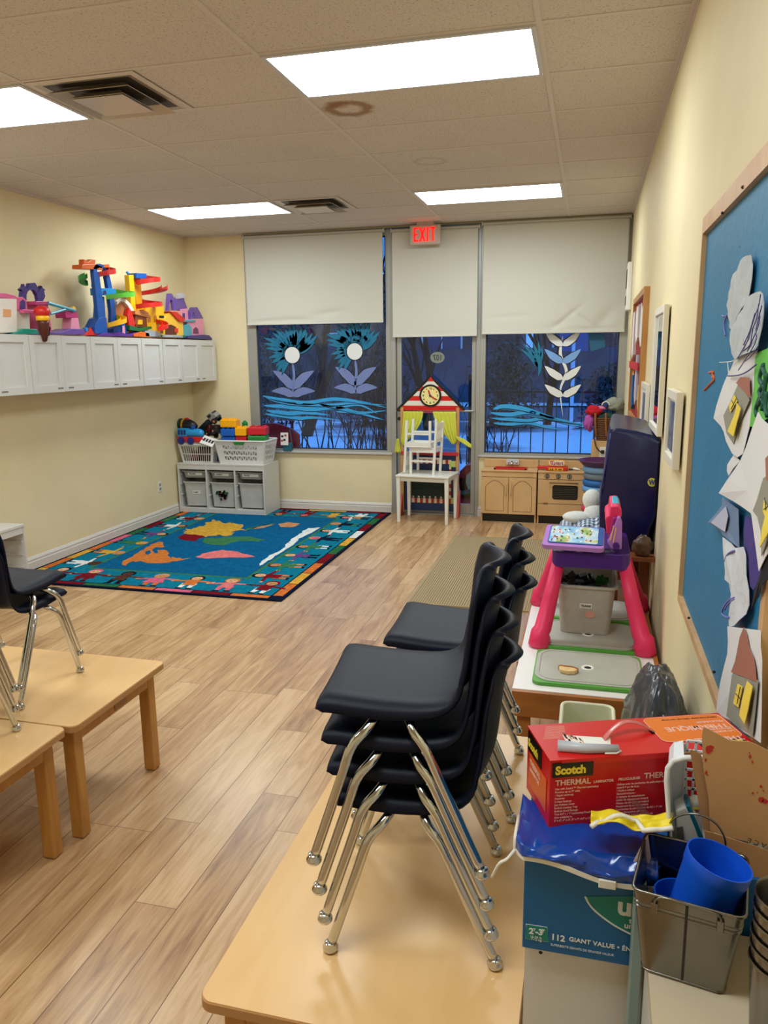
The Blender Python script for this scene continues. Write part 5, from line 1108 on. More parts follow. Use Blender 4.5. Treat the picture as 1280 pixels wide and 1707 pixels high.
# ------------------------------------------------------------------ wall cabinets
CF, CZ0, CZ1 = -0.16, 1.455, 1.895
def wall_cab(y0, y1, nd, label):
    t = thing('wall_cabinet', label, 'cabinet', ((XL + CF) / 2, (y0 + y1) / 2, CZ0))
    MB().box((XL + 0.001, y0 + 0.001, CZ0), (CF - 0.02, y1 - 0.001, CZ1)).build('cabinet_body', M_lam, t, world=True)
    w = (y1 - y0) / nd
    for k in range(nd):
        a, b = y0 + w * k + 0.0015, y0 + w * (k + 1) - 0.0015; f = 0.055
        d_ = MB(); d_.box((CF - 0.018, a, CZ0 + 0.002), (CF, a + f, CZ1 - 0.002)).box((CF - 0.018, b - f, CZ0 + 0.002), (CF, b, CZ1 - 0.002)).box((CF - 0.018, a + f, CZ0 + 0.002), (CF, b - f, CZ0 + 0.002 + f)).box((CF - 0.018, a + f, CZ1 - 0.002 - f), (CF, b - f, CZ1 - 0.002)).box((CF - 0.018, a + f, CZ0 + f), (CF - 0.010, b - f, CZ1 - f))
        do = d_.build('door', M_lam, t, world=True)
        s = 0.01 if k % 2 else (b - a) - 0.12
        if y0 < 4.2: MB().box((CF, a + s + 0.03, CZ0 + 0.024), (CF + 0.001, a + s + 0.095, CZ0 + 0.036)).build('label_strip', mat('strip_grey', (120, 118, 116), rough=0.5), do, world=True)
wall_cab(0.10, 0.85, 2, 'white wall cabinet out of sight past the left edge')
wall_cab(0.853, 1.605, 2, 'white two-door wall cabinet cut by the left edge of the photo')
wall_cab(1.608, 2.36, 2, 'white two-door wall cabinet under the pink castle toy')
wall_cab(2.363, 3.14, 2, 'white two-door wall cabinet under the tall blue tower toy')
wall_cab(3.143, 3.515, 1, 'white single-door wall cabinet under the red barn toy')
wall_cab(3.518, 3.885, 1, 'white single-door wall cabinet under the yellow house toy')
wall_cab(3.888, 4.65, 2, 'white two-door wall cabinet nearest the corner, under the purple castle')

# ------------------------------------------------------------------ toys on the wall cabinets
TX = -0.25; TZ1 = CZ1 + 0.001
def sh(px, py): return P(px, py, 0, TX)          # the toys' front plane, parallel to the left wall
def yz(pts): return [Vector((TX, q.y, max(q.z, TZ1))) for q in (sh(a, b) for a, b in pts)]
def slab(pts, depth, m, parent, nm, dx=0.0, bevel=0.003):
    q = [p + Vector((dx, 0, 0)) for p in yz(pts)]
    return MB().prism(q, (-depth, 0, 0)).build(nm, m, parent, world=True, bevel=bevel)
def tm(n, c, r=0.35): return mat('toyshelf_' + n, c, rough=r)
P_, V_, PK, LP, TL, MG = tm('purple', (58, 38, 118)), tm('violet', (104, 76, 160)), tm('pink', (214, 92, 140)), tm('lightpink', (232, 150, 180)), tm('teal', (70, 160, 178)), tm('magenta', (190, 50, 120))
Y_, R_, B_, LB, G_, O_ = tm('yellow', (250, 190, 20)), tm('red', (214, 36, 30)), tm('blue', (16, 82, 168)), tm('lightblue', (24, 136, 206)), tm('green', (40, 160, 70)), tm('orange', (222, 100, 30))
def arch_frame(outer, inner, depth, m, parent, nm, dx=0.0):
    """outer outline with an opening: built as a strip between two equally long outlines"""
    a, b = [p + Vector((dx, 0, 0)) for p in yz(outer)], [p + Vector((dx, 0, 0)) for p in yz(inner)]; n = len(a); e = Vector((-depth, 0, 0)); mb = MB()
    for i in range(n - 1):
        mb.hexa([a[i], a[i + 1], b[i + 1], b[i], a[i] + e, a[i + 1] + e, b[i + 1] + e, b[i] + e])
    return mb.build(nm, m, parent, world=True)
# 1 white and pink doll house
t = thing('doll_house', 'white doll house with a pink roof at the left end of the cabinet tops', 'toy', tuple(sh(28, 553)))
slab([(-30, 556), (29, 554), (28, 498), (-30, 493)], 0.06, tm('cream', (226, 218, 210)), t, 'white_wall')
slab([(5, 528), (18, 528), (18, 516), (5, 515)], 0.002, tm('peach', (222, 160, 110)), t, 'window_panel', 0.003)
slab([(29, 555), (54, 554), (53, 517), (29, 516)], 0.16, tm('warmwhite', (214, 202, 190)), t, 'side_wall', -0.02)
slab([(28, 517), (48, 516), (46, 500), (40, 495), (30, 495)], 0.14, PK, t, 'tower', -0.01); slab([(34, 516), (44, 515), (44, 503), (40, 499), (35, 503)], 0.002, P_, t, 'arched_window', -0.007)
slab([(-30, 497), (29, 499), (26, 493), (12, 489), (-30, 487)], 0.12, PK, t, 'roof', 0.0); slab([(34, 522), (56, 522), (56, 517), (34, 516)], 0.03, PK, t, 'balcony', 0.02)
slab([(16, 557), (62, 557), (58, 549), (38, 548)], 0.10, tm('seagreen', (30, 150, 130)), t, 'base_plate', 0.02)
# 2 red, yellow and brown hanging toy
t = thing('toy_figure', 'small red and brown pointed toy with a yellow band hanging over the cabinet edge', 'toy', tuple(sh(65, 558)))
c = P(64, 535, 0, -0.19)
MB().lathe([(0.001, -0.16), (0.018, -0.15), (0.035, -0.09), (0.045, -0.02), (0.045, 0.0)], 14, Matrix.Translation((-0.150, c.y, c.z + 0.0))).build('brown_cone', tm('brown', (84, 34, 22)), t, world=True, smooth=True)
MB().lathe([(0.044, 0.0), (0.05, 0.005), (0.05, 0.032), (0.044, 0.037)], 16, Matrix.Translation((-0.150, c.y, c.z))).build('yellow_band', Y_, t, world=True, smooth=True)
MB().lathe([(0.046, 0.036), (0.062, 0.06), (0.055, 0.09), (0.02, 0.11), (0.001, 0.112)], 10, Matrix.Translation((-0.150, c.y, c.z))).build('red_hat', R_, t, world=True, smooth=True)
MB().tube([(-0.15, c.y + 0.04, c.z - 0.02), (-0.15, c.y + 0.075, c.z - 0.05), (-0.15, c.y + 0.05, c.z - 0.11)], 0.006, 6).build('handle', M_black, t, world=True, smooth=True)
# 3 pink castle with arch
t = thing('toy_castle', 'pink toy castle with a purple arch on top and a pale blue slide', 'toy', tuple(sh(95, 556)))
slab([(72, 556), (91, 556), (84, 508), (80, 502), (62, 502), (62, 506), (66, 508)], 0.10, PK, t, 'tower', -0.02); slab([(60, 508), (80, 508), (80, 502), (60, 502)], 0.12, MG, t, 'tower_top', 0.0); slab([(79, 550), (84, 550), (83, 541), (79, 541)], 0.002, LP, t, 'doorway', -0.017)
arch_frame([(45, 501), (42, 495), (43, 484), (40, 482), (45, 478), (46, 473), (48, 479), (52, 482), (55, 472), (64, 471), (70, 481), (74, 480), (75, 476), (77, 480), (81, 483), (79, 485), (81, 494), (77, 502)],
           [(50, 501), (50, 497), (50, 493), (50, 491), (51, 489), (51, 488), (52, 486), (54, 484), (56, 483), (62, 483), (64, 485), (65, 487), (66, 489), (67, 491), (68, 493), (68, 495), (69, 498), (69, 502)], 0.03, P_, t, 'arch', -0.03)
mb = MB(); a0, a1, a2, a3 = yz([(80, 505), (125, 518), (121, 516), (84, 523)]); 
mb.tube([a0 + Vector((0, 0, 0)), a1], 0.014, 8); mb.tube([a3, yz([(108, 516)])[0]], 0.012, 8); mb.build('slide', TL, t, world=True)
slab([(112, 530), (133, 529), (129, 517), (110, 518)], 0.10, MG, t, 'turret_roof', -0.01); slab([(121, 549), (136, 549), (133, 529), (122, 529)], 0.09, LP, t, 'turret', -0.015); slab([(125, 517), (133, 515), (130, 511), (127, 511)], 0.03, Y_, t, 'finial', -0.03)
slab([(70, 558), (139, 558), (137, 549), (116, 548), (98, 554), (72, 553)], 0.16, V_, t, 'base_plate', 0.02)
# 4 small red track
t = thing('toy_track', 'small red toy track piece with a blue wheel left of the blue tower', 'toy', tuple(sh(152, 557)))
slab([(138, 559), (171, 559), (170, 552), (156, 553), (151, 546), (148, 552)], 0.08, R_, t, 'track', 0.0); q = sh(143, 549); MB().cyl((TX - 0.02, q.y, q.z + 0.0), (TX + 0.01, q.y, q.z), 0.018, 14).build('wheel', LB, t, world=True)
# 5 blue tower
def ramp(parent, cy, cz, r, a0, a1, z0, z1, w, m, nm='ramp', cx_=None, n=20):
    mb = MB(); cx_ = TX - 0.10 if cx_ is None else cx_; prof = [(-w / 2, 0.040), (-w / 2 + 0.004, 0.040), (-w / 2 + 0.006, 0.004), (w / 2 - 0.006, 0.004), (w / 2 - 0.004, 0.040), (w / 2, 0.040), (w / 2, 0), (-w / 2, 0)]
    rings = []
    for i in range(n + 1):
        f = i / n; a = math.radians(a0 + (a1 - a0) * f); z = z0 + (z1 - z0) * f
        rings.append([Vector((cx_ + (r + p) * math.sin(a), cy + (r + p) * math.cos(a), z + h_)) for p, h_ in prof])
    mb.loft(rings); return mb.build(nm, m, parent, world=True, smooth=True, sm_angle=40)
t = thing('toy_tower', 'tall blue toy car tower with an orange landing on top and coloured ramps', 'toy', tuple(sh(185, 556)))
arch_frame([(168, 556), (164, 530), (160, 490), (156, 455), (156, 446), (160, 441), (167, 440), (174, 442)], [(178, 556), (174, 530), (170, 490), (166, 462), (162, 452), (162, 448), (166, 446), (172, 448)], 0.035, B_, t, 'left_column', 0.0)
slab([(192, 556), (203, 556), (199, 510), (192, 470), (186, 446), (181, 446), (186, 475), (192, 520)], 0.035, B_, t, 'right_column', -0.04)
slab([(157, 556), (178, 556), (176, 530), (170, 528), (163, 531), (156, 545)], 0.10, B_, t, 'base_block', 0.01); slab([(190, 556), (212, 556), (208, 538), (200, 534), (190, 548)], 0.10, B_, t, 'base_block', 0.0)
slab([(169, 492), (196, 492), (194, 481), (168, 480)], 0.10, LB, t, 'landing', -0.01); slab([(173, 491), (179, 490), (178, 484), (174, 484)], 0.002, P_, t, 'doorway', -0.007)
slab([(165, 478), (178, 478), (176, 455), (166, 455)], 0.02, tm('midblue', (20, 98, 184)), t, 'lift_shaft', -0.06); slab([(168, 530), (186, 530), (184, 494), (170, 494)], 0.02, tm('midblue', (0, 0, 0)), t, 'lift_shaft', -0.06)
slab([(137, 448), (172, 450), (170, 444), (160, 440), (137, 441)], 0.10, O_, t, 'top_landing', 0.0); slab([(143, 441), (162, 440), (163, 433), (157, 432), (150, 437), (148, 433), (143, 432)], 0.05, O_, t, 'top_car', -0.02); slab([(170, 446), (188, 446), (187, 440), (176, 441), (172, 439)], 0.06, O_, t, 'top_landing', -0.03)
q = sh(180, 450); ramp(t, q.y, q.z - 0.10, 0.085, -60, 150, 0.05 + 0 * q.z + 0, -0.0, 0.05, R_) if False else None
def ramp_px(c, r_px, a0, a1, p0, p1, w, m, dxx=-0.06):
    cc = sh(*c); zz0, zz1 = sh(c[0], p0).z, sh(c[0], p1).z; rr = abs(sh(c[0] + r_px, c[1]).y - cc.y)
    return ramp(t, cc.y, 0, rr, a0, a1, zz0, zz1, w, m, cx_=TX + dxx)
ramp_px((178, 455), 11, -10, 170, 449, 464, 0.055, R_); ramp_px((164, 470), 8, 170, 300, 464, 475, 0.05, G_, -0.08); ramp_px((196, 488), 17, -40, 165, 486, 501, 0.06, tm('lime', (96, 200, 60)), -0.05); ramp_px((192, 532), 12, -30, 170, 527, 548, 0.055, Y_, -0.05)
slab([(158, 560), (226, 561), (224, 554), (206, 557), (196, 553), (184, 556), (172, 554)], 0.13, tm('indigo', (86, 44, 140)), t, 'base_plate', 0.03); slab([(202, 558), (207, 558), (206, 543), (202, 543)], 0.004, LP, t, 'sticker', 0.012)
# 6 barn
t = thing('toy_barn', 'brown and red toy barn with a white arch and green base between the towers', 'toy', tuple(sh(225, 552)))
arch_frame([(200, 502), (206, 497), (214, 498), (222, 506), (229, 518)], [(200, 508), (206, 502), (212, 503), (218, 509), (224, 520)], 0.02, tm('cream', (0, 0, 0)), t, 'white_arch', -0.03)
slab([(204, 548), (224, 546), (222, 512), (212, 504), (202, 506)], 0.04, tm('tan', (196, 126, 76)), t, 'back_wall', -0.06); slab([(217, 547), (229, 546), (222, 520), (217, 513), (214, 525)], 0.04, R_, t, 'red_slide', -0.01)
slab([(226, 545), (247, 545), (246, 530), (242, 522), (228, 520)], 0.10, tm('barnbrown', (140, 66, 30)), t, 'barn_wall', -0.01); slab([(224, 524), (248, 530), (246, 521), (238, 516), (224, 518)], 0.14, tm('tanroof', (204, 128, 70)), t, 'barn_roof', 0.01); slab([(230, 541), (238, 541), (238, 533), (231, 533)], 0.01, Y_, t, 'yellow_box', 0.0)
slab([(211, 550), (230, 553), (249, 548), (248, 544), (228, 547), (212, 542)], 0.12, tm('darkgreen', (16, 104, 56)), t, 'base_plate', 0.03); slab([(218, 561), (244, 562), (242, 555), (230, 553), (216, 557)], 0.07, O_, t, 'ramp_out', 0.04)
# 7 yellow tower
t = thing('toy_tower', 'tall yellow toy car tower with red spiral ramps and a blue top', 'toy', tuple(sh(250, 556)))
slab([(229, 556), (236, 556), (229, 458), (221, 458)], 0.05, Y_, t, 'left_column', -0.04); slab([(238, 520), (247, 520), (244, 462), (232, 462)], 0.03, tm('amber', (236, 160, 16)), t, 'centre_column', -0.06)
slab([(229, 464), (246, 464), (246, 456), (229, 455)], 0.10, B_, t, 'top_deck', -0.01); slab([(245, 557), (278, 558), (276, 509), (270, 508), (262, 512), (246, 512)], 0.06, Y_, t, 'castle_wall', -0.02)
for a in (249, 259): slab([(a, 537), (a + 5, 537), (a + 5, 528), (a + 2.5, 525), (a, 528)], 0.002, tm('amberdark', (196, 120, 20)), t, 'arched_window', -0.017)
slab([(270, 556), (275, 556), (275, 549), (272, 545), (270, 549)], 0.002, tm('darkdoor', (110, 62, 20)), t, 'doorway', -0.017); slab([(268, 530), (276, 530), (276, 526), (268, 526)], 0.002, M_black, t, 'sticker', -0.017); slab([(272, 543), (276, 543), (276, 537), (272, 537)], 0.002, M_black, t, 'sticker', -0.017)
ramp_px((248, 470), 12, -40, 175, 462, 476, 0.06, R_, -0.06); ramp_px((256, 490), 15, 60, -170, 481, 500, 0.06, R_, -0.07); ramp_px((246, 510), 14, -60, 170, 503, 516, 0.06, R_, -0.05); ramp_px((256, 475), 8, 200, 300, 470, 478, 0.04, G_, -0.12); ramp_px((256, 546), 10, -10, 120, 538, 552, 0.06, R_, 0.0)
q = sh(222, 457); MB().ball((TX - 0.06, q.y, q.z + 0.015), 0.014).build('ball', LB, t, world=True, smooth=True)
slab([(237, 561), (266, 562), (262, 556), (248, 550), (236, 552)], 0.10, tm('greyramp', (160, 165, 170)), t, 'ramp_out', 0.04); slab([(262, 562), (300, 563), (298, 559), (262, 558)], 0.08, tm('greyramp', (0, 0, 0)), t, 'track_out', 0.04)
# 8 yellow house
t = thing('doll_house', 'small yellow house with a red roof between the yellow tower and the purple castle', 'toy', tuple(sh(292, 560)))
slab([(277, 560), (309, 561), (308, 536), (296, 524), (286, 520), (277, 532)], 0.08, tm('sunyellow', (246, 190, 60)), t, 'front_wall', -0.02); slab([(286, 521), (283, 519), (295, 520), (308, 531), (308, 537), (300, 536)], 0.12, R_, t, 'roof', 0.0)
slab([(278, 558), (297, 558), (296, 545), (288, 541), (278, 542)], 0.003, tm('darkroom', (90, 34, 20)), t, 'open_room', -0.016); slab([(293, 554), (299, 554), (299, 547), (293, 547)], 0.004, R_, t, 'red_box', -0.012); slab([(298, 562), (310, 563), (309, 559), (298, 559)], 0.03, tm('darkgreen', (0, 0, 0)), t, 'green_foot', 0.0)
# 9 purple castle
t = thing('toy_castle', 'purple and pink toy castle with pointed roofs nearest the corner', 'toy', tuple(sh(325, 562)))
slab([(311, 561), (344, 563), (343, 532), (318, 532)], 0.08, LP, t, 'castle_wall', -0.03); slab([(309, 561), (322, 562), (321, 545), (316, 540), (309, 542)], 0.05, TL, t, 'teal_door', -0.01); slab([(309, 537), (328, 536), (328, 533), (309, 533)], 0.06, TL, t, 'teal_ledge', -0.01)
arch_frame([(287, 518), (288, 500), (289, 489), (294, 489), (299, 500), (304, 517)], [(290, 518), (290, 508), (291, 500), (293, 499), (295, 503), (297, 517)], 0.03, V_, t, 'left_arch', -0.05)
slab([(293, 526), (308, 526), (308, 518), (293, 518)], 0.05, tm('peachpink', (226, 160, 140)), t, 'battlement', -0.05); slab([(303, 517), (321, 514), (316, 500), (314, 489), (308, 492), (304, 500)], 0.05, V_, t, 'main_roof', -0.06)
slab([(305, 498), (316, 496), (316, 491), (310, 488), (304, 491)], 0.04, tm('lilacgrey', (190, 190, 200)), t, 'top_turret', -0.05); slab([(309, 533), (321, 533), (320, 514), (309, 515)], 0.05, LP, t, 'upper_wall', -0.05)
slab([(311, 532), (315, 532), (315, 522), (311, 522)], 0.002, P_, t, 'window', -0.047); arch_frame([(322, 533), (323, 520), (328, 512), (333, 512), (338, 521), (343, 531)], [(325, 530), (325, 524), (327, 520), (328, 522), (329, 526), (329, 531)], 0.05, V_, t, 'right_roof', -0.03)
slab([(326, 531), (343, 531), (336, 516), (331, 513), (328, 520)], 0.04, V_, t, 'right_roof_panel', -0.035); slab([(326, 556), (335, 556), (334, 548), (330, 545), (326, 549)], 0.002, tm('plum', (110, 50, 90)), t, 'doorway', -0.027)
slab([(311, 564), (353, 566), (346, 559), (338, 558), (311, 560)], 0.14, P_, t, 'base_plate', 0.02)
# ------------------------------------------------------------------ train table with lids
from mathutils import noise as mnoise
M_oak = wood('oak_rim', (176, 112, 52), (140, 80, 32), (3, 14, 14), 0.4, 0.7)
t = thing('play_table', 'low white-topped play table with a wooden rim along the right wall', 'table', (3.95, -0.05, 0))
a0x, a1x, a0y, a1y, zt = 3.672, 4.238, -0.660, 0.545, 0.450
MB().box((a0x, a0y + 0.02, zt - 0.02), (a1x - 0.018, a1y - 0.018, zt)).build('tabletop', mat('white_board', (232, 228, 226), rough=0.32), t, world=True)
MB().box((a0x, a0y, zt - 0.105), (a1x, a0y + 0.02, zt - 0.002)).box((a0x, a1y - 0.018, zt - 0.09), (a1x, a1y, zt + 0.006)).box((a1x - 0.018, a0y + 0.02, zt - 0.09), (a1x, a1y - 0.018, zt + 0.008)).box((a0x, a0y + 0.02, zt - 0.09), (a0x + 0.018, a1y - 0.018, zt - 0.02)).box((a0x - 0.008, a0y + 0.3, zt - 0.03), (a0x, a1y, zt - 0.004)).build('rim', M_oak, t, world=True, bevel=0.002)
for (x, y) in ((a0x + 0.02, a0y + 0.025), (a1x - 0.08, a0y + 0.025), (a0x + 0.02, a1y - 0.08), (a1x - 0.08, a1y - 0.08)): MB().box((x, y, 0), (x + 0.05, y + 0.05, zt - 0.02)).build('leg', M_oak, t, world=True)
M_lid = mat('grey_lid', (176, 176, 166), rough=0.45, noise=0.05, nscale=14); M_lg = mat('lime_lid', (84, 158, 56), rough=0.4)
def lid(label, y0, y1, x0=3.742, x1=4.165):
    t = thing('play_board', label, 'play board', ((x0 + x1) / 2, (y0 + y1) / 2, zt)); mb = MB(); r = rrect(x0, y0, x1, y1, 0.03, zt + 0.0005)
    mb.loft([r, [q + Vector((0, 0, 0.014)) for q in r]]).build('green_base', M_lg, t, world=True, bevel=0.002)
    r = rrect(x0 + 0.006, y0 + 0.014, x1 - 0.006, y1 - 0.004, 0.07, zt + 0.0145); MB().loft([r, [q + Vector((0, 0, 0.003)) for q in r]]).build('grey_top', M_lid, t, world=True)
    r = rrect(x0 + 0.02, y0 + 0.03, x1 - 0.02, y1 - 0.018, 0.065, zt + 0.0178); MB().tube(r, 0.003, 6, closed=True).build('groove_ring', M_lid, t, world=True, smooth=True)
    c = ((x0 + x1) / 2 + 0.0, (y0 + y1) / 2, zt + 0.0175)
    MB().lathe([(0.014, 0), (0.018, 0.003), (0.024, 0.003), (0.026, 0)], 20, None, False, c).build('hole_ring', M_white, t, world=True, smooth=True); MB().lathe([(0.001, 0.0006), (0.014, 0.0006)], 16, None, False, c).build('hole', M_black, t, world=True)
lid('grey play board with a green edge nearest the camera, a toy bread slice on it', -0.590, -0.235)
lid('grey play board with a green edge under the bin of trains', -0.195, 0.160)
lid('farthest grey play board with a green edge on the play table', 0.195, 0.520)
b = thing('toy_bread', 'small beige wooden toy bread slice on the nearest play board', 'toy', (3.875, -0.475, zt + 0.018))
MB().prism([(-0.035, 0.012, 0), (-0.028, -0.018, 0), (0.0, -0.03, 0), (0.028, -0.022, 0), (0.040, -0.002, 0), (0.022, 0.014, 0), (-0.01, 0.016, 0), (-0.03, 0.024, 0)], (0, 0, 0.016)).build('crumb', mat('bread', (222, 188, 134), rough=0.8, noise=0.1, nscale=60), b, bevel=0.003); MB().prism([(-0.037, 0.014, 0.0), (-0.010, 0.018, 0), (0.022, 0.016, 0), (0.042, -0.002, 0), (0.042, 0.006, 0), (0.022, 0.022, 0), (-0.03, 0.028, 0)], (0, 0, 0.017)).build('crust', mat('crust', (160, 96, 50), rough=0.8), b)
# trains bin
tb_ = bin_('translucent bin labelled TRAINS heaped with dark toys under the pink toy desk', 3.800, 4.075, 0.470, 0.700, mat('frost_grey', (176, 170, 160), rough=0.3, noise=0.07, nscale=30), (0.027, 0.0115, 0.135), 0.0, None, -0.045, 0.30, textlab='TRAINS')
tb_.location.z = zt + 0.019
for i, (dx, dy, dz, s, c) in enumerate([(-0.09, -0.06, 0.200, 0.05, (30, 26, 26)), (-0.03, -0.05, 0.205, 0.055, (20, 24, 36)), (0.03, -0.06, 0.200, 0.05, (30, 60, 96)), (0.08, -0.05, 0.195, 0.05, (110, 84, 60)), (-0.06, 0.04, 0.215, 0.06, (36, 30, 28)), (0.01, 0.03, 0.225, 0.055, (22, 26, 30)), (0.07, 0.03, 0.225, 0.05, (26, 96, 40)), (-0.1, 0.06, 0.2, 0.05, (120, 72, 40))]):
    o = MB().box((-s * .6, -s / 2, 0), (s * .6, s / 2, s * .5)).box((-s * .5, -s * .35, s * .5), (s * .1, s * .35, s * .95)).cyl((s * .3, 0, s * .5), (s * .3, 0, s * .9), s * .14, 10).build('toy_train', mat('trn%d' % i, c, rough=0.45), loc=(3.9375 + dx, 0.1275 + dy, zt + 0.0 + dz - 0.02), bevel=0.004)
    o.rotation_euler = (rnd.uniform(-.5, .5), rnd.uniform(-.5, .5), rnd.uniform(0, 6)); tag(o, ['dark brown', 'black', 'blue', 'tan', 'dark grey', 'blackish', 'green', 'orange brown'][i] + ' toy train piece in the TRAINS bin, ' + ['front left corner', 'front centre left', 'front centre right', 'front right corner', 'rear centre left', 'rear centre', 'rear right', 'rear left corner'][i], 'toy', 'toys heaped in the TRAINS bin')
pm = MB().prism(circ((0.0, 0, 0), 0.024, 1, 12, sc=(1, 0.7)), (0, 0.002, 0)).build('pink_patch', mat('pink_ghost', (206, 150, 132), rough=0.5), tb_); pm.location = (0.018, -0.155, 0.095)

# ------------------------------------------------------------------ pink toy activity desk
D_ = thing('activity_desk', 'pink and purple toy activity desk standing on the play table', 'toy desk', (3.96, 0.1, zt))
M_dp = mat('desk_purple', (66, 22, 118), rough=0.35); M_dl = mat('desk_lilac', (176, 120, 204), rough=0.3); M_dk = mat('desk_pink', (232, 44, 100), rough=0.42); M_dm = mat('desk_magenta', (150, 26, 120), rough=0.35)
r = rrect(3.785, -0.115, 4.115, 0.33, 0.035, 0.800); MB().loft([r, [q + Vector((0, 0, 0.072)) for q in r]]).build('base', M_dp, D_, world=True, bevel=0.006)
cup = MB()
for x in (3.86, 3.935, 4.01): cup.lathe([(0.001, 0.8728), (0.030, 0.8728), (0.033, 0.8755), (0.038, 0.8755), (0.040, 0.872)], 20, None, True, (x, -0.072, 0))
cup.build('cup_rings', mat('desk_deep', (44, 14, 84), rough=0.4), D_, world=True, smooth=True, sm_angle=40)
for (tx, ty, fx, fy_) in ((3.815, -0.075, 3.748, -0.165), (4.09, -0.075, 4.185, -0.165), (3.81, 0.29, 3.715, 0.42), (4.09, 0.29, 4.195, 0.42)):
    zb = zt + 0.02 if fx < 3.73 or True else zt
    zb = zt + 0.001
    v = Vector((fx - tx, fy_ - ty, 0))
    MB().tube([(tx, ty, 0.83), (tx + v.x * .45, ty + v.y * .45, 0.66), (tx + v.x * .85, ty + v.y * .85, 0.53), (fx, fy_, 0.515), (fx, fy_, 0.490), (fx + v.x * .06, fy_ + v.y * .06, zb + 0.004), (fx + v.x * .06, fy_ + v.y * .06, zb)], [0.027, 0.033, 0.038, 0.041, 0.046, 0.048, 0.038], 18).build('leg', M_dk, D_, world=True, smooth=True)
# tilted tray
q = [P(903, 908, 2, 0.905), P(1006, 915, 2, 0.905), P(1008, 880, 2, 0.965), P(912, 874, 2, 0.965)]
def quad_at(u, v, h=0.0):
    p = (q[0].lerp(q[1], u)).lerp(q[3].lerp(q[2], u), v); n = (q[1] - q[0]).cross(q[3] - q[0]).normalized(); return p + n * h
def qrr(u0, v0, u1, v1, r, h): return [quad_at(p.x, p.y, h) for p in rrect(u0, v0, u1, v1, r, 0)]
MB().loft([qrr(0, 0, 1, 1, 0.08, -0.022), qrr(-0.01, -0.01, 1.01, 1.01, 0.09, -0.010), qrr(0, 0, 1, 1, 0.08, 0.0)]).build('tray', M_dl, D_, world=True, smooth=True, sm_angle=30)
MB().loft([qrr(0.08, 0.12, 0.99, 0.96, 0.06, 0.001), qrr(0.08, 0.12, 0.99, 0.96, 0.06, 0.003)]).build('screen_frame', mat('screen_blue', (40, 84, 160), rough=0.35), D_, world=True)
def screen_mat():
    m = bpy.data.materials.new('picture_sheet'); m.use_nodes = True; nt = m.node_tree; N = nt.nodes; L = nt.links; b = N['Principled BSDF']; b.inputs['Roughness'].default_value = 0.25
    tc = N.new('ShaderNodeTexCoord'); v = N.new('ShaderNodeTexNoise'); v.inputs['Scale'].default_value = 14; v.inputs['Detail'].default_value = 2; L.new(tc.outputs['Object'], v.inputs['Vector'])
    c = N.new('ShaderNodeValToRGB'); L.new(v.outputs[0], c.inputs[0]); e = c.color_ramp; e.elements[0].position = 0.32; e.elements[0].color = lin((120, 170, 90)); e.elements[1].position = 0.7; e.elements[1].color = lin((110, 170, 226))
    for p_, cc in ((0.42, (190, 205, 140)), (0.48, (205, 225, 240)), (0.6, (150, 200, 236))): k = e.elements.new(p_); k.color = lin(cc)
    L.new(c.outputs[0], b.inputs['Base Color']); return m
sc = MB().loft([qrr(0.10, 0.16, 0.90, 0.93, 0.05, 0.003), qrr(0.10, 0.16, 0.90, 0.93, 0.05, 0.004)]).build('picture_sheet', screen_mat(), D_, world=True)
pic = MB(); rr = random.Random(4)
for i in range(9):
    for j in range(4):
        if rr.random() < 0.2: continue
        u, v = 0.16 + 0.078 * i + rr.uniform(-.012, .012), 0.25 + 0.17 * j + rr.uniform(-.03, .03)
        for s in range(2):
            du, dv = rr.uniform(0.010, 0.022), rr.uniform(0.03, 0.05); uu, vv = u + rr.uniform(-.015, .015), v + rr.uniform(-.04, .04)
            pic.mi(rr.randint(0, 5)).poly([quad_at(uu + du * math.cos(a), vv + dv * math.sin(a), 0.0043 + 0.0002 * s) for a in [2 * PI * k / 7 for k in range(7)]])
pic.build('pictures', [mat('pic%d' % i, c, rough=0.3) for i, c in enumerate([(120, 44, 60), (60, 66, 120), (230, 120, 110), (240, 226, 150), (70, 120, 70), (240, 240, 240)])], sc, world=True)
# upright back: stacked pink / lilac fins at the right
def dpx(a, b, y): return P(a, b, 1, y)
def fin(pts, y0, d, m, nm): return MB().prism([dpx(a, b, y0) for a, b in pts], (0, d, 0)).build(nm, m, D_, world=True, bevel=0.005)
fin([(1018, 915), (1036, 916), (1037, 872), (1034, 862), (1030, 862), (1012, 905)], -0.10, 0.05, M_dl, 'side_fin'); fin([(1013, 900), (1026, 908), (1034, 866), (1022, 862)], -0.09, 0.32, M_dm, 'back_well')
fin([(1011, 890), (1020, 893), (1024, 866), (1036, 862), (1036, 850), (1030, 843), (1018, 844), (1016, 858), (1010, 862), (1009, 868)], -0.06, 0.26, M_dk, 'back_panel'); fin([(1020, 844), (1033, 844), (1032, 838), (1021, 838)], 0.0, 0.16, mat('desk_teal', (70, 180, 206), rough=0.35), 'teal_top')
fin([(1016, 901), (1018, 902), (1024, 877), (1022, 876)], -0.104, 0.002, mat('desk_peach', (240, 180, 130), rough=0.4), 'stripe'); fin([(1021, 905), (1023, 906), (1028, 880), (1026, 879)], -0.104, 0.002, MATS['desk_peach'], 'stripe')
p = dpx(1027, 911, -0.12); MB().cyl(p, p + Vector((0, 0.10, 0)), 0.014, 18).build('hinge', M_dp, D_, world=True, smooth=True, sm_angle=40)

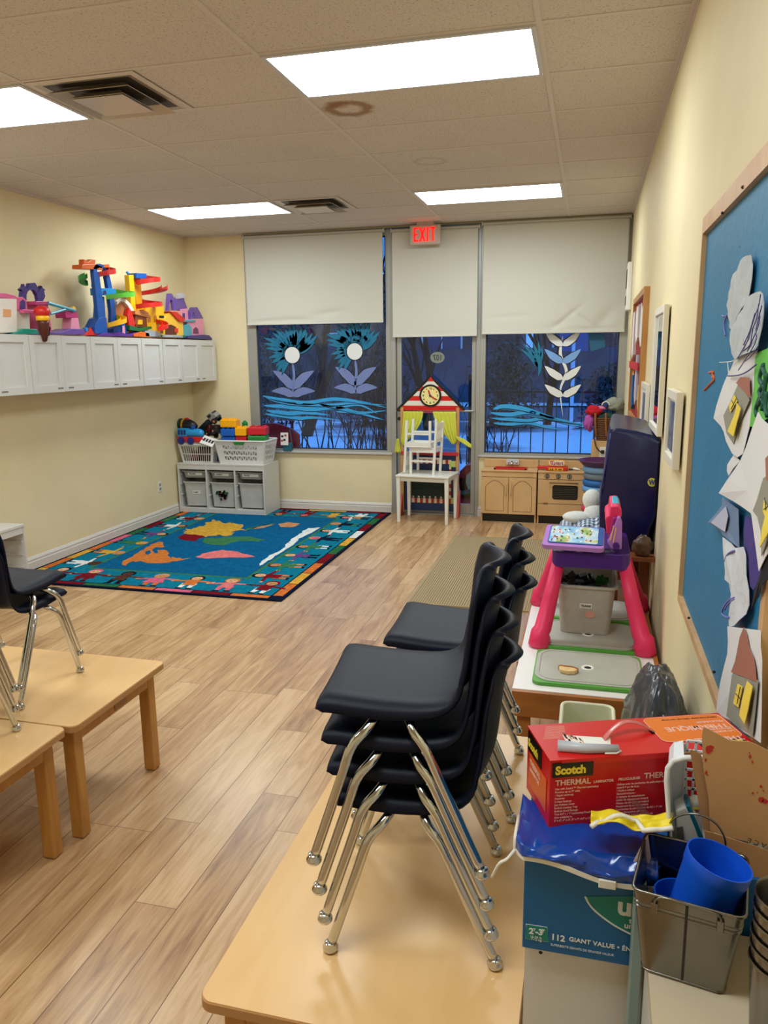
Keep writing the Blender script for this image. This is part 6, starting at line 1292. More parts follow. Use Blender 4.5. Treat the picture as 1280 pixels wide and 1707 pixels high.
# ------------------------------------------------------------------ wooden stand, blue mat, gingham, plush
t = thing('wooden_stand', 'small dark wooden stand behind the play table against the right wall', 'stand', (4.17, 0.8, 0))
M_dw = wood('dark_wood', (140, 82, 38), (104, 56, 24), (14, 14, 3), 0.45, 0.6)
for (x, y) in ((4.05, 0.58), (4.20, 0.58), (4.05, 1.15), (4.20, 1.15)): MB().box((x, y, 0), (x + 0.05, y + 0.04, 0.725)).build('leg', M_dw, t, world=True)
for z in (0.67, 0.56): MB().box((4.10, 0.585, z), (4.20, 0.605, z + 0.045)).build('rail', M_dw, t, world=True)
MB().box((4.04, 0.345, 0.725), (4.252, 1.20, 0.745)).build('stand_top', M_dw, t, world=True)
MB().box((4.06, 0.60, 0.40), (4.24, 1.17, 0.415)).build('shelf', M_dw, t, world=True)
M_vin = mat('navy_vinyl', (5, 8, 58), rough=0.3, spec=0.35, bump=0.25, bscale=9)
g = thing('gym_mat', 'tall folded navy blue vinyl gym mat with a yellow logo, leaning on the right wall', 'gym mat', (4.13, 0.7, 0.746))
fy0, fy1 = 0.52, 0.40
def mp_(px, py):
    f = (px - 1000) / 108; return P(px, py, 1, fy0 + (fy1 - fy0) * f)
out = [(1001, 928), (999, 880), (1000, 828), (1005, 812), (1010, 770), (1014, 735), (1018, 716), (1030, 713), (1060, 718), (1090, 726), (1106, 735), (1106, 780), (1104, 838), (1096, 862), (1082, 888), (1078, 926)]
fr_ = [mp_(a, b) for a, b in out]
for v in fr_: v.x = min(v.x, 4.250); v.z = max(v.z, 0.747)
cen = sum(fr_, Vector()) / len(fr_)
r1 = [cen + (v - cen) * 0.93 + Vector((0, -0.012, 0)) for v in fr_]; bk_ = [Vector((min(max(v.x, 4.045), 4.25), v.y + 0.66, v.z + (0.02 if v.z > 1.0 else 0))) for v in fr_]
mb = MB(); mb.loft([r1, fr_, [v + Vector((0, 0.25, 0.008 if v.z > 1.2 else 0)) if True else v for v in fr_], bk_]); mb.build('cover', M_vin, g, world=True, smooth=True, sm_angle=50)
lc = mp_(1086, 803) + Vector((0, -0.018, 0)); dd = (mp_(1100, 803) - mp_(1070, 803)).normalized(); R4 = Matrix.Translation(lc) @ Matrix(((dd.x, 0, -dd.y, 0), (dd.y, 0, dd.x, 0), (0, 1, 0, 0), (0, 0, 0, 1)))
lg_ = MB().lathe([(0.021, 0.0), (0.021, 0.004)], 24, R4).build('logo_disc', mat('logo_yellow', (196, 190, 60), rough=0.4), g, world=True)
txt('logo_letter', 'W', 0.034, MATS['toy_navy'], g, lc + Vector((-0.0145 * dd.x, -0.0145 * dd.y - 0.006, -0.012)), dd, (0, 0, 1), bold=0.0012, ext=0.0008, sx=0.8)
txt('logo_name', 'WESCO', 0.010, M_black, g, lc + Vector((0.024 * dd.x, 0.024 * dd.y - 0.004, 0.02)), (0, 0, -1), dd, bold=0.0003, ext=0.0005) if False else None
cord_ = MB().tube([mp_(1018, 722) + Vector((0, -0.004, 0)), mp_(1013, 760) + Vector((0, -0.006, 0)), mp_(1003, 812) + Vector((0, -0.006, 0)), mp_(1001, 860) + Vector((0, -0.004, 0))], 0.004, 6).build('seam', mat('seam_navy', (30, 38, 120), rough=0.3), g, world=True, smooth=True)
# crumpled clear plastic wrap and things at the mat's foot
def crumple(name, label, cat, c, sc, m, seed, amp=0.35, seg=28, flat=None, freq=3.0):
    mb = MB(); vs_ = []
    mb.ball((0, 0, 0), 1.0, seg, (1, 1, 1)); nv = []
    for v in mb.v:
        v = Vector(v); n = mnoise.fractal(v * freq * 0.6 + Vector((seed, 0, 0)), 0.7, 2.1, 4) if False else (mnoise.noise(v * freq + Vector((seed * 3.1, 0, 0))) + 0.5 * mnoise.noise(v * freq * 2.3 + Vector((0, seed, 0))))
        w = v * (1 + amp * n); w = Vector((w.x * sc[0], w.y * sc[1], w.z * sc[2]))
        if flat is not None: w.z = max(w.z, flat)
        nv.append(w)
    mb.v = nv; o = mb.build(name, m, None, smooth=True, loc=c); 
    return tag(o, label, cat) if cat else o
crumple('plastic_wrap', 'crumpled brownish wrapped bundle at the foot of the gym mat', 'bundle', (4.195, 0.375, 0.795), (0.045, 0.022, 0.05), mat('wrap_brown', (92, 70, 56), rough=0.3, noise=0.35, nscale=18), 5, 0.4)
t = thing('doll_bed', 'low bed covered with a blue and white gingham blanket behind the toy desk', 'doll bed', (3.88, 1.12, 0))
MB().box((3.765, 0.90, 0), (4.01, 1.36, 0.66)).build('bed_box', M_dw, t, world=True)
def ging():
    m = bpy.data.materials.new('gingham'); m.use_nodes = True; nt = m.node_tree; N = nt.nodes; L = nt.links; b = N['Principled BSDF']; b.inputs['Roughness'].default_value = 0.9
    tc = N.new('ShaderNodeTexCoord'); sp_ = N.new('ShaderNodeSeparateXYZ'); L.new(tc.outputs['Object'], sp_.inputs[0])
    def sq(o):
        a = N.new('ShaderNodeMath'); a.operation = 'MULTIPLY'; a.inputs[1].default_value = 42; L.new(o, a.inputs[0]); f = N.new('ShaderNodeMath'); f.operation = 'FRACT'; L.new(a.outputs[0], f.inputs[0]); g_ = N.new('ShaderNodeMath'); g_.operation = 'GREATER_THAN'; g_.inputs[1].default_value = 0.5; L.new(f.outputs[0], g_.inputs[0]); return g_.outputs[0]
    ad = N.new('ShaderNodeMath'); ad.operation = 'ADD'; L.new(sq(sp_.outputs[0]), ad.inputs[0])
    yz_ = N.new('ShaderNodeMath'); yz_.operation = 'SUBTRACT'; L.new(sp_.outputs[1], yz_.inputs[0]); L.new(sp_.outputs[2], yz_.inputs[1]); L.new(sq(yz_.outputs[0]), ad.inputs[1])
    c = N.new('ShaderNodeValToRGB'); h_ = N.new('ShaderNodeMath'); h_.operation = 'MULTIPLY'; h_.inputs[1].default_value = 0.5; L.new(ad.outputs[0], h_.inputs[0]); L.new(h_.outputs[0], c.inputs[0]); e = c.color_ramp; e.interpolation = 'CONSTANT'
    e.elements[0].position = 0; e.elements[0].color = lin((225, 228, 230)); e.elements[1].position = 0.9; e.elements[1].color = lin((52, 70, 104)); k = e.elements.new(0.4); k.color = lin((140, 156, 180)); L.new(c.outputs[0], b.inputs['Base Color']); return m
def gf(u, v):
    x = 3.745 + 0.29 * u; y = 0.87 + 0.52 * v; z = 0.668 + 0.15 * min(1, u * 1.4) * (0.6 + 0.4 * math.sin(v * PI)) + 0.012 * math.sin(u * 13 + v * 5)
    if u < 0.08 or v < 0.06: z -= 0.10 * (1 if u < 0.04 or v < 0.03 else 0.4)
    return (x, y, z)
MB().grid(gf, 40, 40).build('gingham_blanket', ging(), t, world=True, smooth=True, solid=0.006)
pl = thing('plush_toy', 'white plush toy lying on the gingham blanket beside the blue mat', 'plush toy', (3.95, 1.1, 0.80)); M_pl = mat('plush_white', (222, 224, 220), rough=0.95, bump=0.6, bscale=160)
c_ = P(987, 833, 1, 1.1); MB().ball(c_, 0.062, 18, (0.9, 1, 1.0)).build('head', M_pl, pl, world=True, smooth=True)
c_ = P(962, 862, 1, 1.05); MB().ball(c_, 0.062, 18, (1.35, 1, 0.55)).build('arm', M_pl, pl, world=True, smooth=True); c_ = P(990, 858, 1, 1.08); MB().ball(c_, 0.075, 18, (0.8, 1, 0.95)).build('body', M_pl, pl, world=True, smooth=True)

# ------------------------------------------------------------------ stacked round cushions, cupboard with the basket
cc = [('purple', (104, 64, 110)), ('pink', (196, 70, 110)), ('rose', (206, 64, 100)), ('red', (200, 60, 60)), ('yellow', (236, 184, 40)), ('sky', (96, 150, 206)), ('blue', (24, 96, 170)), ('grey', (110, 124, 136)), ('pale blue', (120, 164, 210))]
names = ['purple round cushion near the bottom of the stack beside the play stove', 'pink round cushion just above the purple one, low in the stack', 'rose pink round cushion under the red one in the stack', 'thin red round cushion under the yellow one in the stack', 'yellow round cushion in the middle of the stack', 'sky blue round cushion on the yellow one', 'deep blue round cushion under the grey one', 'grey round cushion between the deep blue and pale blue ones', 'pale blue round cushion directly under the purple tray']
zc = 0.10
MB_ = tag(MB().lathe([(0.001, 0), (0.15, 0.004), (0.158, 0.03), (0.15, 0.09), (0.001, 0.1)], 28).build('floor_cushion', mat('cush_navy', (50, 50, 96), rough=0.6), loc=(4.045, 4.10, 0.0), smooth=True), 'dark blue round cushion on the floor under the coloured stack', 'cushion', 'round cushions stacked by the play stove')
for i, ((n_, c), lb_) in enumerate(zip(cc, names)):
    h = 0.062
    o = MB().lathe([(0.001, 0), (0.14, 0.001), (0.156, 0.012), (0.160, h / 2), (0.156, h - 0.012), (0.14, h - 0.001), (0.001, h)], 28).build('round_cushion', mat('cush_' + n_, c, rough=0.55), loc=(4.045 + 0.006 * math.sin(i * 2.1), 4.10, zc), smooth=True, sm_angle=60)
    tag(o, lb_, 'cushion', 'round cushions stacked by the play stove'); zc += h + 0.001
o = thing('serving_tray', 'dark purple plastic tray with a red piece on top of the cushion stack', 'tray', (4.045, 4.10, zc))
MB().lathe([(0.001, 0), (0.16, 0.002), (0.205, 0.05), (0.212, 0.052), (0.205, 0.056), (0.16, 0.012), (0.001, 0.010)], 32, Matrix.Translation((4.045, 4.10, zc))).build('dish', mat('tray_purple', (84, 44, 84), rough=0.4), o, world=True, smooth=True)
MB().box((4.08, 3.98, zc + 0.03), (4.18, 4.08, zc + 0.062)).build('red_piece', mat('tray_red', (150, 34, 44), rough=0.4), o, world=True, bevel=0.006)
t = thing('play_cupboard', 'birch cupboard in the right corner of the window wall, a wicker basket on it', 'cupboard', (4.1, 4.6, 0))
MB().box((3.955, 4.48, 0), (4.25, 4.70, 0.86)).build('cupboard_body', M_kit, t, world=True, bevel=0.003)
ol = MB().box((4.035, 4.474, 0.70), (4.095, 4.48, 0.80)).build('outlet_plate', M_white, t, world=True, bevel=0.002)
MB().box((4.05, 4.46, 0.735), (4.08, 4.474, 0.77)).build('plug', M_black, ol, world=True)
MB().tube(smooth_path([(3.975, 4.47, 0.98), (3.985, 4.46, 0.86), (4.01, 4.455, 0.79), (4.05, 4.452, 0.752), (4.065, 4.46, 0.75)], 5), 0.006, 8).build('cable', mat('cable_brown', (66, 34, 30), rough=0.5), t, world=True, smooth=True)
wk = thing('wicker_basket', 'brown wicker basket with leather straps on the birch cupboard, heaped with dress-up clothes', 'basket', (4.10, 4.585, 0.861))
M_wk = mat('wicker', (104, 66, 36), rough=0.8, bump=0.8, bscale=60)
mb = MB()
for k in range(11):
    f = k / 10; w = 0.098 + 0.035 * f; mb.tube(rrect(4.105 - w, 4.585 - 0.085 - 0.01 * f, 4.105 + w, 4.585 + 0.085 + 0.01 * f, 0.045, 0.872 + 0.0205 * k), 0.0105, 6, closed=True)
mb.box((4.02, 4.51, 0.862), (4.19, 4.66, 0.872)); mb.build('weave', M_wk, wk, world=True, smooth=True)
for x in (3.985, 4.085): MB().tube(smooth_path([(x - 0.004, 4.482, 1.135), (x - 0.002, 4.474, 1.06), (x + 0.004, 4.475, 0.97), (x + 0.012, 4.480, 0.90)], 4), 0.011, 8).build('strap', mat('leather', (140, 82, 44), rough=0.5), wk, world=True, smooth=True)
for i, (nm, lb_, c, pos, sc_, sd) in enumerate([
    ('cloth_bundle', 'dark green cloth bulging out of the wicker basket', (18, 62, 56), (4.11, 4.58, 1.085), (0.115, 0.07, 0.045), 1),
    ('cloth_bundle', 'red knitted cloth hanging at the left of the wicker basket', (190, 18, 38), (3.965, 4.555, 1.150), (0.072, 0.05, 0.055), 2),
    ('cloth_bundle', 'purple and pink cloth hanging lowest at the left of the wicker basket', (176, 84, 168), (3.925, 4.56, 1.040), (0.050, 0.035, 0.085), 3),
    ('cloth_bundle', 'pink cloth lying over the red one on the wicker basket', (216, 120, 170), (4.035, 4.575, 1.178), (0.060, 0.04, 0.022), 4),
    ('knit_hat', 'grey woolly hat on top of the clothes in the wicker basket', (150, 154, 140), (4.160, 4.60, 1.215), (0.088, 0.065, 0.068), 6),
    ('headband', 'white and navy headband beside the grey woolly hat', (40, 60, 110), (4.075, 4.56, 1.205), (0.028, 0.02, 0.035), 7)]):
    crumple(nm, lb_, 'dress-up clothes', pos, sc_, mat('cl%d' % i, c, rough=0.9, bump=0.4, bscale=80), sd, 0.3, freq=2.6)
hb = [o for o in bpy.data.objects if o.name.startswith('headband')][0]
MB().tube([(0.034 * math.cos(a), -0.012, 0.036 * math.sin(a)) for a in [PI * k / 12 for k in range(13)]], 0.006, 8).build('white_band', M_white, hb, smooth=True)
# ------------------------------------------------------------------ right wall: boards, mirror, frames
t = thing('display_board', 'large blue painted display board with a pine frame on the right wall', 'notice board', (XR, -1.42, 1.5))
BY0, BY1, BZ0, BZ1 = -2.035, -0.83, 0.915, 2.105
MB().box((XR - 0.012, BY0, BZ0), (XR, BY1, BZ1)).build('blue_panel', mat('board_blue', (22, 118, 164), rough=0.55, noise=0.05, nscale=5, bump=0.15, bscale=40), t, world=True)
M_pine = wood('pine_frame', (220, 182, 134), (190, 140, 92), (8, 8, 3), 0.5, 0.7)
for a, b in (((XR - 0.026, BY0 - 0.01, BZ1 - 0.035), (XR, BY1 + 0.012, BZ1 + 0.012)), ((XR - 0.026, BY0 - 0.01, BZ0 - 0.012), (XR, BY1 + 0.012, BZ0 + 0.010)), ((XR - 0.026, BY1 - 0.004, BZ0 + 0.010), (XR, BY1 + 0.014, BZ1 - 0.035)), ((XR - 0.026, BY0 - 0.012, BZ0 + 0.010), (XR, BY0 + 0.022, BZ1 - 0.035))):
    MB().box(a, b).build('frame', M_pine, t, world=True)
sp_ = MB(); rr = random.Random(9)
for k in range(40):
    y, z = rr.uniform(BY0 + 0.05, BY1 - 0.03), rr.uniform(BZ0 + 0.03, BZ1 - 0.06); s = rr.uniform(0.0015, 0.003); sp_.poly(circ((XR - 0.0125, y, z), s, 0, 7))
sp_.build('pin_holes', mat('pin_dark', (20, 50, 80), rough=0.6), t, world=True)
for (a, b) in ((1204, 355), (1238, 312), (1148, 1030), (1190, 1120)): MB().ball(P(a, b, 0, XR - 0.027), 0.004, 8).build('nail', mat('nail', (50, 40, 36), rough=0.5, metal=0.5), t, world=True)
M_pap = mat('paper_white', (226, 224, 226), rough=0.8, spec=0.1); M_pgr = mat('paper_grey', (150, 148, 134), rough=0.8); M_pbr = mat('paper_brown', (166, 106, 88), rough=0.8); M_py = mat('paper_yellow', (240, 214, 80), rough=0.8)
def zc_(ox, oy, s): return lambda a, b: (ox + a / s, oy + b / s)
ZA, ZB, ZC = zc_(1140, 400, 4.743), zc_(1140, 640, 4.064), zc_(1030, 880, 4.492)
def sheet(pts, f, off, m, nm, parent=None, bend=0.0, th=0.0012):
    """cut paper pinned to the board, off = distance from the wall"""
    q = [P(*f(a, b), 0, XR - off) for a, b in pts]
    if bend:
        ys = [v.y for v in q]; y0, y1 = min(ys), max(ys)
        for v in q: v.x -= bend * abs(math.sin((v.y - y0) / (y1 - y0 + 1e-6) * PI * 1.5))
    c = sum(q, Vector()) / len(q); mb = MB(); n = len(q)
    e = Vector((-th, 0, 0)); vs_ = q + [v + e for v in q] + [c + Vector((-bend * 0.5, 0, 0)), c + e + Vector((-bend * 0.5, 0, 0))]
    fs = []
    mb.add(vs_, [(i, (i + 1) % n, 2 * n) for i in range(n)] + [(n + (i + 1) % n, n + i, 2 * n + 1) for i in range(n)] + [(i, (i + 1) % n, n + (i + 1) % n, n + i) for i in range(n)])
    return mb.build(nm, m, parent, world=True, loc=(tuple(c) if parent is None else None))
def lines(pls, f, off, w, m, nm, parent):
    mb = MB()
    for pl_ in pls: mb.tube(smooth_path([P(*f(a, b), 0, XR - off) for a, b in pl_], 4), w, 5)
    return mb.build(nm, m, parent, world=True, smooth=True)
M_filt = mat('filter_grey', (190, 196, 202), rough=0.85, bump=0.8, bscale=14)
o = sheet([(540, 118), (547, 200), (540, 300), (530, 380), (517, 470), (480, 540), (440, 610), (410, 670), (388, 718), (374, 690), (378, 650), (368, 600), (370, 560), (360, 515), (372, 470), (375, 420), (388, 370), (392, 320), (405, 270), (425, 240), (440, 200), (465, 165), (490, 140), (515, 124)], ZA, 0.020, M_filt, 'paper_wing', None, 0.006)
tag(o, 'upper grey coffee-filter wing pinned on the blue board', 'paper craft')
lines([[(380, 560), (350, 590), (318, 603), (300, 596)], [(345, 590), (322, 640), (318, 700), (328, 755)]], ZA, 0.016, 0.0022, mat('pipe_violet', (120, 120, 200), rough=0.6), 'feeler', o)
o = sheet([(620, 405), (632, 430), (636, 500), (632, 600), (620, 700), (603, 790), (590, 860), (540, 890), (480, 910), (415, 942), (400, 900), (396, 860), (386, 800), (390, 730), (405, 690), (430, 640), (440, 600), (470, 545), (495, 500), (520, 460), (560, 432), (595, 412)], ZA, 0.028, M_filt, 'paper_wing', None, 0.006); tag(o, 'lower pleated paper wing with violet scribbles on the blue board', 'paper craft')
lines([[(605, 430), (590, 520), (560, 600), (530, 700), (500, 800), (420, 940)], [(590, 500), (575, 620), (545, 700), (520, 830), (455, 880)], [(560, 580), (520, 720), (470, 830)], [(615, 520), (570, 700), (560, 820), (430, 1030)], [(585, 840), (530, 920), (480, 960)], [(600, 600), (580, 700), (500, 880)]], ZA, 0.0355, 0.0011, mat('crayon_violet', (92, 84, 150), rough=0.7), 'scribble', o)
def house_paper(label, f, off, white, grey, roof, win, door, bend=0.004):
    o = sheet(white, f, off, M_pap, 'house_picture', None, bend); tag(o, label, 'paper craft'); off += bend + 0.002
    sheet(grey, f, off, M_pgr, 'house_wall', o); sheet(roof, f, off + 0.001, M_pbr, 'house_roof', o)
    for w_ in win: w1_ = sheet(w_, f, off + 0.003, M_py, 'paper_window', o)
    for d__ in door: sheet(d__, f, off + 0.006, M_py, 'paper_door', o, 0.003)
    return o, off
o, of = house_paper('white sheet with a grey paper house directly below the wings on the blue board', ZA, 0.020, [(415, 940), (585, 870), (580, 1000), (570, 1200), (545, 1400), (510, 1550), (480, 1690), (440, 1720), (400, 1690), (340, 1590), (320, 1520), (300, 1470), (250, 1410), (270, 1320), (290, 1250), (320, 1150), (345, 1080), (380, 1010)],
    [(440, 1120), (515, 1250), (520, 1270), (440, 1450), (395, 1615), (340, 1530), (315, 1390), (380, 1260)], [(450, 1085), (520, 1090), (525, 1250), (415, 1130)], [[(400, 1225), (425, 1275), (370, 1365), (360, 1310)]], [[(432, 1290), (452, 1335), (430, 1440), (405, 1555), (358, 1512), (400, 1400), (425, 1340)]])
lines([[(415, 1250), (370, 1340)], [(375, 1265), (400, 1320)]], ZA, of + 0.005, 0.0007, M_black, 'pen_lines', o); lines([[(345, 1075), (430, 1070), (500, 1040), (570, 985)]], ZA, of + 0.004, 0.0016, MATS['crayon_violet'], 'pipe_cleaner', o); lines([[(345, 970), (350, 1020), (355, 1070)], [(280, 968), (370, 962), (420, 940)]], ZA, of + 0.004, 0.0012, M_pap, 'string', o)
M_pgn = mat('paper_green', (104, 190, 80), rough=0.8)
o = sheet([(760, 800), (664, 860), (610, 885), (582, 920), (572, 1050), (570, 1150), (555, 1300), (535, 1475), (580, 1480), (664, 1420), (760, 1380)], ZA, 0.018, M_pgn, 'green_painting', None, 0.003); tag(o, 'bright green painted paper at the right edge of the blue board', 'painting')
lines([[(630, 985), (600, 1100), (640, 1180), (590, 1300)], [(660, 1060), (640, 1180), (620, 1350)], [(620, 1000), (650, 1100), (600, 1200), (640, 1300)], [(600, 1250), (570, 1340), (580, 1390)], [(655, 1200), (645, 1320), (660, 1390)]], ZA, 0.024, 0.005, mat('paint_dkgreen', (30, 86, 70), rough=0.7), 'dark_strokes', o)
o, of = house_paper('largest white sheet, a grey paper house half showing, on the blue board', ZB, 0.034, [(520, 190), (545, 235), (650, 330), (680, 1000), (569, 1170), (525, 1270), (520, 1180), (522, 1020), (500, 940), (470, 875), (400, 830), (340, 795), (250, 740), (300, 660), (350, 580), (385, 520), (430, 430), (470, 320)],
    [(470, 860), (500, 780), (540, 640), (650, 560), (650, 950), (569, 1060), (528, 1165), (524, 1000), (500, 900)], [(555, 505), (650, 400), (650, 700), (560, 650)], [[(545, 785), (569, 840), (552, 900), (538, 860)]], [[(569, 840), (600, 900), (585, 1000), (530, 1110), (545, 980)]])
lines([[(545, 770), (560, 880)], [(540, 850), (565, 830)]], ZB, of + 0.005, 0.0007, M_black, 'pen_lines', o)
tag(sheet([(345, 480), (385, 520), (345, 570), (310, 625), (300, 590), (302, 550), (320, 515)], ZB, 0.018, M_pap, 'paper_scrap', None, 0.002), 'small white paper scrap peeping out left of the large white sheet', 'paper')
o = sheet([(270, 768), (330, 800), (380, 850), (378, 950), (376, 1110), (330, 1060), (285, 1020), (280, 1005), (230, 975), (185, 940), (230, 880), (270, 820)], ZB, 0.022, mat('paper_slate', (112, 134, 170), rough=0.8), 'folded_paper', None, 0.008); tag(o, 'folded slate blue paper with a turned white corner on the blue board', 'paper'); sheet([(185, 940), (285, 830), (300, 900), (280, 1003)], ZB, 0.033, mat('paper_lilac', (188, 190, 214), rough=0.8), 'turned_corner', o)
o = sheet([(440, 890), (480, 920), (522, 990), (526, 1150), (525, 1300), (490, 1400), (470, 1370), (455, 1270), (440, 1200), (428, 1100), (425, 1000)], ZB, 0.020, mat('paper_purple', (66, 50, 130), rough=0.8), 'purple_painting', None, 0.005); tag(o, 'purple painted paper strip on the blue board', 'painting')
tag(sheet([(600, 1080), (569, 1170), (520, 1300), (495, 1400), (475, 1535), (510, 1440), (545, 1370), (600, 1290)], ZB, 0.030, mat('paper_black', (10, 12, 26), rough=0.8), 'black_paper', None, 0.004), 'black pointed paper strip beside the purple one on the blue board', 'paper')
o = sheet([(290, 1040), (330, 1080), (360, 1112), (430, 1105), (440, 1160), (438, 1300), (446, 1400), (444, 1500), (430, 1560), (400, 1600), (370, 1640), (330, 1650), (310, 1600), (312, 1560), (335, 1530), (350, 1500), (330, 1420), (310, 1320), (296, 1325), (300, 1270), (293, 1150)], ZB, 0.024, mat('tissue', (214, 216, 224), rough=0.8, bump=0.9, bscale=16), 'tissue_figure', None, 0.008); tag(o, 'long crumpled white tissue figure hanging above the lowest house picture', 'paper craft')
lines([[(345, 1445), (300, 1470), (265, 1520), (258, 1560), (290, 1582), (310, 1580)], [(345, 1455), (300, 1490), (275, 1530)], [(275, 1200), (300, 1150), (340, 1130)]], ZB, 0.032, 0.0022, MATS['pipe_violet'], 'pipe_cleaner', o)
o, of = house_paper('tall white sheet with a brown roofed grey house at the bottom of the blue board', ZC, 0.030, [(835, 738), (950, 752), (1082, 768), (1080, 900), (1088, 1000), (1085, 1100), (1078, 1400), (1070, 1610), (1030, 1575), (960, 1530), (840, 1440), (750, 1390), (765, 1270), (785, 1150), (810, 1040), (832, 950), (838, 850)],
    [(858, 1095), (1052, 1140), (1030, 1380), (1010, 1560), (900, 1480), (815, 1410)], [(945, 745), (965, 800), (985, 900), (1015, 970), (1030, 1050), (1038, 1150), (850, 1080), (880, 1000), (900, 900), (915, 820)], [[(900, 1168), (937, 1190), (905, 1345), (866, 1315)]], [[(975, 1148), (1012, 1190), (995, 1300), (985, 1370), (965, 1472), (925, 1405), (945, 1280)]])
lines([[(915, 1190), (890, 1320)], [(880, 1240), (920, 1285)], [(985, 1300), (985, 1318)]], ZC, of + 0.006, 0.0008, M_black, 'pen_lines', o)
tag(lines([[(200, 1050), (235, 1045), (225, 1080), (240, 1095)], [(225, 1060), (242, 1100), (215, 1130), (160, 1188)], [(230, 1040), (236, 1090)]], ZA, 0.0135, 0.0035, mat('crayon_orange', (206, 96, 50), rough=0.7), 'orange_mark', None), 'small orange crayon mark at the left of the blue board', 'mark')
# red notice board
t = thing('red_board', 'red notice board in an oak frame with hanging cut-outs on the right wall', 'notice board', (XR, 2.44, 1.7)); y0, y1, z0, z1 = 1.78, 3.10, 1.22, 2.12
MB().box((XR - 0.012, y0 + 0.03, z0 + 0.03), (XR, y1 - 0.03, z1 - 0.03)).build('red_panel', mat('board_red', (150, 22, 20), rough=0.7), t, world=True)
for a, b in (((XR - 0.035, y0, z0), (XR, y0 + 0.04, z1)), ((XR - 0.035, y1 - 0.04, z0), (XR, y1, z1)), ((XR - 0.035, y0 + 0.04, z1 - 0.04), (XR, y1 - 0.04, z1)), ((XR - 0.035, y0 + 0.04, z0), (XR, y1 - 0.04, z0 + 0.04))): MB().box(a, b).build('frame', M_oak if False else wood('amber_frame', (200, 146, 82), (170, 116, 58), (10, 10, 3), 0.45, 0.6), t, world=True)
for i, (ya, yb, za, zb, c) in enumerate(((2.0, 2.35, 1.75, 2.05, (230, 228, 224)), (2.45, 2.75, 1.78, 2.05, (226, 224, 222)), (2.78, 3.02, 1.66, 2.02, (222, 214, 214)), (1.9, 2.2, 1.30, 1.50, (214, 180, 120)), (2.25, 2.5, 1.35, 1.70, (180, 176, 190)), (2.55, 2.8, 1.30, 1.55, (40, 90, 140)), (2.82, 3.0, 1.28, 1.60, (220, 170, 130)))):
    MB().prism([(XR - 0.013, ya, za + 0.04), (XR - 0.013, (ya + yb) / 2, za), (XR - 0.013, yb, za + 0.06), (XR - 0.013, yb - 0.03, zb), (XR - 0.013, (ya + yb) / 2, zb - 0.05), (XR - 0.013, ya + 0.02, zb)], (-0.006 - 0.008 * (i % 3), 0, 0)).build('cut_out', mat('cut%d' % i, c, rough=0.8), t, world=True)
MB().box((XR - 0.045, 1.90, 1.60), (XR - 0.036, 3.05, 1.65)).build('red_band', mat('band_red', (190, 30, 34), rough=0.7), t, world=True)
# mirror and picture frames
M_fr = mat('frame_ivory', (226, 220, 206), rough=0.4)
def frame(name, label, cat, y0, y1, z0, z1, w, d, inner, extra=None):
    t = thing(name, label, cat, (XR, (y0 + y1) / 2, (z0 + z1) / 2)); mb = MB()
    mb.box((XR - d, y0, z0), (XR - 0.008, y0 + w, z1)).box((XR - d, y1 - w, z0), (XR - 0.008, y1, z1)).box((XR - d, y0 + w, z0), (XR - 0.008, y1 - w, z0 + w)).box((XR - d, y0 + w, z1 - w), (XR - 0.008, y1 - w, z1)); mb.build('frame', M_fr, t, world=True, bevel=0.003)
    MB().box((XR - 0.008, y0 + 0.03, z0 + 0.05), (XR, y1 - 0.03, z1 - 0.05)).build('backing', M_black, t, world=True)
    MB().box((XR - d + 0.010, y0 + w, z0 + w), (XR - 0.008, y1 - w, z1 - w)).build('mirror_glass' if cat == 'mirror' else 'picture', inner, t, world=True); return t
M_mir = mat('mirror', (225, 228, 230), rough=0.02, metal=1.0)
frame('wall_mirror', 'tall narrow mirror in an ivory frame on the right wall above the gym mat', 'mirror', 0.30, 0.84, 1.335, 1.93, 0.035, 0.032, M_mir)
def photo_mat(nm, c0, c1): return wood(nm, c0, c1, (6, 9, 9), 0.25, 0.5)
def matted(t, y0, y1, z0, z1, d):
    MB().box((XR - d + 0.0085, y0, z0), (XR - d + 0.0095, y1, z1)).build('photo', photo_mat('photo_dark', (120, 130, 160), (26, 28, 48)), t, world=True)
t = frame('framed_photo', 'small ivory picture frame right of the tall mirror', 'picture frame', -0.465, -0.10, 1.29, 1.575, 0.035, 0.034, M_white); matted(t, -0.415, -0.15, 1.34, 1.53, 0.034)
t = frame('framed_photo', 'small ivory picture frame between the red notice board and the tall mirror', 'picture frame', 1.20, 1.66, 1.22, 1.54, 0.035, 0.03, M_white); matted(t, 1.26, 1.60, 1.28, 1.48, 0.03)
t = thing('wall_unit', 'white wall unit with dark slots high on the right wall beside the widest blind', 'wall unit', (XR, 4.38, 2.31))
MB().box((XR - 0.045, 4.26, 2.10), (XR, 4.52, 2.53)).build('case', M_white, t, world=True, bevel=0.01); MB().box((XR - 0.047, 4.30, 2.30), (XR - 0.044, 4.48, 2.47)).box((XR - 0.047, 4.30, 2.15), (XR - 0.044, 4.48, 2.23)).build('slots', M_black, t, world=True)

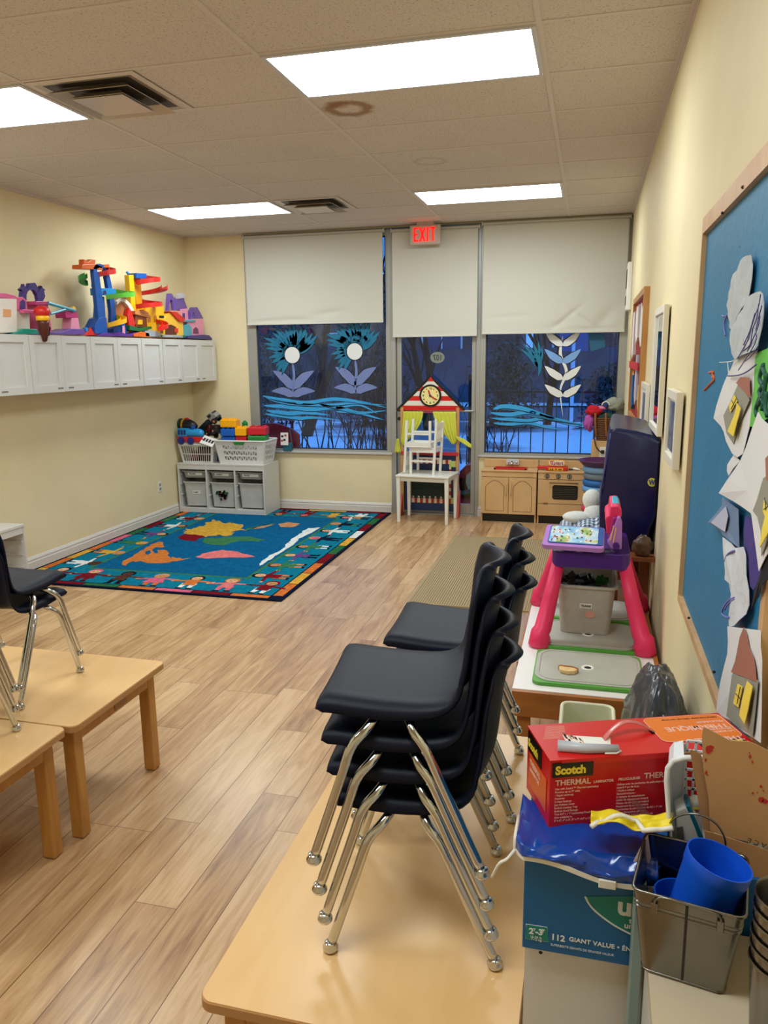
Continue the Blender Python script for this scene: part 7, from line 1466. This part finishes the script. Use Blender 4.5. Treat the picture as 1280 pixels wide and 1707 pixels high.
# ------------------------------------------------------------------ foreground clutter at the right
t = thing('low_cabinet', 'white low cabinet under the blue nappy box, its side panel towards the camera', 'cabinet', (4.04, -2.0, 0))
CZ = 0.675
MB().box((3.842, -2.235, 0), (4.25, -2.217, CZ)).box((3.842, -2.217, 0), (3.860, -1.72, CZ)).box((4.232, -2.217, 0), (4.25, -1.72, CZ)).box((3.860, -2.217, CZ - 0.018), (4.232, -1.72, CZ)).box((3.860, -1.738, 0), (4.232, -1.72, CZ - 0.018)).build('cabinet_body', M_lam, t, world=True)
c = P(901, 1588, 1, -2.2355); MB().cyl(c, c + Vector((0, 0.003, 0)), 0.0035, 10).build('screw_hole', M_black, t, world=True)
t = thing('storage_cabinet', 'beige-topped cabinet nearest the camera carrying the metal planter', 'cabinet', (4.14, -2.7, 0)); RZ = 0.780
MB().hexa([(4.032, -3.15, RZ - 0.02), (4.25, -3.15, RZ - 0.02), (4.25, -2.262, RZ - 0.02), (4.040, -2.262, RZ - 0.02), (4.032, -3.15, RZ), (4.25, -3.15, RZ), (4.25, -2.262, RZ), (4.040, -2.262, RZ)]).build('cabinet_top', mat('beige_top', (196, 180, 154), rough=0.4), t, world=True)
MB().hexa([(4.036, -3.14, 0), (4.248, -3.14, 0), (4.248, -2.266, 0), (4.043, -2.266, 0), (4.036, -3.14, RZ - 0.02), (4.248, -3.14, RZ - 0.02), (4.248, -2.266, RZ - 0.02), (4.043, -2.266, RZ - 0.02)]).build('cabinet_body', M_lam, t, world=True)
# teal grey plastic folder
tq = [(4.0200, 0.872), (4.0200, 0.50), (4.024, 0.47), (4.028, 0.452), (4.0375, 0.445), (4.0375, 0.872)]
o = MB().prism([(a, -2.262, b) for a, b in tq], (0, -0.035, 0)).build('plastic_folder', mat('teal_plastic', (124, 146, 144), rough=0.35), loc=(4.026, -2.28, 0.45), world=True, bevel=0.002); tag(o, 'grey teal plastic folder standing between the nappy box and the planter', 'folder')
# nappy box
nb = thing('nappy_box', 'blue cardboard nappy box under the red laminator box', 'cardboard box', (4.02, -2.1, CZ)); M_nb = mat('nappy_blue', (0, 92, 150), rough=0.38)
NX0, NX1, NY0, NY1, NZ0, NZ1 = 3.838, 4.215, -2.252, -1.96, CZ + 0.001, 0.880
MB().box((NX0, NY0, NZ0), (NX1, NY1, NZ1)).build('carton', M_nb, nb, world=True, bevel=0.002)
fy_ = NY0 - 0.0006
def nf(px, py): return P(px, py, 1, fy_)
M_te = mat('print_teal', (0, 122, 112), rough=0.38); M_pw2 = mat('print_white', (222, 228, 226), rough=0.4)
def zn(a, b): return nf(860 + a / 5.335, 1320 + b / 5.335)
pr_ = MB(); pr_.prism([zn(620, 930), zn(700, 1040), zn(780, 1120), zn(900, 1215), zn(1060, 1290), zn(1060, 925)], (0, -0.0003, 0)); pr_.prism([zn(40, 1255), zn(1060, 1415), zn(1060, 1300), zn(290, 1180)], (0, -0.0002, 0)) if False else None
pr_.build('teal_print', M_te, nb, world=True)
MB().prism([zn(88, 1175), zn(280, 1205), zn(284, 1335), zn(88, 1305)], (0, -0.0004, 0)).build('size_badge', M_te, nb, world=True, bevel=0.0)
MB().tube(smooth_path([zn(615, 930), zn(660, 1010), zn(740, 1090), zn(880, 1190), zn(1050, 1280)], 4), 0.0018, 5).build('white_curve', M_pw2, nb, world=True)
MB().tube([zn(88, 1175), zn(280, 1205), zn(284, 1335), zn(88, 1305)], 0.0005, 4, closed=True).build('badge_outline', M_pw2, nb, world=True)

X_, Z_ = (1, 0, 0), (0, 0, 1)
def nt_(s, a, b, size, **k): txt('print_text', s, size, M_pw2, nb, zn(a, b) + Vector((0, -0.0009, 0)), X_, Z_, ext=0.0002, **k)
nt_('2', 115, 1255, 0.016, bold=0.0006); nt_('T', 150, 1235, 0.008, bold=0.0003); nt_('-3', 172, 1262, 0.016, bold=0.0006); nt_('T', 230, 1245, 0.008, bold=0.0003); nt_('16-34 lb', 125, 1290, 0.0062); nt_('7-15 kg', 132, 1312, 0.0062)
nt_('112', 308, 1308, 0.0165, bold=0.0005); nt_('GIANT VALUE \u2022 \u00c9NORME', 470, 1322, 0.0118, bold=0.0003, sp=1.05); nt_('SUPERBOITE GEANTE DE GRANDE VALEUR', 308, 1362, 0.0062, sx=0.9)
nt_('u', 895, 1080, 0.050, bold=0.0016); nt_('tr', 1003, 1165, 0.015, bold=0.0004); nt_('und', 960, 1205, 0.015, bold=0.0004)
# blue vinyl apron draped over the box
ap_ = thing('vinyl_apron', 'shiny blue vinyl apron with white piping draped over the nappy box', 'apron', (3.95, -2.2, 0.885)); M_ap = mat('vinyl_blue', (0, 62, 158), rough=0.2, spec=0.5, coat=0.15)
def apf(u, v):
    x = 3.822 + 0.235 * u; v = v; zf = P(859 + 200 * u, 1430 + (52 * u), 1, -2.27).z + 0.006 * math.sin(u * 7)
    if v < 0.45:
        f = v / 0.45; y = -2.12 - 0.135 * f; z = 0.883 + 0.004 * f
    else:
        f = (v - 0.45) / 0.55; a = min(1, f * 2.2) * PI / 2; y = -2.255 - 0.016 * math.sin(a); z = 0.887 - 0.012 * (1 - math.cos(a)) + (zf - 0.875) * f
    w = Vector((u * 5.2, v * 3.1, 2.0)); n = mnoise.noise(w) + 0.5 * mnoise.noise(w * 2.2) + 0.9 * (0.5 - abs(mnoise.noise(w * 1.1 + Vector((5, 1, 0))))) 
    amp = 0.0065 * min(1, v * 4) * min(1, (1 - v) * 5 + 0.15)
    if u < 0.06: y += 0.02 * (0.06 - u) / 0.06
    return (x, y - amp * (n + 0.3), z + amp * 0.9 * n + 0.004)
MB().grid(apf, 70, 60).build('vinyl', M_ap, ap_, world=True, smooth=True, solid=0.0012)
pts = [Vector(apf(u / 30, 1.0)) + Vector((0, -0.003, 0)) for u in range(31)]; M_pip = mat('piping_white', (226, 222, 212), rough=0.6)
mb = MB()
for i in range(30):
    a, b = pts[i], pts[i + 1]; mb.hexa([a + Vector((0, 0, -0.005)), b + Vector((0, 0, -0.005)), b + Vector((0, 0.003, -0.005)), a + Vector((0, 0.003, -0.005)), a + Vector((0, 0, 0.004)), b + Vector((0, 0, 0.004)), b + Vector((0, 0.003, 0.004)), a + Vector((0, 0.003, 0.004))])
mb.build('piping', M_pip, ap_, world=True)
MB().tube([Vector(apf(0.0, v / 12)) + Vector((-0.001, -0.001, 0)) for v in range(3, 13)], 0.003, 8).build('piping', M_pip, ap_, world=True, smooth=True)
MB().tube(smooth_path([Vector(apf(0.0, 1.0)), P(845, 1432, 1, -2.28), P(832, 1440, 1, -2.285), P(820, 1462, 1, -2.27)], 5), 0.0028, 8).build('tie_string', M_pip, ap_, world=True, smooth=True)
c = Vector(apf(0.66, 1.0)); MB().box((c.x - 0.014, c.y - 0.008, c.z - 0.008), (c.x + 0.014, c.y - 0.002, c.z + 0.007)).build('buckle', M_pip, ap_, world=True, bevel=0.001)
def yf(u, v):
    a = P(985 + 135 * u, 1352 + 26 * v + 8 * u, 1, -2.215 - 0.05 * v); n = mnoise.noise(Vector((u * 4, v * 2.5, 7)))
    return a + Vector((0, -0.016 * n, 0.020 * n + 0.006 * math.sin(u * 8)))
yc = MB().grid(yf, 34, 16).build('yellow_cloth', mat('cloth_yellow', (232, 210, 40), rough=0.45), None, world=True, smooth=True, solid=0.002, loc=(4.02, -2.24, 0.89)); tag(yc, 'crumpled yellow cloth with white trim under the front of the laminator box', 'cloth')
MB().tube([Vector(yf(u / 14, 1.0 - 0.75 * math.sin(u / 14 * PI) * (u < 9))) + Vector((0, -0.004, 0.002)) for u in range(15)], 0.0042, 8).build('white_trim', M_pip, yc, world=True, smooth=True)
# red laminator box
A_ = math.radians(21.4); SB = thing('laminator_box', 'red laminator box with a clear handle and orange labels, lying across the nappy box', 'cardboard box', (3.875, -2.205, 0.890), A_)
SL, SD, SH = 0.385, 0.132, 0.130; M_sr = mat('box_red', (196, 18, 22), rough=0.3)
MB().box((0, 0, 0), (SL, SD, SH)).build('carton', M_sr, SB, bevel=0.0015)
MB().box((-0.001, -0.0012, SH - 0.001), (SL + 0.001, SD, SH + 0.0012)).box((0.02, -0.0016, SH - 0.010), (SL * 0.55, -0.0002, SH + 0.0005)).box((SL * 0.6, -0.0016, SH - 0.013), (SL * .95, -0.0002, SH + 0.0005)).build('lid_flap', mat('box_red2', (206, 26, 26), rough=0.3), SB)
u_ = Vector((math.cos(A_), math.sin(A_), 0)); v_ = Vector((-math.sin(A_), math.cos(A_), 0)); O_s = Vector((3.875, -2.205, 0.890))
def sl(a, b, c): return O_s + u_ * a + v_ * b + Vector((0, 0, c))
M_sblk = mat('label_black', (14, 12, 10), rough=0.35); M_sy = mat('letter_yellow', (236, 208, 60), rough=0.35); M_swt = mat('letter_pale', (236, 190, 176), rough=0.4); M_or = mat('label_orange', (232, 120, 24), rough=0.35)
MB().box((0.004, -0.0022, 0.098), (0.078, -0.0004, 0.125)).build('brand_label', M_sblk, SB)
txt('brand_text', 'Scotch', 0.0215, M_sy, SB, sl(0.009, -0.0026, 0.1045), u_, (0, 0, 1), bold=0.0010, ext=0.0002, sx=0.95)
def ft(s, a, z, size, bold=0.0002, **k): txt('print_text', s, size, M_swt, SB, sl(a, -0.0010, z), u_, (0, 0, 1), bold=bold, ext=0.0002, **k)
ft('THERMAL', 0.010, 0.082, 0.0148, 0.0003); ft('LAMINATOR', 0.080, 0.082, 0.0066, 0.0002); ft('PELLICULEUSE', 0.126, 0.083, 0.0064, 0.0002); ft('THERMIQUE', 0.174, 0.083, 0.0150, 0.0003)
for i, s in enumerate(['Use with Scotch\u2122 Thermal Laminating', 'Pouches up to 9" wide', '\u2022 Rapid warm-up', 'Features:', '2 Heat Settings', 'Jam Release Lever', 'Built-in Loading Tray', 'Built-in Cord Storage', 'Two 8.5" x 11" Laminating Pouches', 'Also available in:', '2" x 3", 4" x 6", 5" x 7", 8.5" x 11" and 8.5" x 14"']): ft(s, 0.010, 0.0735 - 0.0062 * i, 0.0050, 0.0001)
for i, s in enumerate(['Utilisez avec les pochettes de pelliculage thermique Scotch', 'jusqu\u2019\u00e0 9 po de large', '\u2022 Facile \u00e0 utiliser', 'Caract\u00e9ristiques :', '2 r\u00e9glages de temp\u00e9rature', 'Levier de d\u00e9gagement int\u00e9gr\u00e9', 'Plateau de chargement int\u00e9gr\u00e9', 'Rangement du cordon int\u00e9gr\u00e9', '2 pochettes de plastification de 8,5 x 11 po', 'Autres dimensions offertes :', '2x3, 4x6, 5x7, 8,5x11 et 8,5x14 po']): ft(s, 0.124, 0.0735 - 0.0062 * i, 0.0050, 0.0001)
# left end
MB().box((-0.0016, 0.045, 0.088), (-0.0004, 0.125, 0.126)).build('brand_label', M_sblk, SB); txt('brand_text', 'Scotch', 0.021, M_sy, SB, sl(-0.002, 0.120, 0.098), -v_, (0, 0, 1), bold=0.001, ext=0.0002)
MB().box((-0.0014, 0.015, 0.022), (-0.0004, 0.115, 0.084)).build('orange_label', mat('label_rust', (214, 88, 24), rough=0.35), SB); txt('print_text', 'THERMAL', 0.014, M_swt, SB, sl(-0.002, 0.108, 0.066), -v_, (0, 0, 1), bold=0.0004, ext=0.0002); txt('print_text', 'LAMINATOR', 0.010, M_swt, SB, sl(-0.002, 0.108, 0.052), -v_, (0, 0, 1), bold=0.0003, ext=0.0002)
# top: orange panel with lettering read from behind
tp_ = SH + 0.0016
rr_ = [Vector((p.x, p.y, tp_)) for p in rrect(0.225, 0.032, 0.381, 0.127, 0.014, 0)]; MB().loft([rr_, [q + Vector((0, 0, 0.0004)) for q in rr_]]).build('orange_label', M_or, SB)
MB().tube([q + Vector((0, 0, 0.0005)) for q in rr_], 0.0006, 4, closed=True).build('label_outline', M_swt, SB)
def tt(s, a, b, size, m=M_swt, bold=0.0005, **k): txt('print_text', s, size, m, SB, sl(a, b, tp_ + 0.0006), -u_, -v_, bold=bold, ext=0.0002, **k)
tt('THERMIQUE', 0.376, 0.085, 0.0235, sx=0.97); tt('PELLICULEUSE', 0.376, 0.100, 0.0085, bold=0.0002); tt('THERMAL', 0.376, 0.037, 0.0215, bold=0.0006, sx=0.97); tt('LAMINATOR', 0.376, 0.060, 0.009, bold=0.0002); tt('PELLICULEUSE', 0.376, 0.070, 0.008, bold=0.0002); tt('Features: 2 heat settings - built-in tray - cord storage', 0.372, 0.116, 0.0052, M_sblk, 0.0001)
MB().box((0.285, 0.001, SH + 0.0012), (0.375, 0.027, SH + 0.0022)).build('brand_label', M_sblk, SB); txt('brand_text', 'Scotch', 0.022, M_sy, SB, sl(0.369, 0.022, SH + 0.0024), -u_, -v_, bold=0.001, ext=0.0002)
hl = MB()
for i in range(14): hl.box((0.012 + 0.0015 * i, 0.075 + 0.0035 * i, SH + 0.0012), (0.055 + 0.001 * i, 0.0757 + 0.0035 * i, SH + 0.0016))
hl.build('fine_lines', M_swt, SB)
def hnd(u, v):
    a = 0.120 + 0.105 * u; return Vector((a, 0.075 + (v - 0.5) * 0.013 + 0.010 * math.sin(u * PI) - 0.045 * (1 - u) ** 2 * 0.4, SH + 0.0025 + 0.020 * math.sin(u * PI)))
MB().grid(hnd, 20, 3).build('handle', mat('handle_clear', (226, 130, 124), rough=0.15, alpha=0.75), SB, smooth=True, solid=0.002)
MB().box((0.218, 0.066, SH + 0.0012), (0.232, 0.082, SH + 0.0018)).build('handle_slot', M_sblk, SB)
pc_ = MB(); pc_.prism([(0.052, 0.085, 0), (0.047, 0.040, 0), (0.118, 0.018, 0), (0.135, 0.062, 0)], (0, 0, 0.0006)); ph = pc_.build('product_picture', mat('picture_cream', (232, 222, 208), rough=0.35), SB); ph.location = (0, 0, SH + 0.0016)
cr_ = MB(); rr = random.Random(12)
for i in range(16): a, b = 0.052 + rr.random() * 0.030, 0.045 + rr.random() * 0.035; cr_.mi(i % 3).box((a, b, 0.0007), (a + 0.003, b + rr.uniform(0.006, 0.014), 0.001))
cr_.build('crowd_print', [mat('crowd_a', (120, 60, 40), rough=0.4), mat('crowd_b', (60, 40, 40), rough=0.4), mat('crowd_c', (190, 130, 90), rough=0.4)], ph)
pw_ = MB().prism([(0.083, 0.070, 0.0008), (0.078, 0.036, 0.0008), (0.116, 0.024, 0.0008), (0.125, 0.060, 0.0008)], (0, 0, 0.0004)).build('white_card', M_white, ph); gl = MB().tube([(0.025, 0.035, SH + 0.009), (0.070, 0.018, SH + 0.009), (0.128, 0.010, SH + 0.009)], [0.011, 0.009, 0.007], 14).build('grey_roll', mat('roll_grey', (176, 180, 190), rough=0.35), SB, smooth=True)
MB().tube([(0.108, 0.016, SH + 0.006), (0.128, 0.018, SH + 0.006), (0.131, 0.006, SH + 0.006), (0.120, -0.0005, SH + 0.006), (0.10, 0.002, SH + 0.006)], 0.0014, 6).build('roll_edge', M_pip, SB, smooth=True)
tpz = MB().prism([(0.150, -0.0014, 0.040), (0.162, -0.0014, 0.042), (0.190, -0.0014, 0.012), (0.178, -0.0014, 0.008)], (0, 0.0006, 0)).build('sticky_tape', mat('tape', (206, 110, 96), rough=0.2, alpha=0.5), SB)

# galvanised planter with blue cups
BR = math.radians(-11); pl = thing('metal_planter', 'square galvanised metal planter with wire handles on the beige cabinet top', 'planter', (4.0985, -2.330, RZ + 0.0005), BR)
M_gal = mat('galvanised', (128, 126, 120), rough=0.26, metal=1.0, noise=0.10, nscale=16, bump=0.05, bscale=30)
h = 0.148; b0, b1 = 0.060, 0.0775; th = 0.0016
def rg(s, z, r=0.012): return rrect(-s, -s, s, s, r, z, 4)
MB().loft([rg(b0 - 0.002, 0.002), rg(b0, 0.0), rg(b0 + (b1 - b0) * .78, h * .78), rg(b0 + (b1 - b0) * .79 + 0.0012, h * .79), rg(b0 + (b1 - b0) * .81 + 0.0012, h * .81), rg(b0 + (b1 - b0) * .82, h * .82), rg(b0 + (b1 - b0) * .86 + 0.0012, h * .86), rg(b0 + (b1 - b0) * .87, h * .87), rg(b1, h), rg(b1 - th, h), rg(b0 - th, 0.003)], cap=True).build('shell', M_gal, pl, smooth=True, sm_angle=25)
MB().tube(rg(b1, h), 0.0028, 8, closed=True).build('rolled_rim', M_gal, pl, smooth=True); MB().tube(rg(b0, 0.003), 0.0018, 8, closed=True).build('bottom_seam', M_gal, pl, smooth=True)
MB().hexa([(-0.002, -b0 - 0.001, 0.004), (0.002, -b0 - 0.001, 0.004), (0.002, -b0 + 0.001, 0.004), (-0.002, -b0 + 0.001, 0.004), (-0.002, -b1 - 0.001, h - 0.004), (0.002, -b1 - 0.001, h - 0.004), (0.002, -b1 + 0.001, h - 0.004), (-0.002, -b1 + 0.001, h - 0.004)]).build('side_seam', mat('seam_dark', (30, 28, 26), rough=0.6), pl)
for sy in (-1, 1):
    pts_ = [(-0.045, sy * (b1 + 0.001), h - 0.018), (-0.043, sy * (b1 + 0.004), h - 0.004)] + ([(-0.03, sy * (b1 + 0.006), h + 0.004), (0.0, sy * (b1 + 0.007), h + 0.004), (0.03, sy * (b1 + 0.006), h + 0.002)] if sy < 0 else [(-0.040, sy * (b1 + 0.002), h + 0.030), (-0.02, b1 - 0.004, h + 0.052), (0.005, b1 - 0.006, h + 0.058), (0.028, b1 - 0.004, h + 0.048), (0.042, b1, h + 0.024)]) + [(0.045, sy * (b1 + 0.004), h - 0.004), (0.046, sy * (b1 + 0.001), h - 0.018)]
    hn = MB().tube(smooth_path(pts_, 5), 0.0018, 8).build('wire_handle', M_gal, pl, smooth=True)
    for x in (-0.045, 0.046): MB().box((x - 0.005, sy * b1 - 0.003, h - 0.030), (x + 0.005, sy * b1 + 0.003, h - 0.012)).build('lug', M_gal, hn, bevel=0.001)
M_cup = mat('cup_blue', (12, 84, 214), rough=0.4, bump=0.05, bscale=300)
def cup_(label, base, axis, r0, r1, hh):
    ax = Vector(axis).normalized(); Q = ax.to_track_quat('Z', 'Y').to_matrix().to_4x4(); Mx = Matrix.Translation(base) @ Q; t = MB().lathe([(0.001, 0), (r0 - 0.004, 0), (r0, 0.004), (r0 + (r1 - r0) * .80, hh * .80), (r0 + (r1 - r0) * .82 + 0.0012, hh * .82), (r1 + 0.0012, hh), (r1 - 0.0012, hh), (r0 - 0.0022, 0.005), (0.001, 0.003)], 40, Mx).build('plastic_cup', M_cup, None, world=True, smooth=True, sm_angle=35, loc=base); return tag(t, label, 'cup')
cup_('bright blue plastic cup tilted to the right inside the metal planter', (4.106, -2.345, RZ + 0.078), (0.26, 0.02, 1), 0.043, 0.0475, 0.112)
cup_('second blue plastic cup lower down, behind the tilted one in the planter', (4.085, -2.315, RZ + 0.010), (0.04, 0.03, 1), 0.036, 0.0405, 0.085)
# stack of metal pails
for i in range(6):
    o = MB().lathe([(0.001, 0.0), (0.030, 0.0), (0.032, 0.003), (0.042, 0.150), (0.0445, 0.153), (0.0435, 0.156), (0.0405, 0.152), (0.0305, 0.004), (0.001, 0.003)], 32).build('metal_pail', M_gal, loc=(4.193 + 0.0005 * (i % 2), -2.500, RZ + 0.001 + 0.019 * i), smooth=True, sm_angle=35)
    tag(o, ['lowest', 'second lowest', 'third from the bottom', 'fourth from the bottom', 'fifth from the bottom', 'topmost'][i] + ' round metal pail nested in the stack at the right edge', 'pail', 'nested metal pails')
# white shallow basket standing on end with small things
bs_ = thing('plastic_basket', 'small white plastic basket standing on end beside the laminator box', 'basket', (4.145, -2.19, 0.882)); M_wb = mat('basket_cool', (216, 220, 226), rough=0.3)
def bp_(a, b, y): return P(a, b, 1, y)
ring0 = [bp_(1118, 1412, -2.232), bp_(1111, 1300, -2.232), bp_(1113, 1280, -2.232), bp_(1122, 1268, -2.232), bp_(1140, 1263, -2.232), bp_(1215, 1262, -2.232), bp_(1222, 1275, -2.232), bp_(1222, 1412, -2.232)]
for v in ring0: v.z = max(v.z, 0.888)
cen = sum(ring0, Vector()) / 8; ring1 = [cen + (v - cen) * 0.86 + Vector((0.004, 0.075, 0)) for v in ring0]
mb = MB(); e_ = 0.003
for i in range(8):
    if i == 4: continue
    j = (i + 1) % 8; mb.prism([ring0[i], ring0[j], ring1[j], ring1[i]], (cen - (ring0[i] + ring0[j]) / 2).normalized() * 0.003)
mb.build('side_walls', M_wb, bs_, world=True)
mb = MB(); x0_, x1_ = ring1[1].x, ring1[6].x; z0_, z1_ = ring1[0].z, ring1[4].z
for k in range(9): z = z0_ + (z1_ - z0_) * k / 8; mb.box((x0_ + 0.028, ring1[0].y - 0.002, z - 0.0018), (x1_, ring1[0].y + 0.002, z + 0.0018))
for k in range(5): x = x0_ + 0.028 + (x1_ - x0_ - 0.028) * k / 4; mb.box((x - 0.002, ring1[0].y - 0.002, z0_), (x + 0.002, ring1[0].y + 0.002, z1_))
mb.prism([ring1[0], ring1[1], ring1[2], ring1[3], ring1[3] + Vector((0.018, 0, 0)), ring1[0] + Vector((0.028, 0, 0))], (0, 0.003, 0)); mb.build('lattice_base', M_wb, bs_, world=True)
MB().tube(ring0, 0.0045, 8, closed=True).build('rim', M_wb, bs_, world=True, smooth=True)
dv = thing('grey_gadget', 'grey and teal plastic gadget tucked in the small white basket', 'gadget', (4.13, -2.23, 0.89))
MB().prism([bp_(1126, 1352, -2.228), bp_(1142, 1345, -2.228), bp_(1160, 1360, -2.228), bp_(1175, 1405, -2.228), bp_(1140, 1412, -2.228), bp_(1128, 1390, -2.228)], (0, 0.035, 0)).build('case', mat('gadget_grey', (176, 178, 180), rough=0.35), dv, world=True, bevel=0.003)
MB().prism([bp_(1143, 1344, -2.230), bp_(1150, 1343, -2.230), bp_(1172, 1395, -2.230), bp_(1174, 1406, -2.230), bp_(1167, 1406, -2.230), bp_(1158, 1380, -2.230)], (0, 0.038, 0)).build('teal_strip', mat('gadget_teal', (0, 84, 112), rough=0.3), dv, world=True, bevel=0.002)
MB().prism([bp_(1128, 1380, -2.2295), bp_(1138, 1378, -2.2295), bp_(1142, 1412, -2.2295), bp_(1130, 1412, -2.2295)], (0, 0.003, 0)).build('dark_grille', mat('grille', (70, 70, 72), rough=0.6), dv, world=True)
c = bp_(1158, 1337, -2.20); o = MB().ball((0, 0, 0), 0.011, 14, (1, 1, 1.1)).build('small_ball', mat('ball_white', (230, 232, 230), rough=0.3), loc=c, smooth=True); tag(o, 'small white and yellow round toy in the small white basket', 'toy'); MB().ball((0.001, -0.001, -0.006), 0.0105, 12, (1, 1, 0.6)).build('yellow_half', mat('ball_yellow', (226, 206, 70), rough=0.3), o, smooth=True)
# brown paper and cardboard
M_cb = mat('brown_paper', (184, 142, 98), rough=0.8, noise=0.05, nscale=9, bump=0.15, bscale=12)
def bsheet(pts, y, m, nm, parent=None, th=0.002, wob=0.0):
    q = [P(a, b, 1, y) for a, b in pts]
    for v in q: v.x = min(v.x, 4.2535)
    return MB().prism(q, (0, th, 0)).build(nm, m, parent, world=True, loc=tuple(q[0]) if parent is None else None)
o = bsheet([(1150, 1251), (1153, 1250), (1168, 1257), (1180, 1310), (1189, 1388), (1200, 1396), (1176, 1400), (1166, 1350), (1158, 1300)], -2.238, mat('brown_paper_dark', (160, 120, 82), rough=0.8), 'cardboard_sheet'); tag(o, 'narrow brown cardboard strip standing left behind the large painted brown sheet', 'cardboard')
o = bsheet([(1137, 1255), (1152, 1254), (1153, 1266), (1137, 1264)], -2.20, MATS['brown_paper_dark'], 'cardboard_scrap'); tag(o, 'small brown cardboard scrap poking out behind the small white basket', 'cardboard')
o = bsheet([(1170, 1226), (1173, 1212), (1187, 1219), (1200, 1226), (1215, 1234), (1235, 1236), (1248, 1236), (1262, 1242), (1300, 1262), (1300, 1420), (1268, 1408), (1240, 1402), (1212, 1395), (1184, 1385), (1181, 1330), (1172, 1280)], -2.243, M_cb, 'painted_paper'); tag(o, 'large brown paper sheet with red paint spots at the right edge', 'paper')
M_rp = mat('red_paint_spot', (176, 40, 34), rough=0.5)
r_ = random.Random(6)
for (a, b, s, k) in [(1181, 1250, 0.0055, 1.3), (1185, 1246, 0.004, 1), (1176, 1267, 0.0016, 2), (1177, 1288, 0.002, 2), (1179, 1292, 0.0012, 1), (1250, 1261, 0.002, 2), (1254, 1270, 0.0012, 2), (1249, 1255, 0.001, 1), (1269, 1332, 0.0055, 1), (1275, 1336, 0.004, 1), (1268, 1311, 0.002, 1.5), (1272, 1318, 0.0015, 1), (1255, 1322, 0.002, 1), (1262, 1321, 0.001, 1)]:
    c = P(a, b, 1, -2.2432)
    MB().prism([c + Vector((math.cos(2 * PI * i / 9) * s * (0.6 + 0.7 * r_.random()), 0, math.sin(2 * PI * i / 9) * s * k * (0.6 + 0.7 * r_.random()))) for i in range(9)], (0, -0.0004, 0)).build('paint_spot', M_rp, o, world=True)
o = bsheet([(1174, 1385), (1186, 1388), (1240, 1405), (1300, 1424), (1300, 1480), (1212, 1450), (1178, 1430)], -2.247, MATS['brown_paper_dark'] if False else mat('cardboard_tan', (176, 132, 88), rough=0.8), 'lettered_cardboard'); tag(o, 'brown cardboard with pencilled capital letters below the red-spotted sheet', 'cardboard')
txt('pencil_letters', 'FACE', 0.0125, mat('pencil', (70, 50, 40), rough=0.7), o, P(1288, 1410, 1, -2.2474), (-1, 0, 0.22), (-0.22, 0, -1), sp=1.45, ext=0.0002)

# pale card flap, mint tote, bin bag
o = MB().prism([P(a, b, 1, -2.262) for a, b in ((1080, 1392), (1074, 1400), (1056, 1436), (1048, 1458), (1058, 1470), (1070, 1468), (1085, 1430))], (0, 0.002, 0)).build('pink_card', mat('card_pink', (214, 190, 184), rough=0.6), loc=tuple(P(1065, 1440, 1, -2.262)), world=True, bevel=0.0006); tag(o, 'pale pink card tab between the blue vinyl apron and the planter', 'card')
t = thing('plastic_tote', 'open cream plastic tote on the floor between the play table and the laminator box', 'tote', (3.99, -0.98, 0))
mb = MB(); M_cr = mat('tote_cream', (238, 236, 206), rough=0.4)
def tr_(s, z): return rrect(3.953 - 0.085 * s, -0.985 - 0.16 * s, 3.953 + 0.085 * s, -0.985 + 0.16 * s, 0.03, z, 5)
mb.loft([tr_(0.84, 0.0), tr_(1.0, 0.50), tr_(0.975, 0.50), tr_(0.82, 0.006)], cap=True).build('tub', M_cr, t, world=True, smooth=True, sm_angle=35)
MB().tube(tr_(1.02, 0.497), 0.007, 8, closed=True).build('rim', M_cr, t, world=True, smooth=True)
M_bag = mat('bag_grey', (64, 66, 72), rough=0.22, spec=0.5, alpha=0.94)
mb = MB(); nv = []
mb.ball((0, 0, 0), 1.0, 110)
for v in mb.v:
    v = Vector([math.copysign(abs(c_) ** 0.8, c_) for c_ in v]); up = (v.z + 1) / 2
    rdg = 0.0
    for (fr, am, sd) in ((1.7, 0.16, 0), (3.6, 0.10, 5), (8.0, 0.045, 9)):
        d = Vector((v.x, v.y, v.z * 0.55)) * fr + Vector((sd, sd * 0.7, 0)); rdg += am * (0.35 - abs(mnoise.noise(d)) * 1.6)
    w = 1.0 - 0.55 * max(0, up - 0.6) ** 0.9
    r_ = w * (1 + rdg)
    q = Vector((4.155 + 0.120 * v.x * r_, -1.19 + 0.32 * v.y * r_ + 0.02 * up, 0.385 + 0.395 * v.z * (1 + 0.18 * rdg) + 0.02 * mnoise.noise(Vector((v.x * 4, v.y * 4, 1)))))
    q.x = min(q.x, 4.2515); q.z = max(q.z, 0.002); nv.append(q)
mb.v = nv; o = mb.build('plastic_bag', M_bag, loc=(4.15, -1.19, 0.0), world=True, smooth=True); tag(o, 'crumpled dark grey plastic rubbish bag between the wall and the laminator box', 'plastic bag')
